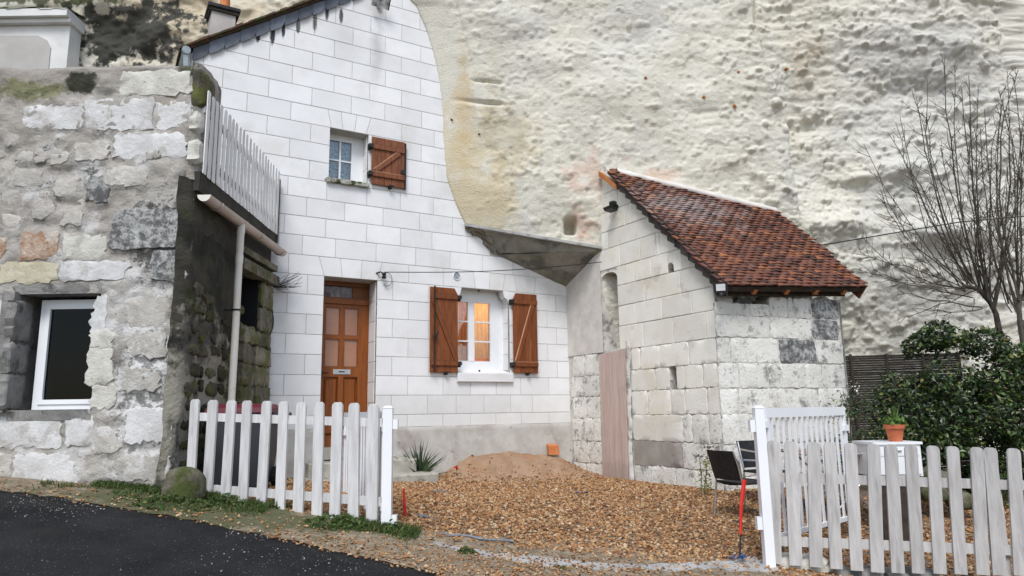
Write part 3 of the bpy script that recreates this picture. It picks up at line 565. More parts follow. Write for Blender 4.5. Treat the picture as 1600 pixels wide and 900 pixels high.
# ledge over the corner: thin lip, rendered fascia, sloping soffit
def patch(A, B, C_, D, nu, nv, amp, seed, freq=4.0):
    V = np.zeros((nu, nv, 3)); u = np.linspace(0, 1, nu)[:, None, None]; v = np.linspace(0, 1, nv)[None, :, None]
    V = (np.array(A) * (1 - u) + np.array(B) * u) * (1 - v) + (np.array(D) * (1 - u) + np.array(C_) * u) * v
    nrm = np.cross(np.array(B) - np.array(A), np.array(D) - np.array(A)); nrm = nrm / (np.linalg.norm(nrm) + 1e-9)
    L_ = np.linalg.norm(np.array(B) - np.array(A)); H_ = np.linalg.norm(np.array(D) - np.array(A))
    nz = fbm(np.broadcast_to(u[..., 0] * L_ * freq, (nu, nv)), np.broadcast_to(v[..., 0] * H_ * freq, (nu, nv)), 4, seed)
    return V.reshape(-1, 3) + nrm * (nz.reshape(-1, 1) * amp), grid_faces(nu, nv)
A0 = LA + [-0.02, -0.09, 0.0]; B0 = LB + [0.02, -0.10, 0.0]
mb = MB()
n = 30
for i in range(n):
    p0 = A0 + (B0 - A0) * i / n; p1 = A0 + (B0 - A0) * (i + 1) / n
    j0 = 0.012 * fbm(np.array(i * 0.4), np.array(0.), 3, 77) * 3; j1 = 0.012 * fbm(np.array((i + 1) * 0.4), np.array(0.), 3, 77) * 3
    V_ = [p0 + [0, j0, -0.03], p1 + [0, j1, -0.03], p1 + [0, 0.6, -0.03], p0 + [0, 0.6, -0.03], p0 + [0, j0, 0.012], p1 + [0, j1, 0.012], p1 + [0, 0.6, 0.03], p0 + [0, 0.6, 0.03]]
    mb.add(V_, [[0, 1, 5, 4], [3, 2, 1, 0], [4, 5, 6, 7]])
lip = mb.obj('ledge_lip', 'concrete', cliff)
D0 = FW.p(4.84, 2.09, -0.02); S0 = FW.p(3.47, 2.52, -0.02)
V, Fq = patch(A0 + [0.28, 0.10, -0.03], B0 + [0, 0.04, -0.03], B0 + [0, 0.05, -0.05], S0 + [0.03, 0, 0.02], 40, 12, 0.04, 301, 5); fast('ledge_fascia', V, Fq, 'ledge', cliff)
V, Fq = patch(S0, B0 + [0.04, 0.05, -0.045], D0 + [0.05, 0, 0.01], D0 + [-0.02, 0, 0], 40, 24, 0.03, 305, 3); fast('ledge_soffit', V, Fq, 'ledge', cliff)
V, Fq = patch(LA + [-0.03, 0.02, -0.03], A0 + [0.34, 0.10, -0.03], S0 + [0.10, -0.03, 0.02], FW.p(3.38, 2.56, 0.01), 18, 18, 0.22, 309, 7); fast('broken_rock', V, Fq, 'ledge_broken', cliff)
# rusty iron pins left in the rock
for k, (px_, py_) in enumerate([(1008, 122), (1099, 152), (1147, 166), (1153, 113), (1228, 108), (705, 187), (748, 210)]):
    p = atY(px_, py_, 11.0); yy = float(cliffY(np.array([p[0]]), np.array([p[2]]))[0]); p = p * (yy / p[1])
    mb = MB(); r_ = (0.022, 0.026, 0.030, 0.020, 0.026)[k] if k < 5 else 0.014
    mb.tube([p + [0, 0.08, 0.0], p + [0.004, -0.012, 0.004], p + [0.03, -0.02, -0.012 * (k % 3)]], [r_, r_, r_ * 0.45], 5); mb.obj('iron_pin', 'rust' if k < 5 else 'iron', cliff)

# ------------------------------------------------------------------ gravel, sand, grit
_t = (1 + 5 ** 0.5) / 2
ICO = np.array([(-1, _t, 0), (1, _t, 0), (-1, -_t, 0), (1, -_t, 0), (0, -1, _t), (0, 1, _t), (0, -1, -_t), (0, 1, -_t), (_t, 0, -1), (_t, 0, 1), (-_t, 0, -1), (-_t, 0, 1)]) / math.hypot(1, _t)
ICOF = np.array([(0, 11, 5), (0, 5, 1), (0, 1, 7), (0, 7, 10), (0, 10, 11), (1, 5, 9), (5, 11, 4), (11, 10, 2), (10, 7, 6), (7, 1, 8), (3, 9, 4), (3, 4, 2), (3, 2, 6), (3, 6, 8), (3, 8, 9), (4, 9, 5), (2, 4, 11), (6, 2, 10), (8, 6, 7), (9, 8, 1)])
OCT = np.array([(1, 0, 0), (-1, 0, 0), (0, 1, 0), (0, -1, 0), (0, 0, 1), (0, 0, -1)], float)
OCTF = np.array([(0, 2, 4), (2, 1, 4), (1, 3, 4), (3, 0, 4), (2, 0, 5), (1, 2, 5), (3, 1, 5), (0, 3, 5)])
def pebbles(P, rad, base, faces, seed):
    rg = np.random.default_rng(seed); n = len(P)
    sc = rad[:, None] * rg.uniform(0.65, 1.25, (n, 3)) * [1, 1, 0.7]
    a = rg.uniform(0, 2 * math.pi, n); c, s = np.cos(a), np.sin(a)
    V = base[None] * (1 + rg.normal(0, 0.10, (n, len(base), 1))) * sc[:, None, :]
    tl_ = rg.normal(0, 0.35, (n, 1)); V[..., 2] += V[..., 0] * tl_
    Vx = V[..., 0] * c[:, None] - V[..., 1] * s[:, None]; Vy = V[..., 0] * s[:, None] + V[..., 1] * c[:, None]
    V = np.stack([Vx, Vy, V[..., 2]], -1) + P[:, None, :]
    Fq = faces[None] + (np.arange(n) * len(base))[:, None, None]
    return V.reshape(-1, 3), Fq.reshape(-1, 3)
def yard_mask(x, y):
    front = np.interp(x, [-3.3, -1.1, 0, 2.05, 4, 6.5], [7.0, 6.12, 6.05, 6.02, 5.95, 5.6]); back = np.minimum(facY(x) - 0.02, 99)
    s_g = (x - 0.927) * GW.n[0] + (y - 11.969) * GW.n[1]       # in front of the gable
    s_f = (x - 2.62) * SW.n[0] + (y - 9.10) * SW.n[1]
    inside = (y > front) & (y < back) & ((s_g > 0.02) | (s_f > 0.02)) & (x > -3.1) & (y < 10.9 + (x < 2) * 3)
    return inside
n = 95000
x = RNG.uniform(-3.1, 6.3, n); y = RNG.uniform(5.6, 11.8, n); m_ = yard_mask(x, y)
m_ &= ~((x > 3.4) & (y > 8.6)) & (np.abs(x) < 0.86 * y)
x, y = x[m_], y[m_]
P = np.stack([x, y, gz(x, y) + RNG.uniform(0.0, 0.014, len(x))], 1)
rad = np.clip(0.0125 * np.exp(RNG.normal(0, 0.30, len(x))), 0.006, 0.030)
near = y < 9.9
V1, F1 = pebbles(P[near], rad[near], ICO, ICOF, 1); V2, F2 = pebbles(P[~near], rad[~near] * 1.1, OCT, OCTF, 2)
gravel = fast('gravel', np.vstack([V1, V2]), np.vstack([F1, F2 + len(V1)]), 'gravel', smooth=False); setp(gravel, 'loose tan and brown gravel covering the yard', 'gravel', kind='stuff')
# grit and gravel scattered over the verge and the road
n = 17000
x = RNG.uniform(-5, 5, n); t_ = RNG.beta(1.2, 2.2, n); e_ = np.interp(x, rx, EY); y = e_ - 0.16 + t_ * (FENCE_Y(x) + 0.16 - e_)
dens = np.interp(x, [-2.2, -0.8, 0.0], [0.10, 0.45, 1.0]); k_ = RNG.random(n) < dens; x, y = x[k_], y[k_]
V1, F1 = pebbles(np.stack([x, y, gz(x, y) + 0.02], 1), np.clip(RNG.normal(0.009, 0.004, len(x)), 0.003, 0.02), OCT, OCTF, 3)
sc_ = fast('scattered_gravel', V1, F1, 'gravel', smooth=False); setp(sc_, 'gravel spilled along the verge beside the road', 'gravel', kind='stuff')
n = 1900
x = RNG.uniform(-4.8, 0.6, n); e_ = np.interp(x, rx, EY); y = e_ - RNG.exponential(0.35, n); cl = fbm(x * 1.1, y * 2.0, 2, 55) > -0.02; x, y = x[cl], y[cl]
V1, F1 = pebbles(np.stack([x, y, gz(x, y) + 0.014], 1), np.clip(RNG.normal(0.0045, 0.002, len(x)), 0.002, 0.010), OCT, OCTF, 4)
gt = fast('road_grit', V1, F1, 'grit', smooth=False); setp(gt, 'pale grit scattered on the dark asphalt', 'grit', kind='stuff')
# sand heap against the facade
sx = np.linspace(-1.5, 1.75, 110); sy = np.linspace(9.6, 12.2, 90); X, Y = np.meshgrid(sx, sy, indexing='ij')
def sandZ(X, Y):
    c1 = np.hypot((X + 0.34) / 1.15, (Y - 11.25) / 0.92); c2 = np.hypot((X - 0.55) / 1.0, (Y - 11.65) / 1.0); c3 = np.hypot((X + 0.75) / 0.7, (Y - 10.85) / 0.6)
    g1 = np.exp(-(c1 / 0.62) ** 2); g2 = np.exp(-(c2 / 0.62) ** 2); h = 0.37 * g1 + 0.29 * g2 + 0.07 * np.exp(-(c3 / 0.7) ** 2) - 0.03
    h = h + 0.09 * fbm(X * 2.6, Y * 2.6, 3, 33) + 0.05 * fbm(X * 9, Y * 9, 4, 35, 0.6); return h
H = sandZ(X, Y); Z = gz(X, Y) + np.maximum(H, -0.05) + 0.0
ok = ((X - 0.927) * GW.n[0] + (Y - 11.969) * GW.n[1] > -0.15) & (Y < facY(X) + 0.15)
Q = grid_faces(len(sx), len(sy)); kq = ok.ravel()[Q].all(1) & (H.ravel()[Q] > -0.03).any(1)
xs_p = RNG.uniform(-1.5, 1.7, 9000); ys_p = RNG.uniform(9.9, 11.9, 9000); hp_ = sandZ(xs_p, ys_p); kp = (hp_ > -0.02) & (RNG.random(9000) < np.exp(-np.clip(hp_, 0, 1) / 0.06) * 1.0 + 0.02) & ((xs_p - 0.927) * GW.n[0] + (ys_p - 11.969) * GW.n[1] > 0.02) & (ys_p < facY(xs_p) - 0.03)
V1, F1 = pebbles(np.stack([xs_p, ys_p, gz(xs_p, ys_p) + np.maximum(hp_, 0) + 0.006], 1)[kp], np.clip(RNG.normal(0.012, 0.004, kp.sum()), 0.005, 0.025), ICO, ICOF, 6)
sp_ = fast('gravel_on_sand', V1, F1, 'gravel', smooth=False); setp(sp_, 'stray gravel on the foot of the sand heap', 'gravel', kind='stuff')
sand = fast('sand_heap', np.stack([X, Y, Z], -1).reshape(-1, 3), Q[kq], 'sand', origin=(-0.1, 11.2, -1.0)); setp(sand, 'low heap of orange sand against the white facade', 'sand', kind='stuff')

# ================================================================== WHITE HOUSE
house = thing('white_house', FW.p(1.8, -1.0, 0), 'tall white stone house with slate-edged gable built into the cliff', 'house')
ZC = lambda k: -0.016 + 0.2785 * k
RK = lambda s: 4.79 + (s + 1.154) * 0.7125          # rake of the gable
DOOR = (0.69, 1.48); WIN = (2.785, 3.72); WS = (0.71, 1.30)
mb = MB()
def fbox(u0, u1, z0, z1): FW.box(mb, u0, u1, z0, z1, -0.35, -0.007)
fbox(-0.8, DOOR[0], -1.25, 1.934); fbox(DOOR[1], WIN[0], -1.25, 1.934); fbox(WIN[1], 5.0, -1.25, 1.934); fbox(WIN[0], WIN[1], -1.25, 0.50)
fbox(DOOR[0], DOOR[1], -1.25, -0.46)
fbox(-1.25, 5.0, 1.934, 3.36); fbox(-1.25, WS[0], 3.36, ZC(15)); fbox(WS[1], 4.0, 3.36, ZC(15))
V, Fc = FW.prism([(-1.25, ZC(15)), (3.2, ZC(15)), (3.2, 6.2), (2.0, 7.10), (-1.25, RK(-1.25) + 0.10)], -0.35, -0.007, 0.001); mb.add(V, Fc)
hwall = mb.obj('wall', 'mortar', house)
J = {-1: [0.46, 1.97, 2.54, 3.0, 3.45, 3.91, 4.44], 0: [0.46, 1.72, 2.29, 2.76, 3.24, 3.72, 4.13], 1: [0.19, 1.97, 2.54, 3.01, 3.46, 3.91, 4.45],
     2: [0.46, 1.72, 2.30, 4.18, 4.63], 3: [0.19, 1.97, 2.5, 4.0, 4.45], 4: [0.46, 1.72, 2.3, 4.18, 4.63], 5: [0.19, 1.97, 2.5, 4.0, 4.45], 6: [0.46, 1.72, 2.3, 4.2, 4.63],
     7: [0.19, (0.69, 0.61), (0.95, 0.92), (1.23, 1.24), (1.48, 1.55), 1.97, 2.54, (3.10, 3.07), (3.35, 3.38), (3.60, 3.65), (3.87, 3.83), (4.21, 4.25)],
     8: [0.37, 0.84, 1.45, 2.08, 2.66, 3.23, 3.8], 9: [0.11, 0.69, 1.30, 1.83, 2.35, 2.96, 3.5], 10: [-0.2, 0.41, 0.96, 1.55, 2.14, 2.70], 11: [0.14, 0.69, 1.29, 1.82, 2.37],
     12: [-0.2, 0.43, 2.16], 13: [-0.47, 0.14, 1.83, 2.38], 14: [-0.18, 0.43, 1.55, 2.16], 15: [-0.46, 0.14, (0.73, 0.67), (0.90, 0.87), (1.08, 1.11), (1.26, 1.33), 1.83, 2.38],
     16: [-0.79, -0.18, 0.43, 1.02, 1.55, 2.16], 17: [-1.05, -0.47, 0.14, 0.75, 1.30, 1.82], 18: [-0.79, -0.19, 0.42, 1.02, 1.55, 2.14], 19: [-0.47, 0.15, 0.74, 1.30, 1.81],
     20: [0.43, 1.02, 1.54, 2.14], 21: [0.15, 0.74, 1.30, 1.81], 22: [0.43, 1.01, 1.54, 2.12], 23: [0.74, 1.30, 1.81], 24: [1.02, 1.54]}
BZs = np.interp
def s_right(z):
    xb = float(np.interp(z, BZ, BX)); return (xb + 3.25) / math.cos(AZ_F) + 0.30 if z > 2.6 else 4.87
nb = 0
for k, js in J.items():
    z0, z1 = (ZC(k), ZC(k + 1)) if k >= 0 else (-0.195, ZC(0))
    smin = -1.2 if k >= 12 else -0.75
    zm = (z0 + z1) / 2
    sr = s_right(zm)
    lines = [(smin, smin)] + [(j, j) if not isinstance(j, tuple) else j for j in js if (j if not isinstance(j, tuple) else j[0]) < sr - 0.1] + [(sr, sr)]
    holes = []
    if k <= 6: holes.append(DOOR)
    if 2 <= k <= 6: holes.append(WIN)
    if 12 <= k <= 14: holes.append(WS)
    for (a0, a1), (b0, b1) in zip(lines[:-1], lines[1:]):
        segs = [((a0, a1), (b0, b1))]
        for h0, h1 in holes:
            ns = []
            for (p0, p1), (q0, q1) in segs:
                if q0 <= h0 or p0 >= h1: ns.append(((p0, p1), (q0, q1))); continue
                if p0 < h0 - 0.03: ns.append(((p0, p1), (h0, h0)))
                if q0 > h1 + 0.03: ns.append(((h1, h1), (q0, q1)))
            segs = ns
        for (p0, p1), (q0, q1) in segs:
            g = 0.0042
            gl_ = 0.0 if any(abs(p0 - h[1]) < 1e-6 for h in holes) else g; gr_ = 0.0 if any(abs(q0 - h[0]) < 1e-6 for h in holes) else g
            poly = [(p0 + gl_, z0 + g), (q0 - gr_, z0 + g), (q1 - gr_, z1 - g), (p1 + gl_, z1 - g)]
            poly = clip(poly, -0.7125, 1.0, 4.79 + 1.154 * 0.7125 + 0.08)
            if len(poly) < 3: continue
            A_ = np.array(poly)
            if np.ptp(A_[:, 0]) < 0.03 or np.ptp(A_[:, 1]) < 0.03: continue
            V, Fc = FW.prism(poly, -0.06, RNG.uniform(-0.0012, 0.0012), 0.0025); build('stone_block', V, Fc, 'white_stone', hwall); nb += 1
# reveal lining (door, windows): blocks running into the wall
def reveal(u, z0, z1, side, depth, n):
    hs_ = (z1 - z0) / n
    for i in range(n):
        m2 = MB(); uu = u if side > 0 else u - 0.012
        FW.box(m2, uu - (0.010 if side > 0 else -0.002), uu + (0.002 if side > 0 else 0.022), z0 + i * hs_ + 0.004, z0 + (i + 1) * hs_ - 0.004, -depth, -0.062)
        m2.obj('reveal_block', 'white_stone', hwall)
for (zz0, zz1, u, dep, n, sd) in ((-0.43, 1.93, DOOR[1], 0.345, 8, 1), (0.66, 1.93, WIN[1], 0.30, 5, 1), (3.38, ZC(15), WS[1], 0.30, 3, 1), (-0.43, 1.93, DOOR[0], 0.345, 8, -1), (0.66, 1.93, WIN[0], 0.30, 5, -1)):
    reveal(u, zz0, zz1, sd, dep, n)
# plinth
us = np.linspace(-0.6, 4.9, 150); zs = np.linspace(-1.3, -0.185, 30); U, Zp = np.meshgrid(us, zs, indexing='ij')
D = 0.012 + 0.022 * fbm(U * 3, Zp * 3, 4, 401) - 0.02 * sstep(-0.21, -0.185, Zp)
Vp = FW.P0[None, None] + FW.e * U[..., None] + FW.n * D[..., None]; Vp[..., 2] = Zp
Q = grid_faces(len(us), len(zs)); uc = U.ravel()[Q].mean(1); zc = Zp.ravel()[Q].mean(1)
fast('plinth', Vp.reshape(-1, 3), Q[~((uc > DOOR[0]) & (uc < DOOR[1]) & (zc > -0.46))], 'plinth', house)

# roof: slab, verge slates, gutter end
L0, L1 = -1.36, 2.35
mb = MB()
def rake(s, dz, d): return FW.p(s, RK(s) + dz, d)
def slab(s0, s1, za, zb, d0, d1, mbx):
    P8 = [rake(s0, za, d0), rake(s1, za, d0), rake(s1, za, d1), rake(s0, za, d1), rake(s0, zb, d0), rake(s1, zb, d0), rake(s1, zb, d1), rake(s0, zb, d1)]
    mbx.add(P8, [[0, 1, 2, 3], [7, 6, 5, 4], [1, 0, 4, 5], [2, 1, 5, 6], [3, 2, 6, 7], [0, 3, 7, 4]])
slab(L0, L1, 0.145, 0.185, 0.07, -2.8, mb)
roof = mb.obj('roof', 'old_roof', house); renorm(roof)
n = 44
for i in range(n):                                   # uneven edge of the roof covering above the slates
    m2 = MB(); s0 = L0 + (L1 - L0) * i / n; s1 = L0 + (L1 - L0) * (i + 1) / n
    slab(s0, s1 + 0.01, 0.18, 0.200 + RNG.uniform(0, 0.022), 0.118 + RNG.uniform(-0.01, 0.01), -0.30, m2); q = m2.obj('roof_tile', 'old_roof', roof); renorm(q)
sl_px = [302, 325, 350, 373.5, 397, 420, 443, 467, 487, 507, 527, 546, 566, 588, 610]
for i in range(len(sl_px) - 1):
    yA = 95 - (sl_px[i] - 302) * (95 / 243.); yB = 95 - (sl_px[i + 1] - 302) * (95 / 243.)
    s0 = -1.19 + i * 0.197; s1 = s0 + 0.190
    poly = [(s0 + 0.012, RK(s0) - 0.035), (s1 - 0.05, RK(s1 - 0.05) - 0.045), (s1 - 0.012, RK(s1) - 0.035), (s1 + 0.012, RK(s1) + 0.03), (s1 + 0.012, RK(s1) + 0.145), (s0, RK(s0) + 0.145), (s0, RK(s0) + 0.0)]
    V, Fc = FW.prism(poly, 0.020 + 0.010 * (i % 2), 0.032 + 0.010 * (i % 2), 0.003); build('verge_slate', V, Fc, 'slate', roof)
m2 = MB(); c0 = FW.p(-1.30, 4.62, 0.14)
m2.tube([FW.p(-1.28, 4.80, 0.16), FW.p(-1.28, 4.80, -0.3), FW.p(-1.28, 4.80, -2.5)], 0.055, 10); m2.tube([FW.p(-1.27, 4.80, 0.10), FW.p(-1.26, 4.60, 0.08), FW.p(-1.14, 4.50, 0.05)], 0.045, 8)
m2.obj('roof_gutter', 'zinc', house, True)
# chimney
cc = atY(347, 30, 10.0)
zb = cc[2] - 0.5; m2 = MB()
ca = FW.e * 0.17; cb = FW.n * 0.17
m2.box(cc - ca - cb + [0, 0, -0.6], ca * 2, cb * 2, [0, 0, 0.66]); ch = m2.obj('chimney', 'chimney', house)
m2 = MB(); m2.box(cc - ca * 1.35 - cb * 1.35 + [0, 0, 0.062], ca * 2.7, cb * 2.7, [0, 0, 0.05]); m2.obj('chimney_cap', 'iron', ch)
m2 = MB(); m2.box(cc - ca * 1.2 - cb * 1.2 + [0, 0, 0.01], ca * 2.4, cb * 2.4, [0, 0, 0.05]); m2.obj('chimney_collar', 'beam', ch)
m2 = MB(); m2.lathe(cc + [0.03, 0, 0.112], [(0.085, 0), (0.075, 0.1), (0.07, 0.3)], 12); m2.obj('chimney_pot', 'brick_orange', ch, True)

# ---- front door
DW = Wall(FW.p(0, 0, -0.34)[:2], AZ_F)
def dbox(name, m, parent, u0, u1, z0, z1, d0, d1, W=DW):
    m2 = MB(); W.box(m2, u0, u1, z0, z1, d0, d1); return m2.obj(name, m, parent)
door = dbox('door', 'door_wood', house, 0.70, 1.47, -0.45, 1.60, -0.060, -0.035)
uc = [DW.px(x, 520)[0] for x in (503, 531, 537, 560, 574)]      # pane edges in the photo
u_l, u_m0, u_m1, u_r, u_e = uc[0], uc[1], uc[2], uc[3], uc[4]
zt = [DW.px(540, y)[1] for y in (481, 525, 530, 574, 589)]
u_l = 2 * (u_m0 + u_m1) / 2 - u_r
for nm, a in (('stile', (0.70, u_l, -0.45, 1.60)), ('stile', (u_r, 1.47, -0.45, 1.60)), ('rail', (u_l, u_r, zt[0], 1.60)), ('rail', (u_l, u_r, zt[4], zt[3])), ('muntin', (u_m0, u_m1, zt[3], zt[0])),
              ('muntin', (u_l, u_m0, zt[2], zt[1])), ('muntin', (u_m1, u_r, zt[2], zt[1])), ('muntin', (u_m0 - 0.01, u_m1 + 0.01, -0.30, zt[4])), ('rail', (u_l, u_r, -0.45, -0.30))):
    dbox(nm, 'door_wood', door, *a, -0.034, 0.004)
for a0, a1 in ((u_l, u_m0), (u_m1, u_r)):
    for b0, b1 in ((zt[1], zt[0]), (zt[3], zt[2])):
        dbox('pane', 'door_pane', door, a0 + 0.004, a1 - 0.004, b0 + 0.004, b1 - 0.004, -0.033, -0.016)
        for q in ((a0, a0 + 0.014, b0, b1), (a1 - 0.014, a1, b0, b1), (a0 + 0.014, a1 - 0.014, b0, b0 + 0.014), (a0 + 0.014, a1 - 0.014, b1 - 0.014, b1)): dbox('moulding', 'door_dark_wood', door, *q, -0.015, 0.0)
    V, Fc = DW.prism([(a0 + 0.02, -0.28), (a1 - 0.02, -0.28), (a1 - 0.02, zt[4] - 0.03), (a0 + 0.02, zt[4] - 0.03)], -0.033, -0.004, 0.022); build('panel', V, Fc, 'door_wood', door)
l0, l1 = DW.px(520, 581)[0], DW.px(547, 581)[0]; lz = DW.px(533, 581)[1]
lb = dbox('letterbox', 'steel', door, l0, l1, lz - 0.035, lz + 0.035, 0.005, 0.012); 
dbox('letter_slot', 'iron', door, l0 + 0.085, l1 - 0.085, lz - 0.008, lz + 0.010, 0.013, 0.017)
m2 = MB(); hp = DW.p(u_l - 0.05, lz - 0.02, 0.01); m2.tube([hp, hp + DW.n * 0.05], 0.011, 8); m2.tube([hp + DW.n * 0.05, hp + DW.n * 0.05 + DW.e * 0.10], 0.009, 8); m2.box(DW.p(u_l - 0.07, lz - 0.12, 0.005), DW.e * 0.04, DW.n * 0.005, [0, 0, 0.2]); m2.obj('handle', 'iron', door)
fr = dbox('door_frame', 'door_wood', house, 0.68, 0.70, -0.45, 1.934, -0.06, 0.02)
dbox('jamb', 'door_wood', fr, 1.47, 1.49, -0.45, 1.934, -0.06, 0.02); dbox('head', 'door_dark_wood', fr, 0.70, 1.47, 1.87, 1.934, -0.06, 0.03)
dbox('transom_bar', 'door_wood', fr, 0.70, 1.47, 1.602, 1.67, -0.06, 0.035); dbox('transom_bar', 'door_dark_wood', fr, 0.70, 1.47, 1.67, 1.70, -0.06, 0.01)
dbox('transom_side', 'door_dark_wood', fr, 1.22, 1.47, 1.70, 1.87, -0.06, -0.01); dbox('transom_side', 'door_dark_wood', fr, 0.70, 0.76, 1.70, 1.87, -0.06, -0.01)
dbox('transom_glass', 'clear_glass', fr, 0.76, 1.22, 1.70, 1.87, -0.030, -0.025)
dbox('transom_cloth', 'transom_cloth', fr, 0.76, 1.22, 1.70, 1.87, -0.055, -0.05)
dbox('threshold', 'step_stone', house, 0.64, 1.53, -0.60, -0.452, -0.05, 0.40)

# ---- shutters
def shutter(u0, u1, z0, z1, notch, brace, m, nbd, label, bat=0.14, edge='none'):
    root = dbox('shutter', m, house, u0 + 0.004, u1 - 0.004, z0 + 0.01, z1 - 0.12, 0.026, 0.032, FW); setp(root, label)
    wd = (u1 - u0) / nbd; s_n = 0.055
    for i in range(nbd):
        a0, a1 = u0 + i * wd + 0.0015, u0 + (i + 1) * wd - 0.0015
        poly = [(a0, z0), (a1, z0), (a1, z1), (a0, z1)]
        if notch == 'r': poly = clip(clip(poly, 1, 0, u1), 1.0, 0.55, (u1 - s_n) + 0.55 * z1)
        if notch == 'l': poly = clip(poly, -1.0, 0.55, -(u0 + s_n) + 0.55 * z1)
        V, Fc = FW.prism(poly, 0.033, 0.056 + RNG.uniform(-0.001, 0.001), 0.003); build('board', V, Fc, m, root)
    zb0, zb1 = z0 + bat, z1 - bat
    for zb_ in (zb0, zb1): dbox('batten', m, root, u0 + 0.008, u1 - 0.008, zb_ - 0.035, zb_ + 0.035, 0.058, 0.080, FW); dbox('batten_edge', 'pale_wood_edge' if zb_ == zb0 and edge != 'none' else 'old_roof', root, u0 + 0.008, u1 - 0.008, zb_ + 0.0355, zb_ + 0.0405, 0.058, 0.0785, FW)
    h = 0.032
    if brace == '\\': a, b_ = (u0 + 0.03, zb1 - 0.037), (u1 - 0.03, zb0 + 0.042)
    else: a, b_ = (u0 + 0.05, zb0 + 0.042), (u1 - 0.09, zb1 - 0.042)
    dv = np.array([b_[0] - a[0], b_[1] - a[1]]); nv = np.array([-dv[1], dv[0]]) / np.linalg.norm(dv) * h
    zlo, zhi = zb0 + 0.042, zb1 - 0.037
    poly = [(a[0] - nv[0], a[1] - nv[1]), (b_[0] - nv[0], b_[1] - nv[1]), (b_[0] + nv[0], b_[1] + nv[1]), (a[0] + nv[0], a[1] + nv[1])]
    poly = clip(clip(clip(clip(poly, 0, 1, zhi), 0, -1, -zlo), 1, 0, u1 - 0.008), -1, 0, -(u0 + 0.008))
    V, Fc = FW.prism(poly, 0.058, 0.078, 0.002); br = build('brace', V, Fc, m, root)
    nv2 = nv / h
    e1 = [(a[0] + nv[0], a[1] + nv[1]), (b_[0] + nv[0], b_[1] + nv[1]), (b_[0] + nv[0] + nv2[0] * 0.008, b_[1] + nv[1] + nv2[1] * 0.008), (a[0] + nv[0] + nv2[0] * 0.008, a[1] + nv[1] + nv2[1] * 0.008)]
    e1 = clip(clip(clip(clip(e1, 0, 1, zhi), 0, -1, -zlo), 1, 0, u1 - 0.008), -1, 0, -(u0 + 0.008))
    V, Fc = FW.prism(e1, 0.058, 0.077, 0.0005); build('brace_edge', V, Fc, 'pale_wood_edge' if edge != 'none' else 'old_roof', root)
    hu = u0 if notch == 'l' else u1
    sd = -1 if notch == 'l' else 1
    if notch is None: hu, sd = u0, -1
    for zb_ in (zb0, zb1):
        m2 = MB(); FW.box(m2, min(hu - sd * 0.01, hu + sd * 0.05), max(hu - sd * 0.01, hu + sd * 0.05), zb_ - 0.028, zb_ + 0.028, 0.02, 0.092); FW.box(m2, min(hu + sd * 0.02, hu + sd * 0.05), max(hu + sd * 0.02, hu + sd * 0.05), zb_ - 0.055, zb_ + 0.03, 0.0, 0.05); m2.obj('hinge', 'iron', root)
    m2 = MB(); uc_ = u0 + (u1 - u0) * 0.58; FW.box(m2, uc_ - 0.02, uc_ + 0.02, z0 - 0.035, z0 - 0.002, 0.0, 0.06); FW.box(m2, uc_ - 0.04, uc_ + 0.04, z0 - 0.008, z0 + 0.012, 0.081, 0.088); m2.obj('shutter_stop', 'iron', root)
    return root
sL = shutter(2.30, 2.765, 0.60, 1.90, 'r', '\\', 'shutter_wood', 4, 'orange-brown plank shutter open left of the lit window')
m2 = MB(); FW.box(m2, 2.352, 2.372, 0.60, 1.91, 0.081, 0.096); FW.box(m2, 2.34, 2.385, 1.10, 1.16, 0.081, 0.11); m2.tube([FW.p(2.365, 1.13, 0.11), FW.p(2.40, 1.20, 0.14)], 0.012, 6); m2.obj('locking_bar', 'iron', sL)
sR = shutter(3.76, 4.215, 0.61, 1.905, 'l', '/', 'shutter_wood', 4, 'orange-brown plank shutter open right of the lit window', edge='pale')
sS = shutter(1.335, 1.86, 3.385, 4.125, None, '/', 'old_shutter_wood', 5, 'small faded shutter beside the upper window', bat=0.155, edge='pale')
m2 = MB(); FW.box(m2, 1.862, 1.885, 3.37, 4.11, 0.02, 0.06); FW.box(m2, 1.79, 1.85, 3.60, 3.66, 0.081, 0.10); m2.obj('edge_strip', 'iron', sS)

# ---- lit ground-floor window
WW = Wall(FW.p(0, 0, -0.20)[:2], AZ_F)
def window(name, u0, u1, z0, z1, W, cols, rows, fw, mw_, mt, label, gm='glass'):
    root = dbox(name, 'white_paint', house, u0, u0 + fw, z0, z1, -0.06, 0.0, W); setp(root, label)
    dbox('frame', 'white_paint', root, u1 - fw, u1, z0, z1, -0.06, 0.0, W); dbox('frame', 'white_paint', root, u0 + fw, u1 - fw, z0, z0 + fw, -0.06, 0.0, W); dbox('frame', 'white_paint', root, u0 + fw, u1 - fw, z1 - fw, z1, -0.06, 0.0, W)
    iu0, iu1, iz0, iz1 = u0 + fw, u1 - fw, z0 + fw, z1 - fw
    ce = [iu0 + (iu1 - iu0) * c / cols for c in range(cols + 1)]
    for c in range(1, cols): dbox('mullion', 'white_paint', root, ce[c] - mw_ / 2, ce[c] + mw_ / 2, iz0, iz1, -0.06, 0.006, W)
    for c in range(cols):
        a0 = ce[c] + (mw_ / 2 if c else 0); a1 = ce[c + 1] - (mw_ / 2 if c < cols - 1 else 0)
        for r in range(rows):
            b0 = iz0 + (iz1 - iz0) * r / rows; b1 = iz0 + (iz1 - iz0) * (r + 1) / rows
            if r: dbox('glazing_bar', 'white_paint', root, a0, a1, b0 - mt / 2, b0 + mt / 2, -0.045, -0.005, W)
            dbox('pane', gm, root, a0, a1, b0 + (mt / 2 if r else 0), b1 - (mt / 2 if r < rows - 1 else 0), -0.030, -0.026, W)
    return root
wu = [WW.px(x, 520)[0] for x in (731.5, 741, 766, 778)]
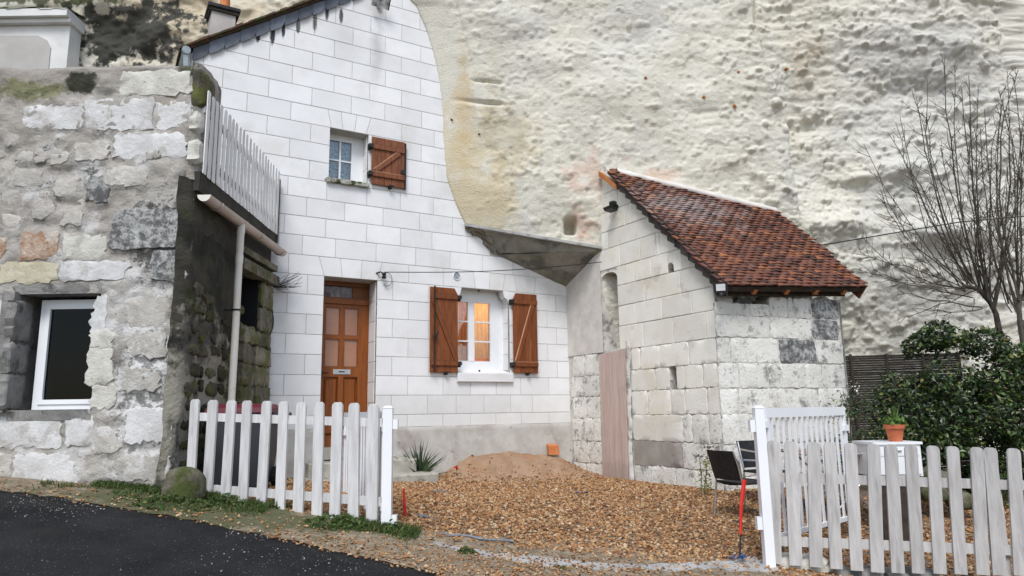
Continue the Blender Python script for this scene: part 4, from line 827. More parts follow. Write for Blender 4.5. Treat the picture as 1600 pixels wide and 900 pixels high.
mid = (wu[0] + wu[1]) / 2; half = wu[3] - mid
win = window('window', mid - half, mid + half, 0.66, 1.885, WW, 2, 3, wu[3] - wu[2], wu[1] - wu[0], 0.022, 'white six-pane window lit warm from inside')
V, Fc = FW.prism([(WIN[0], 1.934), (WIN[0], 1.76), (WIN[0] + 0.05, 1.84), (WIN[0] + 0.075, 1.934)], -0.16, 0.0, 0.002); build('lintel_shoulder', V, Fc, 'white_stone', house)
V, Fc = FW.prism([(WIN[1], 1.74), (WIN[1], 1.934), (WIN[1] - 0.115, 1.934), (WIN[1] - 0.09, 1.83), (WIN[1] - 0.04, 1.80)], -0.16, 0.0, 0.002); build('lintel_shoulder', V, Fc, 'white_stone', house)
dbox('window_filler', 'white_paint', win, mid + half, WIN[1] + 0.02, 0.66, 1.93, -0.06, -0.012, WW); dbox('window_filler', 'white_paint', win, mid - half, mid + half, 1.886, 1.934, -0.06, -0.004, WW)
V, Fc = FW.prism([(2.765, 0.465), (3.745, 0.465), (3.745, 0.60), (2.765, 0.60)], -0.30, 0.05, 0.006); sill = build('window_sill', V, Fc, 'white_stone', house)
m2 = MB(); P_ = [FW.p(WIN[0] + 0.003, 0.601, 0.045), FW.p(WIN[1] - 0.003, 0.601, 0.045), FW.p(WIN[1] - 0.003, 0.66, -0.20), FW.p(WIN[0] + 0.003, 0.66, -0.20), FW.p(WIN[0] + 0.003, 0.50, -0.20), FW.p(WIN[1] - 0.003, 0.50, -0.20)]
m2.add(P_, [[0, 1, 2, 3], [0, 3, 4], [1, 5, 2]]); m2.obj('sill_slope', 'white_stone', sill)
m2 = MB(); FW.box(m2, 3.19, 3.21, 0.625, 0.655, -0.09, -0.06); FW.box(m2, 3.19, 3.21, 1.905, 1.932, -0.09, -0.06); m2.obj('window_catch', 'iron', win)
def curtain(name, u0, u1, z0, z1, d, m, parent, waves, amp=0.02):
    us_ = np.linspace(u0, u1, 40); zs_ = np.linspace(z0, z1, 6); U, Zc = np.meshgrid(us_, zs_, indexing='ij'); D = d + amp * np.sin((U - u0) / (u1 - u0) * waves * 2 * math.pi)
    V_ = FW.P0 + FW.e * U[..., None] + FW.n * D[..., None]; V_[..., 2] = Zc; return fast(name, V_.reshape(-1, 3), grid_faces(40, 6), m, parent)
curtain('curtain', WIN[0], mid + 0.02, 0.60, 1.93, -0.36, 'curtain', win, 6); curtain('curtain', mid + 0.03, WIN[1] - 0.17, 0.86, 1.93, -0.36, 'curtain', win, 5)
curtain('curtain', WIN[1] - 0.20, WIN[1] + 0.1, 0.60, 1.93, -0.42, 'orange_curtain', win, 3); curtain('curtain', mid - 0.10, mid + 0.06, 0.60, 1.93, -0.43, 'orange_curtain', win, 2); curtain('curtain', mid + 0.0, WIN[1], 0.60, 0.90, -0.44, 'orange_curtain', win, 3)
m2 = MB()
for a in ((2.3, 4.4, 0.0, 0.02, -2.2, -0.36), (2.3, 4.4, 2.4, 2.42, -2.2, -0.36), (2.28, 2.3, 0.0, 2.42, -2.2, -0.36), (4.4, 4.42, 0.0, 2.42, -2.2, -0.36), (2.3, 4.4, 0.02, 2.4, -2.22, -2.2)): FW.box(m2, *a)
m2.obj('room', 'room', house)
ld = bpy.data.lights.new('room_lamp', 'POINT'); ld.energy = 34; ld.color = (1.0, 0.60, 0.27); ld.shadow_soft_size = 0.12
lo = bpy.data.objects.new('room_lamp', ld); COL.objects.link(lo); lo.parent = house; lo.location = FW.p(3.45, 1.75, -1.0) - ORG[house]

# ---- upper window
UW = Wall(FW.p(0, 0, -0.22)[:2], AZ_F)
uu = [UW.px(x, 250)[0] for x in (513, 548.5)]; uz = [UW.px(530, y)[1] for y in (283, 220)]
w2 = window('window', uu[0] - 0.045, uu[1] + 0.05, uz[0] - 0.03, uz[1] + 0.04, UW, 2, 2, 0.045, 0.024, 0.022, 'small upper window with lace curtain and mossy sill')
dbox('window_filler', 'white_paint', w2, uu[1] + 0.05, WS[1] + 0.02, 3.36, ZC(15), -0.06, -0.006, UW); dbox('window_filler', 'white_paint', w2, WS[0] - 0.02, uu[1] + 0.05, uz[1] + 0.041, ZC(15), -0.06, -0.004, UW)
curtain('lace_curtain', WS[0] - 0.05, WS[1], 3.33, 4.2, -0.31, 'lace', w2, 5, 0.012)
m2 = MB(); FW.box(m2, 0.5, 1.5, 3.2, 4.4, -0.40, -0.37); m2.obj('dark_backing', 'dark_room', w2)
V, Fc = FW.prism([(0.66, 3.315), (1.315, 3.315), (1.315, 3.385), (0.66, 3.385)], -0.22, 0.06, 0.01, rough=0.004, seed=3); build('window_sill', V, Fc, 'sill_old', house)

# ---- round vent
m2 = MB(); vc = fpt(713.5, 431.5, 0.0); vu, vz = FW.px(713.5, 431.5)
ring = [FW.p(vu + 0.062 * math.cos(t), vz + 0.062 * math.sin(t), 0.006) for t in np.linspace(0, 2 * math.pi, 17)[:-1]]; m2.tube(ring + [ring[0]], 0.007, 6, False); vent = m2.obj('vent', 'white_plastic', house)
for i in range(-2, 3):
    h = math.sqrt(0.058 ** 2 - (i * 0.022) ** 2); a = 0.35
    P1 = (vu + i * 0.022 - h * a, vz - h); P2 = (vu + i * 0.022 + h * a * 0.6, vz + h); m2 = MB(); m2.tube([FW.p(*P1, 0.006), FW.p(*P2, 0.006)], 0.0055, 5); m2.obj('vent_slat', 'grey_fabric', vent)

# ---- things fixed on the facade
ft = thing('flood_lamp', fpt(588, 12, 0.1), 'soiled flood lamp high on the white gable under the roof edge', 'lamp')
c = fpt(590, 6, 0.02); m2 = MB(); m2.box(c + FW.n * 0.0 - FW.e * 0.03 + [0, 0, -0.05], FW.e * 0.06, FW.n * 0.05, [0, 0, 0.12]); m2.obj('bracket', 'lamp_black', ft)
m2 = MB(); tl_v = FW.n * 0.10 + np.array([0, 0, 0.16]); m2.box(c + FW.n * 0.05 - FW.e * 0.13 + [0, 0, -0.10], FW.e * 0.26, tl_v, FW.n * 0.05 - np.array([0, 0, 0.03])); m2.obj('housing', 'soiled_white', ft)
m2 = MB(); m2.box(c + FW.n * 0.055 + FW.e * 0.13 + [0, 0, -0.11], FW.e * 0.012, tl_v * 1.03, FW.n * 0.05 - np.array([0, 0, 0.03])); m2.obj('rim', 'lamp_black', ft)
for o in list(ft.children): renorm(o)
cb_ = thing('overhead_cable', fpt(597, 433, 0.05), 'thin black cable strung from above the door to the shed', 'cable')
m2 = MB(); p0 = fpt(597, 427, 0.10); p1 = GW.p(GW.px(945, 410)[0], GW.px(945, 410)[1], 0.06)
pts = [p0 + (p1 - p0) * t - np.array([0, 0, 0.06 * math.sin(math.pi * t)]) for t in np.linspace(0, 1, 16)]; m2.tube(pts, 0.0065, 5); m2.obj('wire', 'lamp_black', cb_)
m2 = MB(); q = fpt(596, 430, 0.03); m2.tube([fpt(588, 427, 0.0), fpt(592, 426, 0.06), fpt(597, 429, 0.08)], 0.012, 6); m2.lathe(fpt(597, 437, 0.08), [(0.0, 0), (0.03, 0.005), (0.035, 0.03), (0.02, 0.05), (0.034, 0.065), (0.03, 0.09), (0.0, 0.10)], 10); m2.obj('insulator', 'lamp_black', cb_, True)
m2 = MB(); cz0 = fpt(604, 435, 0.03); m2.tube([cz0 + FW.e * (0.075 * math.cos(t) + 0.0) + np.array([0, 0, 0.10 * math.sin(t) - 0.02]) for t in np.linspace(2.2, -2.4, 14)], 0.004, 5); m2.obj('wire_loop', 'lamp_black', cb_)

# ================================================================== SHED
shed = thing('stone_shed', (2.62, 9.1, -1.05), 'low pale stone shed with steep red tiled roof against the cliff', 'shed')
# roof frame first: needed for clipping the gable
C2 = GW.P0 + GW.n * 0.08
TL_ = hit(950, 266, C2, AZ_G); BL_ = hit(1132, 446, C2, AZ_G); BR_ = hit(1353, 448, BL_, math.radians(24)); 
RU = (BR_ - BL_); RUL = np.linalg.norm(RU); RU = RU / RUL; RV = TL_ - BL_; RV = RV - RU * (RV @ RU); RVL = np.linalg.norm(RV); RV = RV / RVL
RN = np.cross(RU, RV); RN = RN / np.linalg.norm(RN)
if RN[2] < 0: RN = -RN
d_ = ray(1213, 331); TR_ = d_ * ((RN @ BL_) / (RN @ d_)); TRu, TRv = (TR_ - BL_) @ RU, (TR_ - BL_) @ RV; TLu = (TL_ - BL_) @ RU
def rp(u, v, h=0.0): return BL_ + RU * u + RV * v + RN * h
# gable line of the roof underside in gable coordinates
gu = lambda P: float((P - GW.P0) @ GW.e)
g0, gz0 = gu(BL_), BL_[2] - 0.06; g1, gz1 = gu(TL_), TL_[2] - 0.06
slope = (gz1 - gz0) / (g1 - g0)
def gclip(poly): return clip(poly, -slope, 1.0, gz0 - slope * g0)
KU = 3.33
mb = MB()
def gb(u0, u1, z0, z1):
    poly = gclip([(u0, z0), (u1, z0), (u1, z1), (u0, z1)])
    if len(poly) >= 3: mb.add(*GW.prism(poly, -0.34, -0.012, 0.001))
NI = (0.98, 1.37, 0.93, 2.14); DR = (0.87, 1.53, -1.0, 0.90); SLT = (2.42, 2.56, 0.24, 0.62); HO = (2.50, 2.62, 1.89, 2.03)
cuts_u = sorted({-0.1, NI[0], NI[1], SLT[0], SLT[1], HO[0], HO[1], KU}); cuts_z = sorted({-1.4, NI[2], NI[3], SLT[2], SLT[3], HO[2], HO[3], 3.9})
for i in range(len(cuts_u) - 1):
    for j in range(len(cuts_z) - 1):
        um, zm = (cuts_u[i] + cuts_u[i + 1]) / 2, (cuts_z[j] + cuts_z[j + 1]) / 2
        if any(a[0] < um < a[1] and a[2] < zm < a[3] for a in (NI, SLT, HO)): continue
        gb(cuts_u[i], cuts_u[i + 1], cuts_z[j], cuts_z[j + 1])
gwall = mb.obj('gable_wall', 'shed_mortar', shed)
m2 = MB(); GW.box(m2, NI[0] - 0.02, NI[1] + 0.02, NI[2] - 0.02, NI[3] + 0.02, -0.46, -0.345); m2.obj('niche_back', 'niche', gwall)
m2 = MB(); GW.box(m2, SLT[0] - 0.02, SLT[1] + 0.02, SLT[2] - 0.02, SLT[3] + 0.02, -0.40, -0.30); GW.box(m2, HO[0] - 0.02, HO[1] + 0.02, HO[2] - 0.02, HO[3] + 0.02, -0.40, -0.30); m2.obj('slit_back', 'dark_room', gwall)
GROWS = [  # z0, z1, joints (u), rough
    (3.43, 3.80, [1.47], 0), (3.12, 3.43, [1.47], 0), (2.80, 3.12, [1.62, 1.73], 0), (2.52, 2.80, [1.19, 1.84], 0), (2.19, 2.52, [1.46, 1.94, 2.28, 2.36, 2.81], 0),
    (1.89, 2.19, [NI[0], NI[1], 1.65, 1.78, 2.16, 2.79], 0), (1.57, 1.89, [NI[0], NI[1], 1.99, 2.73], 0), (1.26, 1.57, [NI[0], NI[1], 1.77, 2.34, 2.93], 0), (0.90, 1.26, [NI[0], NI[1], 1.92, 2.54, 3.16], 0),
    (0.58, 0.90, [1.62, 1.83, 2.25, 2.82], 1), (0.27, 0.58, [1.58, 2.13, 2.42, 2.56, 2.72, 3.05], 1), (-0.07, 0.27, [1.60, 1.95, 2.42, 2.70, 3.10], 1), (-0.44, -0.07, [1.60, 2.64, 2.80, 3.10], 2), (-0.78, -0.44, [1.58, 2.60, 3.05], 2), (-1.12, -0.78, [1.55, 1.95, 2.45, 2.9], 2)]
for ri, (z0, z1, js, rg_) in enumerate(GROWS):
    us_ = [DR[1] + 0.06 if z1 < 0.91 else (0.95 if z1 > 2.2 else NI[0])] + [j for j in js if j > (DR[1] + 0.06 if z1 < 0.91 else 0.95)] + [KU - 0.002]
    if z1 > 2.2: us_[0] = 1.02 if z1 > 2.6 else 0.75
    for a0, a1 in zip(us_[:-1], us_[1:]):
        if a1 - a0 < 0.05: continue
        um, zm = (a0 + a1) / 2, (z0 + z1) / 2
        if any(h[0] - 0.005 <= um <= h[1] + 0.005 and h[2] < zm < h[3] for h in (NI, SLT)): continue
        segs = [[(a0 + 0.005, z0 + 0.005), (a1 - 0.005, z0 + 0.005), (a1 - 0.005, z1 - 0.005), (a0 + 0.005, z1 - 0.005)]]
        if z0 < HO[2] + 0.01 < z1 and a0 < HO[0] < a1 and z1 > HO[3]:
            segs = [[(a0 + 0.005, z0 + 0.005), (HO[0], z0 + 0.005), (HO[0], z1 - 0.005), (a0 + 0.005, z1 - 0.005)], [(HO[1], z0 + 0.005), (a1 - 0.005, z0 + 0.005), (a1 - 0.005, z1 - 0.005), (HO[1], z1 - 0.005)], [(HO[0] + 0.001, HO[3]), (HO[1] - 0.001, HO[3]), (HO[1] - 0.001, z1 - 0.005), (HO[0] + 0.001, z1 - 0.005)]]
        for poly in segs:
            poly = gclip(poly)
            if len(poly) < 3: continue
            A_ = np.array(poly)
            if np.ptp(A_[:, 0]) < 0.04 or np.ptp(A_[:, 1]) < 0.03: continue
            if rg_ == 0: V, Fc = GW.prism(poly, -0.08, RNG.uniform(-0.002, 0.003), 0.006, seed=ri * 31 + int(a0 * 100)); mm_ = 'shed_stone'
            elif rg_ == 1: V, Fc = GW.prism(poly, -0.08, RNG.uniform(-0.004, 0.004), 0.004, rough=0.004, bulge=0.002, seed=ri * 31 + int(a0 * 100)); mm_ = 'shed_stone'
            else: V, Fc = GW.prism(poly, -0.08, RNG.uniform(-0.006, 0.006), 0.004, rough=0.007, bulge=0.003, seed=ri * 31 + int(a0 * 100)); mm_ = 'shed_render' if (a0 < 2.0 and ri == 13) else ('shed_rough_stone' if a0 > 2.5 or ri == 14 else 'shed_stone')
            build('stone_block', V, Fc, mm_, gwall)
# rough masonry left of the pink door, plastered pier above it
for ri, (z0, z1, js) in enumerate([(0.55, 0.9, [0.12, 0.45, 0.82]), (0.22, 0.55, [0.05, 0.4, 0.84]), (-0.12, 0.22, [0.1, 0.47, 0.84]), (-0.48, -0.12, [0.05, 0.36, 0.62, 0.84]), (-0.82, -0.48, [0.08, 0.5, 0.84]), (-1.1, -0.82, [0.05, 0.4, 0.84])]):
    for a0, a1 in zip(js[:-1], js[1:]):
        V, Fc = GW.prism([(a0 + 0.006, z0 + 0.006), (a1 - 0.006, z0 + 0.006), (a1 - 0.006, z1 - 0.006), (a0 + 0.006, z1 - 0.006)], -0.08, 0.0, 0.004, rough=0.007, bulge=0.003, seed=900 + ri * 7 + int(a0 * 50)); build('stone_block', V, Fc, 'shed_rough_stone', gwall)
us_ = np.linspace(0.0, NI[0] - 0.01, 30); zs_ = np.linspace(0.9, 2.5, 50); U, Zp = np.meshgrid(us_, zs_, indexing='ij'); D = 0.004 + 0.02 * fbm(U * 4, Zp * 3, 4, 431)
Vp = GW.P0[None, None] + GW.e * U[..., None] + GW.n * D[..., None]; Vp[..., 2] = Zp; fast('plastered_pier', Vp.reshape(-1, 3), grid_faces(30, 50), 'flashing', gwall)
V, Fc = GW.prism([(NI[0] - 0.12, 2.12), (NI[1] + 0.01, 2.12), (NI[1] + 0.01, 2.19), (NI[0] - 0.04, 2.19)], -0.30, -0.02, 0.01); build('niche_arch', V, Fc, 'niche', gwall)
m2 = MB(); GW.box(m2, NI[0] + 0.17, NI[1] - 0.002, NI[2] + 0.002, NI[2] + 0.42, -0.29, -0.20); m2.obj('niche_fill', 'shed_rough_stone', gwall)
for (u0_, u1_, zt2) in ((SLT[0], SLT[1], SLT[3]), (HO[0], HO[1], HO[3]), (NI[0], NI[1], NI[3])):
    w2_ = (u1_ - u0_) / 2; hh2 = w2_ * (0.9 if w2_ < 0.1 else 0.45)
    for sg in (-1, 1):
        arc = [((u0_ + u1_) / 2 + sg * w2_ * math.cos(t), zt2 - hh2 + hh2 * math.sin(t)) for t in np.linspace(0, math.pi / 2, 6)]
        V, Fc = GW.prism(arc + [((u0_ + u1_) / 2 + sg * w2_, zt2)], -0.30, -0.001, 0.001); q_ = build('arch_spandrel', V, Fc, 'shed_stone', gwall); renorm(q_)
# pink board door with render strip
V, Fc = GW.prism([(DR[0], DR[2] - 0.02), (DR[1] - 0.05, DR[2] - 0.02), (DR[1], DR[3]), (DR[0] + 0.04, DR[3] - 0.03)], 0.01, 0.035, 0.003); bd = build('door', V, Fc, 'pink_board', shed); setp(bd, 'unpainted pinkish board closing the shed doorway')
for q in range(1, 4):
    u_ = DR[0] + (DR[1] - DR[0]) * q / 4
    m2 = MB(); GW.box(m2, u_ - 0.0015, u_ + 0.0015, DR[2] + 0.01, DR[3] - 0.05, 0.034, 0.0358); m2.obj('board_seam', 'table_wood', bd)
us_ = np.linspace(0, 1, 10); zs_ = np.linspace(DR[2] - 0.1, DR[3] + 0.12, 60); U, Zp = np.meshgrid(us_, zs_, indexing='ij'); wv = 0.10 + 0.05 * fbm(zs_ * 4, zs_ * 0, 3, 44)[None, :]
UU = DR[1] - 0.05 + 0.05 * (Zp - DR[2]) / 1.9 + U * wv; D = 0.012 + 0.03 * np.sin(U * math.pi) + 0.03 * fbm(UU * 12, Zp * 12, 3, 47)
Vp = GW.P0[None, None] + GW.e * UU[..., None] + GW.n * D[..., None]; Vp[..., 2] = Zp; fast('render_strip', Vp.reshape(-1, 3), grid_faces(10, 60), 'shed_mortar', gwall)

# shed front wall
SLN = 2.14
mb = MB(); SW.box(mb, 0.0, SLN, -1.5, 1.36, -0.35, -0.006); SW.box(mb, 0.92, SLN, 1.3605, 1.46, -0.35, -0.006)
fwall = mb.obj('front_wall', 'shed_mortar', shed)
SROWS = [(1.20, 1.49, [0.0, 0.31, 0.57, 0.90, 1.22, 1.32, 1.63, SLN], 'nrnrnrl'), (0.91, 1.20, [0.0, 0.52, 0.89, 1.38, 1.61, 2.09], 'nrrrl'), (0.58, 0.91, [0.0, 0.22, 1.0, 1.66, SLN], 'nnlr'), (0.25, 0.58, [0.0, 0.32, 0.79, 1.42, 1.72, SLN], 'nrnnn'), (-0.07, 0.25, [0.0, 0.29, 0.93, 1.62, SLN], 'nnnr'),
         (-0.45, -0.07, [0.0, 0.45, 1.1, 1.7, SLN], 'nrnr'), (-0.85, -0.45, [0.0, 0.6, 1.3, SLN], 'rnr'), (-1.25, -0.85, [0.0, 0.5, 1.2, SLN], 'rnr')]
for ri, (z0, z1, js, ty) in enumerate(SROWS):
    for q, (a0, a1) in enumerate(zip(js[:-1], js[1:])):
        t_ = ty[q]; z1 = min(z1, 1.375) if (ri == 0 and a1 < 0.95) else SROWS[ri][1]; poly = [(a0 + 0.009, z0 + 0.008), (a1 - 0.009, z0 + 0.008), (a1 - 0.009, z1 - 0.008), (a0 + 0.009, z1 - 0.008)]
        V, Fc = SW.prism(poly, -0.06, RNG.uniform(-0.004, 0.008), 0.004, rough=0.0055, bulge=0.004 if t_ != 'n' else 0.002, seed=500 + ri * 17 + q)
        build('stone_block', V, Fc, dict(n='shed_rough_stone', r='shed_rough_stone', l='lichen_stone')[t_], fwall)
# corner quoins showing on the gable side already; right end and inside
mb = MB(); P0_ = SW.p(SLN, 0, 0); bk = np.array([0.45, 1.6, 0]); mb.box(P0_ + [0, 0, -1.5], SW.e * 0.03, bk, [0, 0, 2.95]); rw = mb.obj('end_wall', 'wall_stone_grey', shed); renorm(rw)
mb = MB(); SW.box(mb, 0.1, SLN - 0.1, -1.0, 1.45, -1.4, -1.3); mb.obj('inner_wall', 'dark_room', shed)
for k, (u0, u1, h) in enumerate([(0.9, 1.25, 0.06), (1.25, 1.75, 0.11), (1.8, 2.1, 0.05)]):
    V, Fc = SW.prism([(u0, 1.475), (u1, 1.475), (u1 - 0.04, 1.475 + h), (u0 + 0.05, 1.475 + h * 0.9)], -0.28, -0.06, 0.02, rough=0.008, bulge=0.01, seed=77 + k); build('loose_stone', V, Fc, 'shed_rough_stone', fwall, True)

# ---- shed roof
mb = MB()
top = [rp(0, 0), rp(RUL, 0), rp(TRu, TRv), rp(TLu, RVL)]
mb.add([p - RN * 0.05 for p in top] + [p - RN * 0.012 for p in top], [[3, 2, 1, 0], [4, 5, 6, 7], [0, 1, 5, 4], [1, 2, 6, 5], [2, 3, 7, 6], [3, 0, 4, 7]])
sroof = mb.obj('roof', 'dark_wood', shed); renorm(sroof)
TW, TE = 0.150, 0.068
tv = []
def tile_mesh():
    n = 4; V_ = []
    for k in range(n + 1):
        a = (k / n - 0.5); cz = 0.010 * (1 - (2 * a) ** 2); fy = -0.006 * (1 - (2 * a) ** 2)
        V_ += [(a * TW * 0.97, fy, cz), (a * TW * 0.97, TE * 2.3, cz - 0.034), (a * TW * 0.97, fy, cz - 0.019), (a * TW * 0.97, TE * 2.3, cz - 0.045)]
    Fc = []
    for k in range(n):
        b0, b1 = 4 * k, 4 * k + 4
        Fc += [[b0, b1, b1 + 1, b0 + 1], [b0 + 2, b0 + 3, b1 + 3, b1 + 2], [b0, b0 + 2, b1 + 2, b1]]
    Fc += [[0, 1, 3, 2], [4 * n, 4 * n + 2, 4 * n + 3, 4 * n + 1]]
    return np.array(V_), Fc
TV, TF = tile_mesh()
RM = np.stack([RU, RV, RN], 1)
tiles = []
rows = int(RVL / TE)
for r in range(rows + 1):
    v = r * TE - 0.03; lo_u = TLu * v / RVL
    top_u = RUL + (TRu - RUL) * min(1, max(0, v) / TRv)
    nT = int((top_u - lo_u) / TW) + 1
    for c in range(nT + 1):
        u = lo_u + (c + 0.5 * (r % 2)) * TW + 0.03
        if u > top_u + 0.02: continue
        vmax = RVL + (TRv - RVL) * (u - TLu) / (TRu - TLu)
        if v > vmax - 0.06: continue
        sag = -0.03 * math.sin(math.pi * min(1, max(0, v / RVL))) * math.sin(math.pi * u / RUL) + 0.02 * float(fbm(np.array(u * 1.5), np.array(v * 1.5), 2, 66))
        tiles.append((u, v, sag, RNG.normal(0, 0.045), RNG.normal(0, 0.05), RNG.normal(0, 0.035)))
tiles.sort(key=lambda q: q[1])
tm = bpy.data.meshes.new('roof_tile'); tm.from_pydata(TV.tolist(), [], TF); tm.update(); tm.materials.append(MATS['tile'])
def tile_rot(q):
    a, b_, c_ = q[3], q[4], q[5]
    Rz = np.array([[math.cos(a), -math.sin(a), 0], [math.sin(a), math.cos(a), 0], [0, 0, 1]]); Rx = np.array([[1, 0, 0], [0, math.cos(c_), -math.sin(c_)], [0, math.sin(c_), math.cos(c_)]]); Ry = np.array([[math.cos(b_), 0, math.sin(b_)], [0, 1, 0], [-math.sin(b_), 0, math.cos(b_)]])
    return RM @ Rz @ Rx @ Ry
SV, SF = [], []
for i, q in enumerate(tiles):
    R_ = tile_rot(q); P_ = rp(q[0], q[1], 0.030 + q[2] + 0.004 * (i % 3))
    if i < 295:
        o = bpy.data.objects.new('roof_tile', tm); COL.objects.link(o); o.parent = sroof
        M_ = Matrix.Identity(4)
        for a in range(3):
            for b_ in range(3): M_[a][b_] = R_[a, b_]
            M_[a][3] = P_[a] - ORG[shed][a]
        o.matrix_local = M_
    else:
        n0 = len(SV); SV += list((R_ @ TV.T).T + P_); SF += [[k + n0 for k in f] for f in TF]
st_ = build('roof_tiles', SV, SF, 'tile_far', sroof); setp(st_, kind='stuff')
# dark verge tiles hung on the gable edge
nV = 17
for i in range(nV):
    t0, t1 = i / nV, (i + 1) / nV; A_ = rp(TLu * t0 * 0.95, RVL * t0 * 0.94, 0.02); B_ = rp(TLu * t1 * 0.95, RVL * t1 * 0.94, 0.02)
    ua, ub = gu(A_), gu(B_); za, zb_ = A_[2], B_[2]; dep = 0.20 + RNG.uniform(-0.012, 0.012); off = 0.085 + 0.006 * (i % 2) + RNG.uniform(0, 0.004)
    poly = [(ua + 0.03, za - dep * 0.80), (ub + 0.0, zb_ - dep * 0.98), (ub, zb_ + 0.035), (ua + 0.01, za + 0.035)]
    V, Fc = GW.prism(poly, off - 0.012, off, 0.002); build('verge_tile', V, Fc, 'verge_tile', sroof)
m2 = MB()
for t_ in np.linspace(0.12, 0.93, 5):
    pass
for i, t_ in enumerate((0.20, 0.42, 0.63, 0.84)):
    m2 = MB(); P_ = rp(RUL * t_, -0.02, -0.125); m2.box(P_, RU * 0.065, RV * 0.5, RN * 0.072); q = m2.obj('rafter_tail', 'orange_wood', sroof); renorm(q)
m2 = MB(); P_ = rp(-0.02, 0.005, -0.20); m2.box(rp(0.02, 0.09, -0.15), RU * (RUL - 0.25), RV * 0.06, np.array([0, 0, -0.07])); q = m2.obj('wall_plate', 'dark_wood', sroof); renorm(q)
m2 = MB(); m2.box(rp(-0.0, -0.012, -0.085), RU * (RUL - 0.02), RV * 0.012, RN * 0.075); q = m2.obj('eave_board', 'dark_wood', sroof); renorm(q)
m2 = MB(); A_ = rp(TRu * 0 + RUL - 0.03, -0.02, -0.19); m2.box(A_, RU * 0.025, RV * TRv * 0.98, RN * 0.21); q = m2.obj('verge_board', 'tile', sroof); renorm(q)
m2 = MB(); P_ = rp(TLu + 0.0, RVL * 0.93, -0.04); m2.box(GW.p(gu(TL_) - 0.22, TL_[2] + 0.05, 0.10), GW.e * 0.42 + np.array([0, 0, -0.34]), GW.n * -0.06, np.array([0, 0, -0.085])); q = m2.obj('rafter_end', 'orange_wood', sroof); renorm(q)
# mortar fillet between roof and rock
na = 60; V = []
for i in range(na):
    t_ = i / (na - 1); t_ = 0.05 + 0.95 * t_; u = TLu + (TRu - TLu) * t_; v = RVL + (TRv - RVL) * t_
    a = rp(u, v - 0.05 + 0.03 * float(fbm(np.array(i * 0.35), np.array(0.0), 3, 88)), 0.040); b_ = rp(u, v + 0.05, 0.05 + 0.02 * float(fbm(np.array(i * 0.5), np.array(2.0), 3, 89))); c_ = np.array([b_[0], b_[1] + 0.9, b_[2] + 0.10])
    V += [a - RN * 0.05, a, b_, c_]
fast('mortar_fillet', np.array(V), grid_faces(na, 4), 'flashing', sroof)

# flood lights on the shed
def floodlight(px_, py_, W, label, up=False):
    u, z = W.px(px_, py_); root = thing('flood_light', W.p(u, z, 0.0), label, 'lamp', 'flood lights on the shed')
    m2 = MB(); W.box(m2, u - 0.02, u + 0.02, z - 0.03, z + 0.03, 0.0, 0.07); m2.obj('bracket', 'lamp_black', root)
    return root, u, z
root, u, z = floodlight(965, 323, GW, 'black floodlight under the peak of the shed gable')
m2 = MB(); o_c = GW.p(u - 0.09, z - 0.09, 0.07); m2.box(o_c, GW.e * 0.18, GW.n * 0.13 + np.array([0, 0, 0.02]), np.array([0, 0, 0.045]) + GW.n * 0.02); q = m2.obj('housing', 'lamp_black', root); renorm(q)
m2 = MB(); m2.lathe(GW.p(u, z + 0.0, 0.09), [(0.05, 0), (0.062, 0.02), (0.062, 0.06), (0.04, 0.075)], 12); m2.obj('sensor', 'lamp_black', root, True)
u, z = GW.px(1125, 449); cx = atY(1126, 449, 8.70); fd = np.array([-0.25, -0.95, -0.12]); fd /= np.linalg.norm(fd); sd_ = np.cross(fd, [0, 0, 1]); sd_ /= np.linalg.norm(sd_); ud_ = np.cross(sd_, fd)
root = thing('flood_light', cx, 'square floodlight with bright lens at the shed corner under the eave', 'lamp', 'flood lights on the shed')
m2 = MB(); m2.box(cx - sd_ * 0.085 - ud_ * 0.065, sd_ * 0.17, ud_ * 0.13, -fd * 0.05); q = m2.obj('housing', 'lamp_black', root); renorm(q)
m2 = MB(); m2.box(cx - sd_ * 0.055 - ud_ * 0.042 + fd * 0.001, sd_ * 0.11, ud_ * 0.084, fd * 0.004); q = m2.obj('lens', 'lamp_face', root); renorm(q)
m2 = MB(); m2.tube([cx - fd * 0.05, cx - fd * 0.14 + [0, 0, 0.0], cx - fd * 0.26 + [0.0, 0, 0.10]], 0.014, 6); m2.obj('bracket', 'lamp_black', root)
m2 = MB(); m2.lathe(cx - ud_ * 0.125 - fd * 0.01, [(0.0, 0), (0.03, 0.008), (0.036, 0.03), (0.028, 0.05), (0.014, 0.065)], 10); m2.obj('sensor', 'lamp_black', root, True)

# ================================================================== STONE HOUSE (left)
CXR = -3.17                                   # right corner x at the front, Y = 6.8
lh = thing('stone_house', (-4.6, 6.8, -0.65), 'old rubble-stone house on the left with terrace and dark window', 'house')
WOP = (-4.80, -4.00, 0.085, 1.20)
us = np.concatenate([np.arange(-9, -5.6, 0.12), np.arange(-5.6, CXR + 0.001, 0.026)]); zs = np.arange(-1.5, 3.62, 0.026)
us = np.sort(np.unique(np.concatenate([us, [WOP[0], WOP[1]]]))); zs = np.sort(np.unique(np.concatenate([zs, [WOP[2], WOP[3]]])))
U, Zp = np.meshgrid(us, zs, indexing='ij')
def lwall_d(U, Zp):
    big = 0.10 * fbm(U * 0.9, Zp * 0.9, 3, 501); md = 0.11 * fbm(U * 3.2, Zp * 4.5, 4, 511); fn = 0.045 * fbm(U * 11, Zp * 13, 4, 521, 0.6)
    smooth_top = sstep(3.25, 3.45, Zp) * 0.03
    return big + md + fn + smooth_top
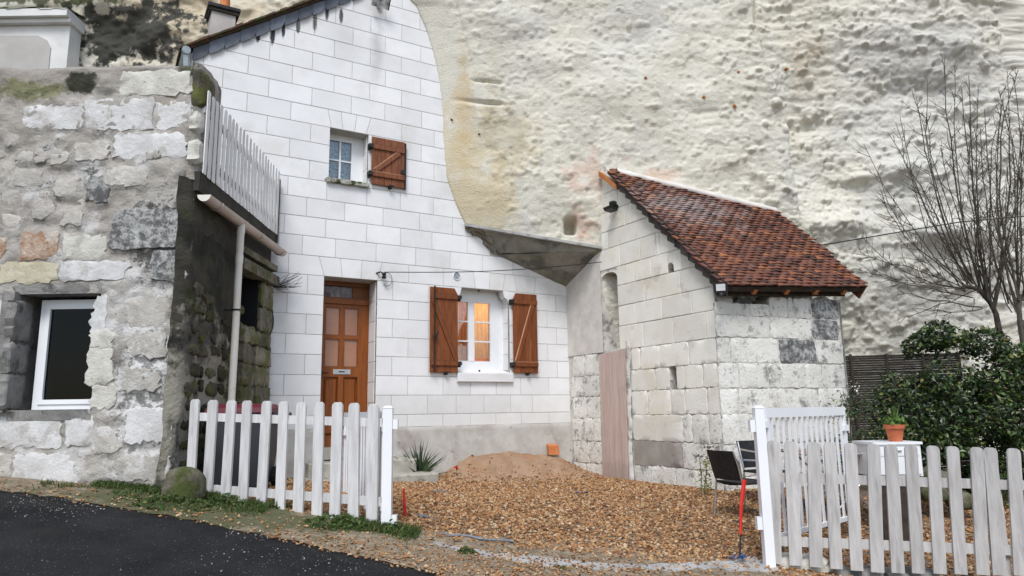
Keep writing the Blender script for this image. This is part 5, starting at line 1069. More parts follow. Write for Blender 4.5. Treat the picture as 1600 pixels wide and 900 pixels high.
ST = [(189, 114, 298, 150, 'wall_stone_pale'), (42, 167, 128, 201, 'wall_stone_white'), (137, 158, 238, 201, 'wall_stone_white'), (246, 159, 299, 199, 'wall_stone_white'), (182, 211, 292, 248, 'wall_stone_white'),
      (36, 364, 89, 404, 'wall_stone_orange'), (-20, 372, 8, 404, 'wall_stone_orange'), (100, 369, 167, 407, 'wall_stone_pale'), (2, 411, 92, 440, 'wall_stone_yellow'), (96, 409, 200, 438, 'wall_stone_white'), (176, 329, 284, 388, 'lichen_stone'), (236, 391, 288, 440, 'lichen_stone'),
      (22, 442, 146, 459, 'wall_stone_grey'), (144, 462, 163, 518, 'wall_stone_white'), (143, 520, 180, 540, 'wall_stone_pale'), (142, 543, 172, 600, 'wall_stone_pale'), (144, 603, 178, 640, 'wall_stone_pale'), (0, 648, 96, 698, 'wall_stone_white'), (104, 650, 140, 694, 'wall_stone_white'), (20, 707, 119, 757, 'wall_stone_white'),
      (-30, 470, 20, 520, 'wall_stone_white'), (-30, 526, 14, 585, 'wall_stone_white'), (-60, 590, 8, 640, 'wall_stone_pale'), (-60, 705, 12, 757, 'wall_stone_dull'), (85, 282, 120, 308, 'wall_stone_dull'), (0, 296, 28, 322, 'wall_stone_dull'), (60, 232, 95, 250, 'wall_stone_dull'), (4, 336, 28, 356, 'wall_stone_dull'), (100, 330, 130, 352, 'wall_stone_dull'),
      (138, 278, 172, 318, 'lichen_stone'), (200, 470, 262, 512, 'wall_stone_dull'), (205, 520, 258, 556, 'wall_stone_dull'), (190, 575, 250, 612, 'wall_stone_dull'), (200, 640, 268, 690, 'wall_stone_white'), (150, 668, 178, 708, 'wall_stone_dull'), (190, 712, 262, 752, 'wall_stone_dull'), (30, 236, 52, 254, 'wall_stone_dull'), (80, 240, 108, 258, 'wall_stone_dull'), (120, 228, 170, 252, 'wall_stone_dull'), (20, 268, 66, 290, 'wall_stone_dull'), (55, 318, 84, 340, 'wall_stone_dull'), (170, 262, 232, 292, 'wall_stone_dull'), (10, 210, 34, 226, 'wall_stone_dull')]
def stone_d(a0, a1, z0, z1):
    uu_ = np.array([a0, (a0 + a1) / 2, a1]); return float(np.mean(0.10 * fbm(uu_ * 0.9, uu_ * 0 + (z0 + z1) / 2 * 0.9, 3, 501))) + 0.012
D = lwall_d(U, Zp)
rag = 0.05 * fbm(Zp * 2.2, Zp * 0, 4, 531) + 0.02 * fbm(Zp * 9, Zp * 0, 3, 533)
cr = CXR + rag * 1.2 - U
D = D - 0.12 * (1 - np.clip(cr / 0.14, 0, 1)) ** 2
for (x0_, y0_, x1_, y1_, _m) in ST:
    a0_, zb1_ = LW.px(x0_, y0_); a1_, zb0_ = LW.px(x1_, y1_); ac_, zc_ = (a0_ + a1_) / 2, (zb0_ + zb1_) / 2
    ds_ = stone_d(a0_, a1_, zb0_, zb1_); mk = np.exp(-(np.abs(U - ac_) / ((a1_ - a0_) / 2 + 0.03)) ** 10 - (np.abs(Zp - zc_) / ((zb1_ - zb0_) / 2 + 0.03)) ** 10)
    fn_ = 0.030 * fbm(U * 11, Zp * 13, 4, 521, 0.6)
    D = D * (1 - mk) + (ds_ - 0.004 + fn_ * 0.6) * mk
Xw = np.minimum(U, CXR + rag * 1.2)
Zw = Zp + np.where(Zp > 3.5, 0.04 * fbm(U * 2.0, U * 0, 3, 541), 0) - np.where(Zp > 3.55, 0.02, 0)
Yw = 6.80 - D + 0.05 * sstep(3.52, 3.6, Zp)
Q = grid_faces(len(us), len(zs)); um = U.ravel()[Q].mean(1); zm = Zp.ravel()[Q].mean(1)
hole = (um > WOP[0]) & (um < WOP[1]) & (zm > WOP[2]) & (zm < WOP[3])
lwall = fast('front_wall', np.stack([Xw, Yw, Zw], -1).reshape(-1, 3), Q[~hole], 'wall_render', lh)
# parapet top, back and end
top_z = Zw[:, -1]; top_y = Yw[:, -1]; xs_ = Xw[:, -1]
V = []
for x_, y_, z_ in zip(xs_, top_y, top_z):
    V += [(x_, y_, z_), (x_, y_ + 0.10, z_ + 0.03), (x_, y_ + 0.30, z_ + 0.02), (x_, y_ + 0.42, z_ - 0.02), (x_, y_ + 0.42, z_ - 1.3)]
fast('parapet_top', np.array(V), grid_faces(len(xs_), 5), 'wall_render', lh)
EW = Wall((CXR - 0.02, 6.8), math.pi / 2)      # end / side plane facing +x : u = Y-6.8
ys_ = np.linspace(-0.02, 0.44, 20); zs2 = np.linspace(2.35, 3.60, 46); U2, Z2 = np.meshgrid(ys_, zs2, indexing='ij'); D2 = 0.03 + 0.05 * fbm(U2 * 5, Z2 * 5, 4, 551) - 0.08 * (1 - np.clip((U2 + 0.02) / 0.12, 0, 1)) ** 2
Vp = EW.P0 + EW.e * U2[..., None] + EW.n * D2[..., None]; Vp[..., 2] = Z2; fast('parapet_end', Vp.reshape(-1, 3), grid_faces(20, 46), 'wall_render', lh)
for q, (z0, z1) in enumerate([(2.50, 2.78), (2.84, 3.10), (3.14, 3.52)]):
    V, Fc = EW.prism([(-0.02, z0), (0.34, z0), (0.34, z1), (-0.02, z1)], -0.05, 0.045, 0.03, rough=0.012, bulge=0.015, seed=560 + q); build('stone', V, Fc, 'wall_stone_pale' if q != 2 else 'mossy_stone', lwall, True)
# stones showing through the render of the front
for q, (x0, y0, x1, y1, mm_) in enumerate(ST):
    a0, zb1 = LW.px(x0, y0); a1, zb0 = LW.px(x1, y1)
    dm = float(lwall_d(np.array((a0 + a1) / 2), np.array((zb0 + zb1) / 2)))
    cxx = [a0, (a0 + a1) / 2, a1]; dmx = max(float(lwall_d(np.array(c), np.array((zb0 + zb1) / 2))) for c in cxx)
    ds_ = stone_d(a0, a1, zb0, zb1); jt = np.random.default_rng(q).normal(0, 0.014, 8)
    V, Fc = LW.prism([(a0 + jt[0], zb0 + jt[1]), (a1 + jt[2], zb0 + jt[3]), (a1 + jt[4], zb1 + jt[5]), (a0 + jt[6], zb1 + jt[7])], ds_ - 0.10, ds_ + RNG.uniform(-0.004, 0.006), 0.005, rough=0.012, bulge=0.004, seed=600 + q); build('stone', V, Fc, mm_, lwall, False)
for q in range(26):                            # small rubble
    px_ = random.uniform(-30, 255); py_ = random.choice([random.uniform(225, 355), random.uniform(460, 750)])
    if py_ > 440 and px_ < 185: continue
    a, z = LW.px(px_, py_); r_ = random.uniform(0.035, 0.085); dm = float(lwall_d(np.array(a), np.array(z)))
    poly = [(a + r_ * 1.3 * math.cos(t), z + r_ * 0.8 * math.sin(t)) for t in np.linspace(0, 2 * math.pi, 7)[:-1]]
    V, Fc = LW.prism(poly, dm - 0.06, dm + 0.001, 0.008, rough=0.012, bulge=0.006, seed=700 + q); build('stone', V, Fc, random.choice(['wall_stone_dull', 'wall_stone_dull', 'wall_stone_pale', 'lichen_stone']), lwall, True)
# window in the stone house
m2 = MB()
m2.aabb((WOP[0] - 0.12, 6.74, WOP[2] - 0.02), (WOP[0], 7.16, WOP[3] + 0.02)); m2.aabb((WOP[1], 6.80, WOP[2] - 0.02), (WOP[1] + 0.1, 7.16, WOP[3] + 0.02)); m2.aabb((WOP[0], 6.80, WOP[3]), (WOP[1], 7.16, WOP[3] + 0.1)); m2.aabb((WOP[0], 6.80, WOP[2] - 0.1), (WOP[1], 7.16, WOP[2]))
m2.obj('window_reveal', 'wall_stone_grey', lh)
for q, (z0, z1, yw) in enumerate([(0.10, 0.42, 0.26), (0.44, 0.72, 0.28), (0.75, 1.14, 0.27)]):
    RW = Wall((WOP[0], 6.72), math.pi / 2); V, Fc = RW.prism([(0.0, z0), (yw, z0), (yw, z1), (0.0, z1)], -0.05, 0.03, 0.012, rough=0.008, bulge=0.006, seed=740 + q); build('stone', V, Fc, 'wall_stone_grey', lwall, False)
yF = 6.99
wx0 = atY(57, 560, yF)[0]; wx1 = WOP[1] + 0.02; wz0 = WOP[2] + 0.004; wz1 = WOP[3] - 0.03
lwin = None
def lb_(name, m, parent, x0, x1, y0, y1, z0, z1):
    m2 = MB(); m2.aabb((x0, y0, z0), (x1, y1, z1)); return m2.obj(name, m, parent)
lwin = lb_('window', 'white_plastic', lh, wx0, wx0 + 0.055, yF, yF + 0.06, wz0, wz1); setp(lwin, 'white plastic window with dark glass in the stone wall')
lb_('frame', 'white_plastic', lwin, wx1 - 0.055, wx1, yF, yF + 0.06, wz0, wz1); lb_('frame', 'white_plastic', lwin, wx0 + 0.055, wx1 - 0.055, yF, yF + 0.06, wz0, wz0 + 0.05); lb_('frame', 'white_plastic', lwin, wx0 + 0.055, wx1 - 0.055, yF, yF + 0.06, wz1 - 0.05, wz1)
s0_, s1_ = wx0 + 0.055, wx1 - 0.055
for a in ((s0_, s0_ + 0.045, wz0 + 0.05, wz1 - 0.05), (s1_ - 0.045, s1_, wz0 + 0.05, wz1 - 0.05), (s0_ + 0.045, s1_ - 0.045, wz0 + 0.05, wz0 + 0.095), (s0_ + 0.045, s1_ - 0.045, wz1 - 0.095, wz1 - 0.05)): lb_('sash', 'white_plastic', lwin, a[0], a[1], yF - 0.014, yF + 0.05, a[2], a[3])
lb_('pane', 'dark_glass', lwin, s0_ + 0.045, s1_ - 0.045, yF + 0.012, yF + 0.016, wz0 + 0.095, wz1 - 0.095)
m2 = MB(); m2.aabb((WOP[0] - 0.3, 7.2, -0.2), (WOP[1] + 0.3, 7.22, 1.5)); m2.obj('dark_backing', 'dark_room', lh)
# side wall facing the yard
ys_ = np.arange(6.72, 9.62, 0.03); zs2 = np.arange(-1.3, 2.36, 0.03); U2, Z2 = np.meshgrid(ys_, zs2, indexing='ij')
SIDX = lambda y: -3.19 - 0.03 * (y - 6.8)
X2 = SIDX(U2) + 0.10 * fbm(U2 * 1.6, Z2 * 1.6, 4, 561) + 0.05 * fbm(U2 * 6, Z2 * 6, 4, 571) - 0.10 * (1 - np.clip((U2 - 6.72) / 0.15, 0, 1)) ** 2
Q = grid_faces(len(ys_), len(zs2)); um = U2.ravel()[Q].mean(1); zm = Z2.ravel()[Q].mean(1)
ALC = (8.22, 8.85, 1.05, 1.72)
holeq = (um > ALC[0]) & (um < ALC[1]) & (zm > ALC[2]) & (zm < ALC[3])
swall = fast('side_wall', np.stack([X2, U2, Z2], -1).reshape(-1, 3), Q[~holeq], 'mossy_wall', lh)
m2 = MB(); m2.aabb((-3.75, ALC[0] - 0.05, ALC[2] - 0.05), (-3.65, ALC[1] + 0.05, ALC[3] + 0.05)); m2.aabb((-3.75, ALC[0] - 0.06, ALC[2]), (-3.22, ALC[0], ALC[3])); m2.aabb((-3.75, ALC[1], ALC[2]), (-3.22, ALC[1] + 0.06, ALC[3])); m2.aabb((-3.75, ALC[0], ALC[2] - 0.06), (-3.22, ALC[1], ALC[2])); m2.obj('alcove', 'dark_room', lh)
m2 = MB(); m2.aabb((-3.30, 8.1, 1.70), (-3.12, 9.35, 1.83)); m2.aabb((-3.30, 8.1, 1.90), (-3.15, 9.35, 1.98)); m2.obj('alcove_lintel', 'pillar_stone', lh)
KW = Wall((-3.19, 6.8), math.pi / 2 + 0.03)
q = 0
def side_d(y, z): return 0.10 * float(fbm(np.array(y * 1.6), np.array(z * 1.6), 4, 561)) + 0.05 * float(fbm(np.array(y * 6), np.array(z * 6), 4, 571))
for z0 in np.arange(-0.95, 1.2, 0.19):          # dark rubble set in lime mortar
    yv = 0.06 + random.uniform(0, 0.08)
    while yv < 1.40:
        wd = random.uniform(0.14, 0.34); h = random.uniform(0.10, 0.185)
        if random.random() < (0.97 if z0 < 0.7 else 0.6):
            cxm, czm = yv + wd / 2, z0 + 0.095 + random.uniform(-0.03, 0.03); poly = [(cxm + (wd / 2 - 0.028) * math.copysign(abs(math.cos(t)) ** 0.7, math.cos(t)), czm + (h / 2 - 0.010) * math.copysign(abs(math.sin(t)) ** 0.7, math.sin(t))) for t in np.linspace(0, 2 * math.pi, 11)[:-1]]
            dl = max(side_d(6.8 + cxm + o_, czm) for o_ in (-0.08, 0, 0.08))
            V, Fc = KW.prism(poly, -0.12, dl + 0.012, 0.010, rough=0.010, bulge=0.006, seed=800 + q); build('stone', V, Fc, 'mossy_stone', swall, True); q += 1
        yv += wd
for z0, z1 in zip([-1.0, -0.72, -0.45, -0.18, 0.10, 0.36, 0.62, 0.86], [-0.73, -0.46, -0.19, 0.09, 0.35, 0.61, 0.85, 1.04]):
    sp = random.uniform(1.9, 2.2)
    for a0, a1 in ((1.50, sp), (sp, 2.56)):
        V, Fc = KW.prism([(a0 + 0.012, z0), (a1 - 0.012, z0), (a1 - 0.012, z1), (a0 + 0.012, z1)], -0.06, 0.075 + random.uniform(-0.012, 0.012), 0.008, rough=0.012, bulge=0.008, seed=850 + q); build('stone', V, Fc, 'pillar_stone', swall, False); q += 1
for z0, z1 in ((1.06, 1.36), (1.38, 1.68)):
    V, Fc = KW.prism([(2.08, z0), (2.56, z0), (2.56, z1), (2.08, z1)], -0.06, 0.07, 0.008, rough=0.012, bulge=0.008, seed=890 + q); build('stone', V, Fc, 'pillar_stone', swall, False); q += 1
# terrace slab, edge beam, gutter, downpipe
lb_('terrace_slab', 'beam', lh, -9.0, -3.22, 7.22, 9.2, 2.28, 2.42)
m2 = MB(); m2.box((-3.24, 6.84, 2.24), (0.11, 0, 0), (-0.085, 2.62, 0), (0, 0, 0.20)); m2.box((-3.26, 6.90, 1.86), (0.08, 0, 0), (-0.085, 2.5, 0), (0, 0, 0.37)); bmo = m2.obj('edge_beam', 'beam', lh); renorm(bmo)
g0_ = np.array([-3.085, 6.86, 2.20]); g1_ = np.array([-3.13, 9.44, 2.20]); nseg = 10; V = []
for i in range(nseg + 1):
    P_ = g0_ + (g1_ - g0_) * i / nseg
    for r_ in (0.068, 0.062):
        for t in np.linspace(math.pi, 2 * math.pi, 11): V.append(P_ + [r_ * math.cos(t), 0, r_ * math.sin(t)])
Fc = []
for i in range(nseg):
    for s_ in (0, 11):
        for k in range(10):
            a = i * 22 + s_ + k; Fc.append([a, a + 1, a + 23, a + 22])
    for k in (0, 10): a = i * 22 + k; Fc.append([a, a + 11, a + 33, a + 22])
gut = build('gutter', V, Fc, 'gutter', lh, True)
m2 = MB(); m2.add([g0_ + [0.068 * math.cos(t), 0.0, 0.068 * math.sin(t)] for t in np.linspace(math.pi, 2 * math.pi, 11)], [list(range(11))]); m2.obj('gutter_stop', 'downpipe', gut)
for t in (0.12, 0.40, 0.62, 0.95):
    P_ = g0_ + (g1_ - g0_) * t; m2 = MB(); m2.tube([P_ + [0.074 * math.cos(a), 0, 0.074 * math.sin(a)] for a in np.linspace(math.pi, 2 * math.pi, 10)], 0.009, 5); m2.obj('gutter_bracket', 'gutter', gut)
dp = hit(374, 400, (-3.09, 0, 0), math.pi / 2); dpx, dpy = -3.09, float(np.clip(dp[1], 7.6, 8.6))
m2 = MB(); m2.tube([(dpx, dpy, 2.15), (dpx, dpy, 1.85), (dpx + 0.0, dpy, 1.84), (dpx, dpy, 1.0), (dpx - 0.01, dpy, -0.9)], [0.042, 0.042, 0.040, 0.040, 0.040], 12); m2.tube([(dpx, dpy, 1.70), (dpx, dpy, 1.80)], 0.0445, 12); m2.tube([(dpx, dpy, 2.05), (dpx, dpy, 2.17)], 0.047, 12); pipe = m2.obj('downpipe', 'downpipe', lh, True)
m2 = MB(); m2.tube([(dpx, dpy, 1.16), (dpx, dpy, 1.18)], 0.046, 12); m2.box((dpx - 0.16, dpy - 0.01, 1.16), (0.14, 0, 0), (0, 0.02, 0), (0, 0, 0.02)); m2.obj('pipe_clamp', 'iron', pipe)

# ---- picket helper
def picket_mesh(name, w_, h_, t_, m, tip='round'):
    prof = [(-w_ / 2, 0), (w_ / 2, 0)]
    if tip == 'round': prof += [(w_ / 2, h_ - w_ * 0.35), (w_ * 0.42, h_ - w_ * 0.12), (w_ * 0.22, h_), (-w_ * 0.22, h_), (-w_ * 0.42, h_ - w_ * 0.12), (-w_ / 2, h_ - w_ * 0.35)]
    n = len(prof); V = [(x, -t_ / 2, z) for x, z in prof] + [(x, t_ / 2, z) for x, z in prof]
    Fc = [list(range(n)), list(range(2 * n - 1, n - 1, -1))] + [[(i + 1) % n, i, n + i, n + (i + 1) % n] for i in range(n)]
    me = bpy.data.meshes.new(name); me.from_pydata(V, [], Fc); me.update(); me.materials.append(MATS[m]); return me
def put(name, me, parent, P, rz, ry=0.0, rx=0.0, sc=(1, 1, 1)):
    o = bpy.data.objects.new(name, me); COL.objects.link(o); o.parent = parent; o.location = [float(q) for q in (np.asarray(P) - ORG[parent])]; o.rotation_euler = (rx, ry, rz); o.scale = sc; return o
# terrace fence
tf = thing('terrace_fence', (-3.17, 6.9, 2.42), 'weathered white picket fence along the terrace edge above the gutter', 'fence')
pm = picket_mesh('terrace_picket', 0.072, 0.90, 0.010, 'balcony_white')
pA = np.array([-3.115, 6.90, 2.425]); pB = np.array([-3.195, 9.36, 2.43])
for i in range(22):
    t = i / 21; put('picket', pm, tf, pA + (pB - pA) * t + [0, 0, random.uniform(-0.012, 0.012)], math.pi / 2 + 0.03, random.gauss(0, 0.008), 0)
for z_ in (0.16, 0.66):
    m2 = MB(); m2.box(pA + [-0.055, -0.03, z_], (0.04, 0, 0), (pB - pA) + [0, 0.06, 0], (0, 0, 0.07)); q = m2.obj('rail', 'balcony_white', tf); renorm(q)
m2 = MB(); m2.box(pB + [-0.05, 0.05, -0.1], (0.05, 0, 0), (0, 0.05, 0), (0, 0, 0.90)); m2.obj('end_post', 'mossy_stone', tf)

# ---- pale building fragment and mossy cap, far upper left
fbY = 10.75
fb = thing('rendered_building', atY(40, 100, fbY), 'pale rendered building with moulded cornice at the upper left edge', 'building')
def P2(px_, py_): return atY(px_, py_, fbY)
xa, xb_ = P2(-160, 60)[0], P2(108, 60)[0]; zc0, zc1 = P2(50, 40)[2], P2(50, 27)[2]
m2 = MB(); m2.aabb((xa, fbY, 3.0), (xb_, fbY + 0.3, zc0)); m2.obj('wall', 'far_wall', fb)
m2 = MB(); m2.aabb((xa, fbY - 0.10, zc0 + 0.002), (xb_ + 0.05, fbY + 0.3, zc0 + 0.07)); m2.aabb((xa, fbY - 0.18, zc0 + 0.072), (xb_ + 0.04, fbY + 0.3, zc1 + 0.05)); m2.obj('cornice', 'far_wall', fb)
m2 = MB(); V, Fc = Wall((0, fbY), 0).prism([(P2(-150, 100)[0], 3.2), (P2(80, 100)[0], 3.2), (P2(80, 75)[0], P2(80, 76)[2]), (P2(74, 62)[0], P2(74, 63)[2]), (P2(60, 56)[0], P2(60, 56)[2]), (P2(-150, 55)[0], P2(0, 55)[2])], -0.05, 0.02, 0.004); build('arched_panel', V, Fc, 'far_panel', fb)
gx_ = np.linspace(xa, xb_ + 0.05, 60); gy_ = np.linspace(fbY - 0.19, fbY + 0.45, 14); Xm, Ym = np.meshgrid(gx_, gy_, indexing='ij'); Zm = zc1 + 0.06 + 0.10 * np.abs(fbm(Xm * 4, Ym * 4, 4, 911)) * 2 + 0.12 * sstep(fbY - 0.19, fbY + 0.5, Ym) - 0.04 * (Ym < fbY - 0.17)
fast('moss_cap', np.stack([Xm, Ym, Zm], -1).reshape(-1, 3), grid_faces(60, 14), 'mossy_cap', fb)

# ================================================================== FENCES AND GATES
def fence(name, label, pts_px, ytop, ybot, A, B, m, mw, ph, rails, leans, zfun=None):
    az = math.atan2(B[1] - A[1], B[0] - A[0]); W = Wall(A, az)
    root = thing(name, (*A, float(gz(*A))), label, 'fence'); res = []
    for i, (x_, yt, yb) in enumerate(zip(pts_px, ytop, ybot)):
        xb2 = x_ + (4.0 if leans else -3.5); _, zt_ = W.px(x_, yt); u, zb_ = W.px(xb2, yb)
        me = picket_mesh('picket', mw * random.uniform(0.95, 1.05), zt_ - zb_, 0.022, m)
        put('picket', me, root, W.p(u, zb_, 0.013 + random.uniform(0, 0.004)), az, leans + random.gauss(0, 0.010), random.gauss(0, 0.006)); res.append((u, zb_, zt_))
    for fr_ in rails:
        (u0, b0, t0), (u1, b1, t1) = res[0], res[-1]; z0 = b0 + (t0 - b0) * fr_; z1 = b1 + (t1 - b1) * fr_
        m2 = MB(); d_ = W.p(u1 + 0.07, z1, -0.03) - W.p(u0 - 0.07, z0, -0.03); m2.box(W.p(u0 - 0.07, z0, -0.03), d_, W.n * 0.03, (0, 0, 0.075)); q = m2.obj('rail', m, root); renorm(q)
    return root, W, res
lx = [301, 328, 356, 384, 412.5, 442, 470.5, 500, 528, 557, 586]
lt = [624, 625, 625.5, 626, 626.5, 627, 628, 628, 628.5, 629.5, 631]; lbm = [792, 797, 799, 799, 803, 805, 810, 810, 813, 816, 818]
lf, LFW, lres = fence('picket_fence', 'whitewashed picket fence in front of the bin and brown door', lx, lt, lbm, (-3.02, 6.82), (-1.12, 6.235), 'fence_white', 0.098, 1.0, (0.14, 0.80), 0.0)
rx_ = [1207, 1239, 1270.5, 1302, 1334, 1366, 1398, 1430, 1463.5, 1496, 1530, 1556, 1589, 1622, 1655]
rt = [688 + (x_ - 1207) * 0.031 for x_ in rx_]; rb = [880 + min(14, (x_ - 1207) * 0.085) + max(0, (x_ - 1372) * 0.02) for x_ in rx_]
rf, RFW, rres = fence('picket_fence', 'grey weathered picket fence in front of the cabinet and hedge', rx_, rt, rb, (2.17, 6.22), (3.78, 5.93), 'fence_grey', 0.097, 1.0, (0.14, 0.66), 0.048)
m2 = MB()
for x_ in (1552, 1640):
    u, zt_ = RFW.px(x_, 712); RFW.box(m2, u - 0.04, u + 0.04, -1.5, zt_, -0.12, -0.032)
m2.obj('fence_post', 'fence_grey', rf)
# stones that carry the right fence
for i in range(7):
    u0 = 0.02 + i * 0.42; W_ = RFW; P_ = W_.p(u0, 0, -0.04); zt_ = float(gz(P_[0], P_[1])) + random.uniform(0.03, 0.08)
    V, Fc = W_.prism([(u0 + 0.01, zt_ - 0.3), (u0 + 0.40, zt_ - 0.3), (u0 + 0.40, zt_), (u0 + 0.01, zt_ + random.uniform(-0.02, 0.02))], -0.26, -0.035, 0.03, rough=0.012, bulge=0.012, seed=930 + i)
    o = build('footing_stone', V, Fc, 'wall_stone_grey' if i % 3 else 'wall_stone_pale', rf, True)
def post(px_, yt, yb, label, Y=6.2):
    t_ = atY(px_, yt, Y); b_ = atY(px_, yb, Y); root = thing('gate_post', (t_[0], Y, b_[2]), label, 'post', 'white gate posts'); w_ = 0.04
    m2 = MB(); m2.aabb((t_[0] - w_, Y - w_, b_[2] - 0.15), (t_[0] + w_, Y + w_, t_[2] - 0.02)); m2.obj('shaft', 'white_plastic', root)
    m2 = MB(); m2.add([(t_[0] + sx_ * (w_ + 0.004), Y + sy_ * (w_ + 0.004), t_[2] - 0.0195) for sx_, sy_ in ((-1, -1), (1, -1), (1, 1), (-1, 1))] + [(t_[0] + sx_ * w_ * 0.6, Y + sy_ * w_ * 0.6, t_[2]) for sx_, sy_ in ((-1, -1), (1, -1), (1, 1), (-1, 1))], [[0, 1, 5, 4], [1, 2, 6, 5], [2, 3, 7, 6], [3, 0, 4, 7], [4, 5, 6, 7], [3, 2, 1, 0]]); m2.obj('cap', 'white_plastic', root)
    return root, t_, b_
lp, lpt, lpb = post(607, 634, 833, 'white gate post at the end of the left fence')
rp_, rpt, rpb = post(1184, 634, 879, 'white gate post at the start of the right fence')
def leaf(A, B, zt_, zb_, label, nb_, hinge_post):
    A = np.array(A); B = np.array(B); dv = B - A; Ln = np.linalg.norm(dv); dv /= Ln; az = math.atan2(dv[1], dv[0]); W = Wall(A, az)
    root = thing('gate_leaf', (*A, zb_), label, 'gate', 'open gate leaves')
    m2 = MB(); W.box(m2, 0.03, Ln, zt_ - 0.085, zt_, -0.02, 0.02); m2.obj('top_rail', 'white_plastic', root)
    m2 = MB(); W.box(m2, 0.03, Ln, zb_, zb_ + 0.04, -0.016, 0.016); m2.obj('bottom_rail', 'white_plastic', root)
    m2 = MB(); W.box(m2, Ln - 0.04, Ln, zb_ + 0.041, zt_ - 0.086, -0.018, 0.018); m2.obj('end_stile', 'white_plastic', root)
    m2 = MB(); W.box(m2, 0.03, 0.075, zb_ + 0.041, zt_ - 0.086, -0.018, 0.018); m2.obj('hinge_stile', 'white_plastic', root)
    me = None
    for i in range(nb_):
        u = 0.075 + (Ln - 0.115) * (i + 0.5) / nb_
        m2 = MB(); W.box(m2, u - 0.013, u + 0.013, zb_ + 0.038, zt_ - 0.083, -0.008, 0.008); m2.obj('bar', 'white_plastic', root)
    for z_ in (zb_ + 0.12, zt_ - 0.14):
        m2 = MB(); W.box(m2, -0.03, 0.03, z_ - 0.03, z_ + 0.03, -0.03, 0.03); m2.obj('hinge', 'white_plastic', root)
    m2 = MB(); W.box(m2, Ln - 0.07, Ln + 0.03, zt_ - 0.24, zt_ - 0.18, -0.03, 0.03); m2.obj('latch', 'white_plastic', root)
    return root
rl = leaf((2.16, 6.25), (3.36, 7.35), 0.0, -1.10, 'white barred gate leaf swung open behind the right post', 14, rp_)
ll = leaf((-1.12, 6.26), (-1.80, 7.70), 0.02, -0.90, 'white barred gate leaf swung open behind the left fence', 14, lp)
for z0_, z1_ in ((-0.13, -0.05), (-0.92, -0.84)): m2 = MB(); m2.aabb((lpt[0] + 0.042, 6.17, z0_), (lpt[0] + 0.085, 6.23, z1_)); m2.obj('hinge_bracket', 'white_plastic', lp)
for z0_, z1_ in ((-0.20, -0.10), (-1.0, -0.9)): m2 = MB(); m2.aabb((rpt[0] - 0.085, 6.17, z0_), (rpt[0] - 0.042, 6.23, z1_)); m2.obj('hinge_bracket', 'white_plastic', rp_)

# ================================================================== THINGS IN THE YARD
# wheeled bin
bc = atY(383, 700, 7.45); bz = float(gz(bc[0], 7.45)); bw = 0.28
bn = thing('wheeled_bin', (bc[0], 7.45, bz), 'dark grey wheeled bin with maroon lid behind the left fence', 'bin')
def frustum(c, z0, z1, w0, d0, w1, d1):
    V = [(c[0] + sx_ * w0, c[1] + sy_ * d0, z0) for sx_, sy_ in ((-1, -1), (1, -1), (1, 1), (-1, 1))] + [(c[0] + sx_ * w1, c[1] + sy_ * d1, z1) for sx_, sy_ in ((-1, -1), (1, -1), (1, 1), (-1, 1))]
    return V, [[3, 2, 1, 0], [4, 5, 6, 7], [0, 1, 5, 4], [1, 2, 6, 5], [2, 3, 7, 6], [3, 0, 4, 7]]
tz = atY(383, 634, 7.2)[2]
m2 = MB(); m2.add(*frustum((bc[0], 7.45), bz + 0.04, tz - 0.07, 0.21, 0.24, 0.275, 0.30)); m2.obj('body', 'bin_grey', bn)
m2 = MB(); m2.add(*frustum((bc[0], 7.45), tz - 0.13, tz - 0.069, 0.285, 0.31, 0.295, 0.32)); m2.obj('rim', 'bin_grey', bn)
m2 = MB(); m2.add(*frustum((bc[0], 7.44), tz - 0.068, tz - 0.02, 0.30, 0.325, 0.29, 0.31)); m2.add(*frustum((bc[0], 7.44), tz - 0.0195, tz + 0.02, 0.27, 0.29, 0.22, 0.24)); m2.obj('lid', 'bin_lid', bn)
m2 = MB(); m2.tube([(bc[0] - 0.24, 7.78, tz - 0.09), (bc[0] + 0.36, 7.78, tz - 0.09)], 0.016, 8); m2.aabb((bc[0] + 0.28, 7.4, tz - 0.11), (bc[0] + 0.36, 7.78, tz - 0.07)); m2.obj('handle', 'bin_grey', bn)
for sx_ in (-1, 1):
    m2 = MB(); m2.tube([(bc[0] + sx_ * 0.22, 7.70, bz + 0.1), (bc[0] + sx_ * 0.27, 7.70, bz + 0.1)], 0.1, 14); m2.obj('wheel', 'rubber', bn)

def blob(name, c, r, m, label, cat, seed, sub=3, amp=0.25, group=None):
    import bmesh as _b
    bm = _b.new(); _b.ops.create_icosphere(bm, subdivisions=sub, radius=1.0)
    V = np.array([v.co[:] for v in bm.verts]); Fc = [[v.index for v in f.verts] for f in bm.faces]; bm.free()
    nz = fbm(V[:, 0] * 1.6 + 5 + V[:, 2], V[:, 1] * 1.6 + V[:, 2] * 1.3, 4, seed)
    V = np.sign(V) * np.abs(V) ** 0.75; V = V * (1 + amp * nz[:, None] * 2) * np.array(r) + np.array(c)
    o = build(name, V, Fc, m, None, True, origin=(c[0], c[1], c[2] - r[2])); setp(o, label, cat, group); return o
b0 = atY(283, 765, 6.42)
blob('boulder', (b0[0], 6.45, float(gz(b0[0], 6.45)) + 0.12), (0.165, 0.145, 0.165), 'boulder', 'squat mossy boulder at the foot of the stone wall corner', 'boulder', 12)
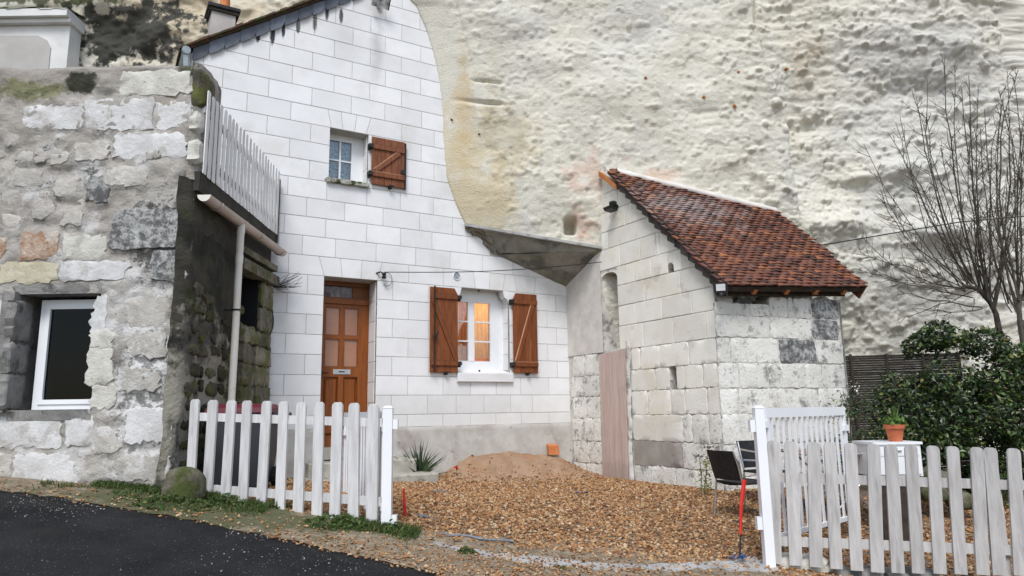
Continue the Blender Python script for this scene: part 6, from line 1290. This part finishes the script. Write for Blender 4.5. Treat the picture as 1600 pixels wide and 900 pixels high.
# door steps
m2 = MB(); st1 = thing('stone_steps', FW.p(1.4, -0.95, 0.3), 'low worn stone steps leading up to the brown door', 'steps')
for nm, a in (('step', (0.45, 1.95, -0.95, -0.62, 0.03, 0.42)), ('step', (0.30, 2.12, -1.1, -0.80, 0.03, 0.78))):
    V, Fc = FW.prism([(a[0], a[2]), (a[1], a[2]), (a[1], a[3]), (a[0], a[3])], a[4], a[5], 0.018); build(nm, V, Fc, 'step_stone', st1)
# brick on the sand
bu, bzz = FW.px(861, 703); bp = FW.p(bu, bzz, 0.10); m2 = MB(); m2.box(bp - FW.e * 0.10 - np.array([0, 0, 0.07]), FW.e * 0.20 + np.array([0, 0, -0.01]), -FW.n * 0.06 + np.array([0, 0, 0.03]), np.array([0, 0, 0.14]) - FW.n * 0.02); o = m2.obj('brick', 'brick_orange'); renorm(o); setp(o, 'orange clay brick standing on the sand heap', 'brick')

# ---- leaves and blades
def blades(P, L_, wid, dirs, seed, bend=0.5, name=None, tri=False):
    rg = np.random.default_rng(seed); n = len(P); side = np.cross(dirs, rg.normal(0, 1, (n, 3))); side /= (np.linalg.norm(side, axis=1, keepdims=True) + 1e-9)
    hz = dirs.copy(); hz[:, 2] = 0
    m1 = P + dirs * (L_ * 0.5)[:, None]; tp = P + dirs * L_[:, None] + hz * (bend * L_ * 0.5)[:, None] - np.array([0, 0, 1]) * (bend * L_ * 0.25)[:, None]
    w_ = wid[:, None]
    V = np.stack([P - side * w_ * 0.5, P + side * w_ * 0.5, m1 + side * w_ * 0.45, m1 - side * w_ * 0.45, tp, tp + side * w_ * 0.05], 1)
    base = (np.arange(n) * 6)[:, None]; Q1 = base + np.array([[0, 1, 2, 3]]); Q2 = base + np.array([[3, 2, 5, 4]])
    return V.reshape(-1, 3), np.vstack([Q1, Q2])
def rand_dirs(n, spread, rg):
    a = rg.uniform(0, 2 * math.pi, n); t = np.abs(rg.normal(0, spread, n)); return np.stack([np.sin(t) * np.cos(a), np.sin(t) * np.sin(a), np.cos(t)], 1)
def leaves(P, size, seed, asp=0.55, up=0.4):
    rg = np.random.default_rng(seed); n = len(P)
    nrm = rg.normal(0, 1, (n, 3)); nrm[:, 2] = np.abs(nrm[:, 2]) + up; nrm[:, 1] -= 0.35; nrm /= np.linalg.norm(nrm, axis=1, keepdims=True)
    t = np.cross(nrm, rg.normal(0, 1, (n, 3))); t /= np.linalg.norm(t, axis=1, keepdims=True); b = np.cross(nrm, t)
    s = size[:, None]; fold = nrm * s * 0.12
    V = np.stack([P - t * s * 0.5, P - b * s * asp * 0.5 + fold - t * s * 0.05, P + t * s * 0.55, P + b * s * asp * 0.5 + fold - t * s * 0.05, P + t * s * 0.0], 1)
    base = (np.arange(n) * 5)[:, None]
    return V.reshape(-1, 3), np.vstack([base + np.array([[0, 1, 4]]), base + np.array([[1, 2, 4]]), base + np.array([[2, 3, 4]]), base + np.array([[3, 0, 4]])])
# grass strip along the foot of the left fence
rg = np.random.default_rng(21); n = 15000; x = rg.uniform(-4.3, -0.8, n); fy_ = FENCE_Y(x); ey_ = np.interp(x, rx, EY)
c_ = fbm(x * 1.7, x * 0 + 3, 3, 71); yy = fy_ - 0.02 - np.abs(rg.normal(0, 0.12, n)) * (0.8 + 2.2 * np.clip(c_ + 0.1, 0, 0.5)); yy = np.where(rg.random(n) < 0.12, fy_ + rg.uniform(-0.05, 0.08, n), yy)
kk = (yy > ey_ + 0.05) & (fbm(x * 3, yy * 3, 3, 73) > -0.08); x, yy = x[kk], yy[kk]; n = len(x)
V, Fq = blades(np.stack([x, yy, gz(x, yy) + 0.01], 1), rg.uniform(0.03, 0.10, n), rg.uniform(0.004, 0.009, n), rand_dirs(n, 0.6, rg), 5, 0.8)
g_ = fast('verge_grass', V, Fq, 'grass', smooth=False); setp(g_, 'short green grass along the foot of the left fence', 'grass', kind='stuff')
def weed(px_, py_, Y, r_, n, label, seed, mm_='grass', hgt=0.1, size=0.035):
    rg = np.random.default_rng(seed); c = atY(px_, py_, Y); gx0, gy0 = c[0], Y
    a = rg.uniform(0, 2 * math.pi, n); rr = r_ * np.sqrt(rg.random(n)); x = gx0 + rr * np.cos(a); y = gy0 + rr * np.sin(a) * 0.6
    z = gz(x, y) + 0.015 + hgt * (1 - (rr / r_) ** 2) * rg.random(n)
    V, Fq = leaves(np.stack([x, y, z], 1), rg.uniform(0.6, 1.3, n) * size, seed, 0.6)
    o = fast('weed', V, Fq, mm_, smooth=False, origin=(gx0, gy0, float(gz(gx0, gy0)))); setp(o, label, 'weed', 'weeds along the verge', kind='stuff'); return o
weed(275, 790, 6.25, 0.36, 500, 'leafy green weeds below the mossy boulder', 31)
weed(530, 820, 6.12, 0.30, 420, 'broad-leaved weeds under the middle of the left fence', 32, size=0.04)
weed(360, 806, 6.45, 0.22, 200, 'small weeds under the first pickets of the left fence', 36)
weed(612, 836, 6.10, 0.13, 160, 'small weed tuft at the foot of the left gate post', 33)
weed(730, 872, 5.70, 0.085, 150, 'small green tuft on the broken concrete strip', 34, size=0.025, hgt=0.05)
weed(875, 890, 5.55, 0.06, 40, 'tiny weed at the edge of the concrete strip', 35, size=0.02, hgt=0.03)
weed(220, 785, 6.45, 0.30, 260, 'mossy ground weeds at the base of the stone wall', 37, hgt=0.05, size=0.028)
# yucca
yc = atY(656, 738, 10.25); yz = float(gz(yc[0], 10.25)); rg = np.random.default_rng(41); n = 85
dr = rand_dirs(n, 0.75, rg); V, Fq = blades(np.tile([yc[0], 10.25, yz + 0.03], (n, 1)) + rg.normal(0, 0.025, (n, 3)), rg.uniform(0.30, 0.55, n), rg.uniform(0.022, 0.032, n), dr, 6, 0.15)
yt = thing('yucca_plant', (yc[0], 10.25, yz), 'spiky green yucca beside the stone step under the facade', 'plant'); fast('leaves', V, Fq, 'yucca', yt, False)
m2 = MB(); m2.tube([(yc[0], 10.25, yz - 0.05), (yc[0], 10.25, yz + 0.10)], [0.04, 0.05], 8); m2.obj('stem', 'twig', yt)
fl = atY(713, 731, 10.5); ft_ = thing('red_flower', (fl[0], 10.5, float(gz(fl[0], 10.5))), 'small red flower at the foot of the facade', 'flower')
m2 = MB(); m2.tube([(fl[0] + 0.02, 10.5, gz(fl[0], 10.5) - 0.02), fl], 0.004, 5); m2.obj('stem', 'grass', ft_)
V, Fq = leaves(np.tile(fl, (14, 1)) + rg.normal(0, 0.012, (14, 3)), np.full(14, 0.035), 8, 0.8); fast('petals', V, Fq, 'petal_red', ft_, False)
# red stakes
def stake(p_top, p_bot, r_, label, m='red_paint'):
    mid_ = (p_top + p_bot) / 2 + RNG.normal(0, 0.006, 3); m2 = MB(); m2.tube([p_bot + [0, 0, -0.05], p_bot, mid_, p_top], [r_, r_, r_ * 1.1, r_ * 0.7], 7); o = m2.obj('marker_stake', m, None, False, origin=p_bot); setp(o, label, 'stake', 'red marker stakes'); return o
stake(atY(631, 763, 6.75), atY(634, 812, 6.75), 0.013, 'short red stake in the gravel beside the left gate post')
t_ = thing('ribbon_stake', atY(1156, 870, 6.25), 'tall red ribbon stake with blue netting beside the right gate post', 'stake')
A_ = [atY(1163, 750, 6.4), atY(1158, 790, 6.35), atY(1157, 835, 6.3), atY(1156, 872, 6.25)]; m2 = MB(); m2.tube(A_[:3], [0.020, 0.015, 0.010], 6); m2.obj('ribbon', 'red_paint', t_); m2 = MB(); m2.tube(A_[2:], [0.008, 0.008], 6); m2.obj('rod', 'lamp_black', t_)
def scrap(cx_, cy_, Y, L_, w_, ang, m, label, seed):
    rg = np.random.default_rng(seed); c = atY(cx_, cy_, Y); n = 14; V = []
    for i in range(n):
        s_ = (i / (n - 1) - 0.5) * L_; wob = 0.03 * math.sin(i * 0.9 + seed)
        for k in (-1, 0, 1):
            x = c[0] + s_ * math.cos(ang) - (k * w_ / 2 * rg.uniform(0.5, 1.2) + wob) * math.sin(ang); y = Y + s_ * math.sin(ang) + (k * w_ / 2 * rg.uniform(0.5, 1.2) + wob) * math.cos(ang)
            V.append((x, y, float(gz(x, y)) + 0.022 + rg.uniform(0, 0.014)))
    o = fast('fabric_scrap', np.array(V), grid_faces(n, 3), m, smooth=False, origin=(c[0], Y, float(gz(c[0], Y)))); setp(o, label, 'fabric', 'ground fabric scraps in the gravel'); 
    so_ = o.modifiers.new('thick', 'SOLIDIFY'); so_.thickness = 0.004; return o
def atG(px_, py_):
    Y_ = 6.0
    for _ in range(30):
        p = atY(px_, py_, Y_); zg = float(gz(p[0], Y_)); Y_ = max(4.5, min(11.5, Y_ * zg / p[2])) if p[2] < -0.05 else 11
    return Y_
for (x_, y_, L_, w_, an, m_, lb) in [(688, 771, 0.19, 0.045, 0.1, 'grey_fabric', 'pale blue fabric strip in the gravel left of the sand heap'), (909, 773, 0.17, 0.02, 0.05, 'blue_fabric', 'dark thin fabric strip in the gravel before the pink board'), (745, 845, 0.62, 0.03, -0.12, 'grey_fabric', 'long grey fabric strip at the front edge of the gravel'), (661, 811, 0.10, 0.06, 0.3, 'grey_fabric', 'crumpled grey fabric scrap near the short red stake')]:
    scrap(x_, y_, atG(x_, y_), L_, w_, an, m_, lb, int(x_))
V, Fq = leaves(np.array(A_[3]) + np.random.default_rng(5).normal(0, 1, (26, 3)) * [0.05, 0.04, 0.008] + [0.02, 0, 0.01], np.full(26, 0.05), 9, 0.4, 2.0); fast('netting', V, Fq, 'blue_fabric', t_, False)

# ---- chairs
def chair(P, az, label):
    root = thing('bistro_chair', P, label, 'chair', 'bistro chairs by the shed corner'); c, s = math.cos(az), math.sin(az)
    def T(x, y, z):
        x, y, z = x * 0.9, y * 0.9, z * 0.9
        return np.array([P[0] + c * x - s * y, P[1] + s * x + c * y, P[2] + z])       # x = forward, y = left
    r_ = 0.011; hw = 0.23
    for sg in (-1, 1):
        m2 = MB(); m2.tube([T(0.24, sg * 0.25, 0.0), T(0.20, sg * 0.25, 0.42), T(0.19, sg * 0.26, 0.60), T(0.14, sg * 0.265, 0.655), T(0.0, sg * 0.265, 0.665), T(-0.20, sg * 0.25, 0.68)], r_, 7); m2.obj('front_leg', 'aluminium', root, True)
        m2 = MB(); m2.tube([T(-0.27, sg * 0.22, 0.0), T(-0.20, sg * 0.22, 0.42), T(-0.25, sg * 0.22, 0.62), T(-0.30, sg * 0.21, 0.77)], r_, 7); m2.obj('rear_leg', 'aluminium', root, True)
    m2 = MB(); n = 7
    V = []
    for i in range(n):
        for j in range(5): V.append(T(-0.20 + 0.42 * i / (n - 1), -0.22 + 0.44 * j / 4, 0.425 - 0.02 * math.sin(math.pi * j / 4) + (0.01 if i == n - 1 else 0)))
    V2_ = [v - np.array([0, 0, 0.018]) for v in V]; F_ = grid_faces(n, 5).tolist(); m2.add(V, F_); m2.add(V2_, [f[::-1] for f in F_]); m2.tube([T(-0.20, -0.22, 0.415), T(0.22, -0.22, 0.415), T(0.23, 0.22, 0.415), T(-0.20, 0.22, 0.415), T(-0.20, -0.22, 0.415)], 0.014, 6); q = m2.obj('seat', 'black_weave', root)
    m2 = MB(); V = []
    for i in range(n):
        for j in range(7): V.append(T(-0.205 - 0.10 * i / (n - 1) - 0.03 * math.sin(math.pi * j / 6), -0.215 + 0.43 * j / 6, 0.45 + 0.33 * i / (n - 1)))
    V2_ = [np.array(v) - np.array([c, s, 0]) * 0.02 for v in V]; F_ = grid_faces(n, 7).tolist(); m2.add(V, F_); m2.add(V2_, [f[::-1] for f in F_]); m2.obj('backrest', 'black_weave', root)
    return root
cy1 = 7.62; c1 = atY(1140, 790, cy1); chair(np.array([c1[0] + 0.17, cy1 + 0.05, float(gz(c1[0], cy1))]), 0.42, 'black bistro chair seen from behind left of the right gate post')
c2 = atY(1205, 780, 8.2); chair(np.array([c2[0], 8.2, float(gz(c2[0], 8.2))]), -1.2, 'black bistro chair partly hidden behind the open gate leaf')
# ---- table
ty = 7.75; ta = atY(1240, 704, ty); tb = atY(1378, 704, ty); tzv = (ta[2] + tb[2]) / 2; tg = float(gz((ta[0] + tb[0]) / 2, ty))
tt = thing('garden_table', ((ta[0] + tb[0]) / 2, ty, tg), 'metal garden table with brown slatted top behind the right fence', 'table')
for i in range(6):
    m2 = MB(); y0 = ty - 0.33 + i * 0.11; m2.aabb((ta[0], y0, tzv - 0.02), (tb[0], y0 + 0.10, tzv)); m2.obj('slat', 'table_wood', tt)
m2 = MB(); m2.tube([(ta[0], ty - 0.34, tzv - 0.015), (tb[0], ty - 0.34, tzv - 0.015), (tb[0], ty + 0.34, tzv - 0.015), (ta[0], ty + 0.34, tzv - 0.015), (ta[0], ty - 0.34, tzv - 0.015)], 0.014, 6); m2.obj('frame', 'aluminium', tt)
for y0 in (ty - 0.28, ty + 0.28):
    for a_, b_ in ((ta[0] + 0.1, tb[0] - 0.15), (tb[0] - 0.1, ta[0] + 0.15)):
        m2 = MB(); m2.tube([(a_, y0, tzv - 0.02), (b_, y0, tg + 0.0)], 0.011, 6); m2.obj('leg', 'aluminium', tt)
# ---- cabinet on a dark stand, pot plant
ky = 7.15; ka = atY(1370, 745, ky); kb = atY(1437, 690, ky); kg = float(gz((ka[0] + kb[0]) / 2, ky)); kc = (ka[0] + kb[0]) / 2
sd0 = thing('wooden_stand', (kc, ky + 0.15, kg), 'dark wooden stand under the white cabinet', 'stand')
for dx, w_ in ((0.07, 0.075), (-0.12, 0.05)):
    m2 = MB(); m2.aabb((kc + dx - w_, ky + 0.08, kg - 0.03), (kc + dx + w_, ky + 0.22, ka[2] - 0.022)); m2.obj('leg', 'dark_wood', sd0)
m2 = MB(); m2.aabb((ka[0] + 0.02, ky + 0.03, ka[2] - 0.0215), (kb[0] - 0.02, ky + 0.36, ka[2] - 0.002)); m2.obj('top', 'dark_wood', sd0)
kt = thing('white_cabinet', (kc, ky + 0.2, ka[2]), 'small white cabinet carrying the potted plant', 'cabinet')
m2 = MB(); m2.aabb((ka[0], ky, ka[2]), (kb[0], ky + 0.40, kb[2] - 0.025)); m2.obj('body', 'white_paint', kt)
m2 = MB(); m2.aabb((ka[0] - 0.015, ky - 0.02, kb[2] - 0.024), (kb[0] + 0.015, ky + 0.42, kb[2])); m2.obj('top', 'white_paint', kt)
hgt_ = kb[2] - 0.03 - ka[2]
m2 = MB(); m2.aabb((ka[0] + 0.02, ky - 0.012, ka[2] + hgt_ * 0.66), (kb[0] - 0.02, ky - 0.001, kb[2] - 0.05)); dq = m2.obj('drawer', 'white_paint', kt); m2 = MB(); m2.aabb((kc - 0.03, ky - 0.025, ka[2] + hgt_ * 0.80), (kc + 0.03, ky - 0.013, ka[2] + hgt_ * 0.84)); m2.obj('handle', 'steel', dq)
m2 = MB(); m2.aabb((ka[0] + 0.02, ky - 0.012, ka[2] + 0.02), (kb[0] - 0.02, ky - 0.001, ka[2] + hgt_ * 0.62)); m2.obj('front_panel', 'white_paint', kt)
pp = atY(1399, 684, ky + 0.12); pt = thing('potted_plant', (pp[0], ky + 0.12, kb[2]), 'terracotta pot with small green plant on the white cabinet', 'plant')
m2 = MB(); m2.lathe((pp[0], ky + 0.12, kb[2] + 0.001), [(0.062, 0), (0.085, 0.125), (0.098, 0.126), (0.100, 0.165), (0.088, 0.165), (0.086, 0.150), (0.0, 0.149)], 20); m2.obj('pot', 'terracotta', pt, True)
rg = np.random.default_rng(61); n = 130; a = rg.uniform(0, 2 * math.pi, n); rr = 0.10 * np.sqrt(rg.random(n)); P_ = np.stack([pp[0] + rr * np.cos(a) * 1.1, ky + 0.12 + rr * np.sin(a), kb[2] + 0.155 + 0.075 * rg.random(n)], 1)
V, Fq = leaves(P_, rg.uniform(0.03, 0.06, n), 62, 0.6); fast('leaves', V, Fq, 'pot_green', pt, False)
V, Fq = blades(np.tile([pp[0] + 0.02, ky + 0.12, kb[2] + 0.16], (16, 1)), rg.uniform(0.1, 0.22, 16), np.full(16, 0.014), rand_dirs(16, 0.35, rg), 63, 0.2); fast('shoots', V, Fq, 'pot_green', pt, False)

# ---- reed screen
sy_ = 10.3; sa = atY(1327, 556, sy_); sb = atY(1500, 545, sy_); szb = float(gz(sa[0], sy_)) ; rs = thing('reed_screen', (sa[0], sy_, szb), 'dark woven reed screen between the shed and the hedge', 'screen')
m2 = MB(); nrow = 52
for i in range(nrow):
    z_ = szb + (sa[2] - szb) * (i + 0.5) / nrow; j = RNG.uniform(-0.012, 0.012); h_ = (sa[2] - szb) / nrow
    m2.box((sa[0] - 0.12, sy_ + j, z_ - h_ * 0.46), (sb[0] - sa[0] + 0.12, 0.02, 0.03 + RNG.uniform(-0.006, 0.006)), (0, 0.012, 0), (0, 0, h_ * 0.9))
wv_ = m2.obj('woven_reeds', 'reed', rs); setp(wv_, kind='stuff')
for i in range(4):
    x_ = sa[0] + 0.0 + i * 0.52; m2 = MB(); m2.tube([(x_, sy_ - 0.03, szb - 0.1), (x_, sy_ - 0.03, sa[2] + 0.02)], 0.022, 7); m2.obj('upright', 'dark_wood', rs)
m2 = MB(); m2.aabb((4.7, 10.22, szb - 0.1), (7.6, 10.28, szb + 0.02)); 
# ---- hedge
hd = thing('laurel_hedge', (5.5, 9.0, -1.1), 'dense dark green laurel hedge in front of the cliff', 'hedge')
rg = np.random.default_rng(71)
ell = [(1478, 585, 9.2, 0.52, 0.45, 0.62), (1560, 600, 9.1, 0.62, 0.5, 0.50), (1640, 600, 9.0, 0.62, 0.55, 0.55), (1480, 660, 8.9, 0.75, 0.5, 0.55), (1580, 670, 8.8, 0.85, 0.5, 0.6), (1420, 640, 9.2, 0.42, 0.4, 0.55), (1465, 525, 9.3, 0.20, 0.2, 0.22), (1432, 545, 9.3, 0.16, 0.18, 0.20), (1540, 540, 9.25, 0.28, 0.25, 0.25), (1600, 750, 8.6, 0.9, 0.5, 0.6), (1470, 740, 8.7, 0.75, 0.45, 0.5)]
LP, LS = [], []
for (px_, py_, Y_, a_, b_, c_) in ell:
    c = atY(px_, py_, Y_); n = int(9500 * a_ * c_ ** 0.9); v = rg.normal(0, 1, (n, 3)); v /= np.linalg.norm(v, axis=1, keepdims=True); r_ = rg.uniform(0.55, 1.08, n) ** 0.7
    P_ = c + v * r_[:, None] * [a_, b_, c_]; nzv = fbm(P_[:, 0] * 3.2, P_[:, 2] * 3.2 + P_[:, 1], 3, 72); kq = (nzv > -0.13) & (P_[:, 2] > -1.15); LP.append(P_[kq]); LS.append(rg.uniform(0.045, 0.085, kq.sum()))
LP = np.vstack(LP); LS = np.concatenate(LS); V, Fq = leaves(LP, LS, 73, 0.55); fast('foliage', V, Fq, 'hedge_leaf', hd, False)
for k, (px_, py_) in enumerate([(1440, 690), (1490, 700), (1540, 690), (1600, 700)]):
    c = atY(px_, py_, 9.0); m2 = MB(); zg = float(gz(c[0], 9.0)) - 0.1
    for q in range(4):
        m2.tube([(c[0] + 0.03 * q, 9.0, zg), (c[0] + RNG.uniform(-.1, .1), 9.0, -0.5), (c[0] + RNG.uniform(-.3, .3), 9.05 + RNG.uniform(-.2, .2), 0.35)], [0.022, 0.016, 0.008], 6)
    m2.obj('stem', 'twig', hd)
# low shrub with pale flowers at the shed corner
sh = thing('flowering_shrub', (*atY(1345, 720, 9.1)[:2], -1.1), 'low dark shrub with tiny white flowers beside the shed wall', 'shrub')
LP = []
for (px_, py_, Y_, a_, b_, c_, n) in ((1338, 650, 9.2, 0.22, 0.2, 0.30, 900), (1375, 690, 8.9, 0.35, 0.3, 0.30, 1300), (1330, 700, 8.9, 0.22, 0.2, 0.35, 700), (1400, 720, 8.6, 0.35, 0.3, 0.3, 900)):
    c = atY(px_, py_, Y_); v = rg.normal(0, 0.55, (n, 3)); P_ = c + v * [a_, b_, c_]; LP.append(P_)
LP = np.vstack(LP); LP = LP[(fbm(LP[:, 0] * 5, LP[:, 2] * 5, 2, 75) > -0.1)]; V, Fq = leaves(LP, rg.uniform(0.03, 0.06, len(LP)), 76, 0.6); fast('foliage', V, Fq, 'hedge_leaf', sh, False)
fp = np.array([atY(1335 + rg.normal(0, 10), 612 + rg.normal(0, 10), 9.1) for _ in range(26)]); V, Fq = leaves(fp, np.full(26, 0.026), 77, 0.9); fast('flowers', V, Fq, 'flower_white', sh, False)
m2 = MB()
for q in range(9):
    a_ = atY(1340 + rg.normal(0, 8), 740, 9.0); b_ = atY(1336 + rg.normal(0, 16), 615 + rg.normal(0, 14), 9.1); m2.tube([a_, (a_ + b_) / 2 + rg.normal(0, 0.04, 3), b_], [0.010, 0.007, 0.003], 5)
m2.obj('stems', 'twig', sh)
# tall weed with dry heads at the shed corner
cw = thing('dry_headed_weed', (*atY(1102, 765, 8.7)[:2], -1.05), 'tall yellow-green weed with dark dry heads at the shed corner', 'weed')
m2 = MB()
for (xa_, xb2, yt_) in ((1100, 1106, 700), (1096, 1093, 715)):
    a_ = atY(xa_, 768, 8.7); b_ = atY(xb2, yt_, 8.7); m2.tube([a_, (a_ + b_) / 2 + [0.01, 0, 0], b_], [0.008, 0.006, 0.004], 5)
m2.obj('stalks', 'rag_green', cw)
n = 150; P_ = np.array([atY(1102 + rg.normal(0, 7), rg.uniform(715, 768), 8.7 + rg.normal(0, 0.04)) for _ in range(n)]); V, Fq = leaves(P_, rg.uniform(0.03, 0.07, n), 81, 0.35); fast('leaves', V, Fq, 'rag_green', cw, False)
n = 60; P_ = np.array([atY((1108 if k % 2 else 1093) + rg.normal(0, 6), (699 if k % 2 else 713) + rg.normal(0, 1.5), 8.7 + rg.normal(0, 0.03)) for k in range(n)]); V, Fq = leaves(P_, np.full(n, 0.025), 82, 0.7); fast('seed_heads', V, Fq, 'dry_weed', cw, False)
# dry weed growing from the mossy wall
dwt = thing('dry_wall_weed', fpt(428, 448, 0.12), 'tangle of dry dark weed on the white wall beside the mossy pillar', 'weed')
m2 = MB(); base = fpt(424, 452, 0.20)
for q in range(34):
    e_ = fpt(rg.uniform(432, 470), rg.uniform(424, 458), rg.uniform(0.02, 0.22)); md_ = (base + e_) / 2 + rg.normal(0, 0.03, 3); m2.tube([base + rg.normal(0, 0.015, 3), md_, e_], [0.004, 0.003, 0.002], 4, False)
m2.obj('stems', 'dry_weed', dwt)

# ---- bare shrubs
def bare_shrub(label, root_px, Y0, stems, seed, trunk):
    rg = np.random.default_rng(seed); c = atY(*root_px, Y0); zg = float(gz(c[0], Y0))
    root = thing('bare_shrub', (c[0], Y0, zg), label, 'shrub', 'bare winter shrubs before the cliff')
    mt = MB()
    for pts_, rr_ in trunk: mt.tube([atY(x_, y_, Y0 + dy) for x_, y_, dy in pts_], rr_, 8)
    b0_ = atY(*root_px, Y0); mt.tube([(b0_[0] + 0.03, Y0, zg - 0.1), (b0_[0] + 0.02, Y0, (zg + b0_[2]) / 2), b0_], [0.045, 0.042, 0.04], 8); mt.obj('trunk', 'twig', root)
    tw = MB()
    extra = [(a_ + rg.normal(0, 5), b_ + rg.normal(0, 6), c_ + rg.normal(0, 26), d_ + abs(rg.normal(0, 40)), e_ * 0.42) for a_, b_, c_, d_, e_ in stems]
    stems = [(a_, b_, c_, d_, e_ * 0.62) for a_, b_, c_, d_, e_ in stems] + extra
    for si, (sx_, sy0, ex2, ey2, r0) in enumerate(stems):
        A = atY(sx_, sy0, Y0 + rg.normal(0, 0.03)); B = atY(ex2, ey2, Y0 + rg.normal(0, 0.35)); Ls = np.linalg.norm(B - A); n = 9; pts_ = []
        bow = rg.normal(0, 0.035, 3) * Ls + np.array([-0.05, 0, -0.03]) * Ls * np.sign(sx_ - ex2)
        for i in range(n):
            t = i / (n - 1); pts_.append(A + (B - A) * t + bow * math.sin(math.pi * t) + rg.normal(0, 0.012, 3) * (i > 0))
        st_m = MB(); st_m.tube(pts_, [r0 * (1 - 0.85 * i / (n - 1)) + 0.0022 for i in range(n)], 6, False); st_m.obj('branch', 'twig', root)
        for k in range(int(3 + 6 * Ls)):
            t = rg.uniform(0.12, 0.98); i = min(n - 2, int(t * (n - 1))); p = pts_[i] + (pts_[i + 1] - pts_[i]) * (t * (n - 1) - i)
            d = (pts_[i + 1] - pts_[i]); d /= np.linalg.norm(d); sdv = rg.normal(0, 1, 3); sdv -= d * (sdv @ d); sdv /= np.linalg.norm(sdv); dd = d * 0.75 + sdv * 0.7; dd[2] += 0.1; l_ = rg.uniform(0.10, 0.42) * (1.1 - 0.5 * t)
            q1 = p + dd * l_ * 0.5 + rg.normal(0, 0.012, 3); q2 = p + dd * l_ + np.array([0, 0, 0.06 * l_]) + rg.normal(0, 0.02, 3); tw.tube([p, q1, q2], [0.0046, 0.0034, 0.002], 4, False)
            for _ in range(rg.integers(0, 3)):
                q3 = q1 + (dd + rg.normal(0, 0.5, 3)) * l_ * 0.35; tw.tube([q1, q3], [0.003, 0.0018], 3, False)
    o = tw.obj('twigs', 'twig', root); setp(o, kind='stuff')
    n = 22; P_ = np.array([atY(rg.uniform(1390, 1600), rg.uniform(150, 480), Y0) for _ in range(n)]); V, Fq = leaves(P_, rg.uniform(0.03, 0.06, n), seed, 0.4); fast('last_leaves', V, Fq, 'rag_green', root, False)
    return root
s1 = [(1512, 446, 1385, 205, .014), (1516, 445, 1408, 182, .014), (1520, 444, 1432, 150, .016), (1528, 450, 1449, 125, .016), (1532, 455, 1478, 92, .020), (1540, 462, 1500, 140, .020), (1545, 470, 1516, 118, .022), (1548, 474, 1540, 170, .020), (1552, 480, 1562, 138, .022), (1510, 450, 1376, 300, .012), (1508, 452, 1345, 372, .011), (1520, 465, 1362, 430, .012), (1535, 480, 1400, 452, .013), (1500, 448, 1420, 260, .012), (1545, 470, 1470, 230, .015), (1548, 476, 1495, 300, .013), (1550, 482, 1530, 240, .016), (1505, 449, 1330, 395, .009)]
bare_shrub('bare many-stemmed shrub rising behind the hedge against the cliff', (1563, 520), 9.7, s1, 91, [([(1563, 525, 0), (1556, 490, 0), (1546, 470, 0), (1535, 455, 0)], [0.04, 0.035, 0.03, 0.024]), ([(1548, 474, 0), (1530, 452, -0.03), (1505, 446, -0.06)], [0.03, 0.034, 0.024])])
s2 = [(1588, 480, 1568, 150, .020), (1592, 470, 1592, 108, .022), (1598, 470, 1612, 120, .022), (1602, 480, 1640, 160, .02), (1590, 490, 1575, 260, .016), (1585, 480, 1545, 330, .012), (1600, 470, 1625, 250, .016), (1592, 478, 1600, 200, .018), (1590, 470, 1580, 120, .014), (1596, 470, 1556, 200, .014)]
bare_shrub('second bare shrub at the right edge with upright dark stems', (1594, 500), 9.3, s2, 92, [([(1594, 505, 0), (1592, 480, 0), (1594, 460, 0)], [0.032, 0.028, 0.024])])
# cable along the rock
cc_ = thing('cliff_cable', atY(1240, 388, 10.8), 'thin dark cable slung along the cliff above the hedge', 'cable'); m2 = MB()
pts_ = []
for x_, y_ in ((1232, 390), (1290, 382), (1350, 372), (1420, 360), (1500, 347), (1600, 338), (1700, 326)):
    p = atY(x_, y_, 11.0); yy_ = float(cliffY(np.array([p[0]]), np.array([p[2]]))[0]) - 0.06; pts_.append(atY(x_, y_, min(yy_, 11.0)))
m2.tube(pts_, 0.009, 5); m2.obj('wire', 'lamp_black', cc_)
# low rubble behind the right fence
RUB = ['lowest grey rubble stone behind the right fence', 'largest grey rubble stone behind the right fence', 'rightmost grey rubble stone behind the right fence', 'small grey rubble stone atop the others behind the right fence']
for k, (px_, py_, r_) in enumerate([(1455, 770, 0.13), (1480, 755, 0.16), (1500, 782, 0.12), (1462, 745, 0.11)]):
    Y_ = 7.9; p = atY(px_, py_, Y_); blob('rubble_stone', (p[0], Y_ + 0.1 * (k % 2), p[2]), (r_ * 1.2, r_, r_ * 0.8), 'boulder', RUB[k], 'stone', 140 + k, 2, 0.2, 'rubble stones behind the right fence')

SC.cycles.max_bounces = 6; SC.cycles.diffuse_bounces = 3; SC.cycles.glossy_bounces = 2; SC.cycles.transmission_bounces = 4; SC.cycles.transparent_max_bounces = 6
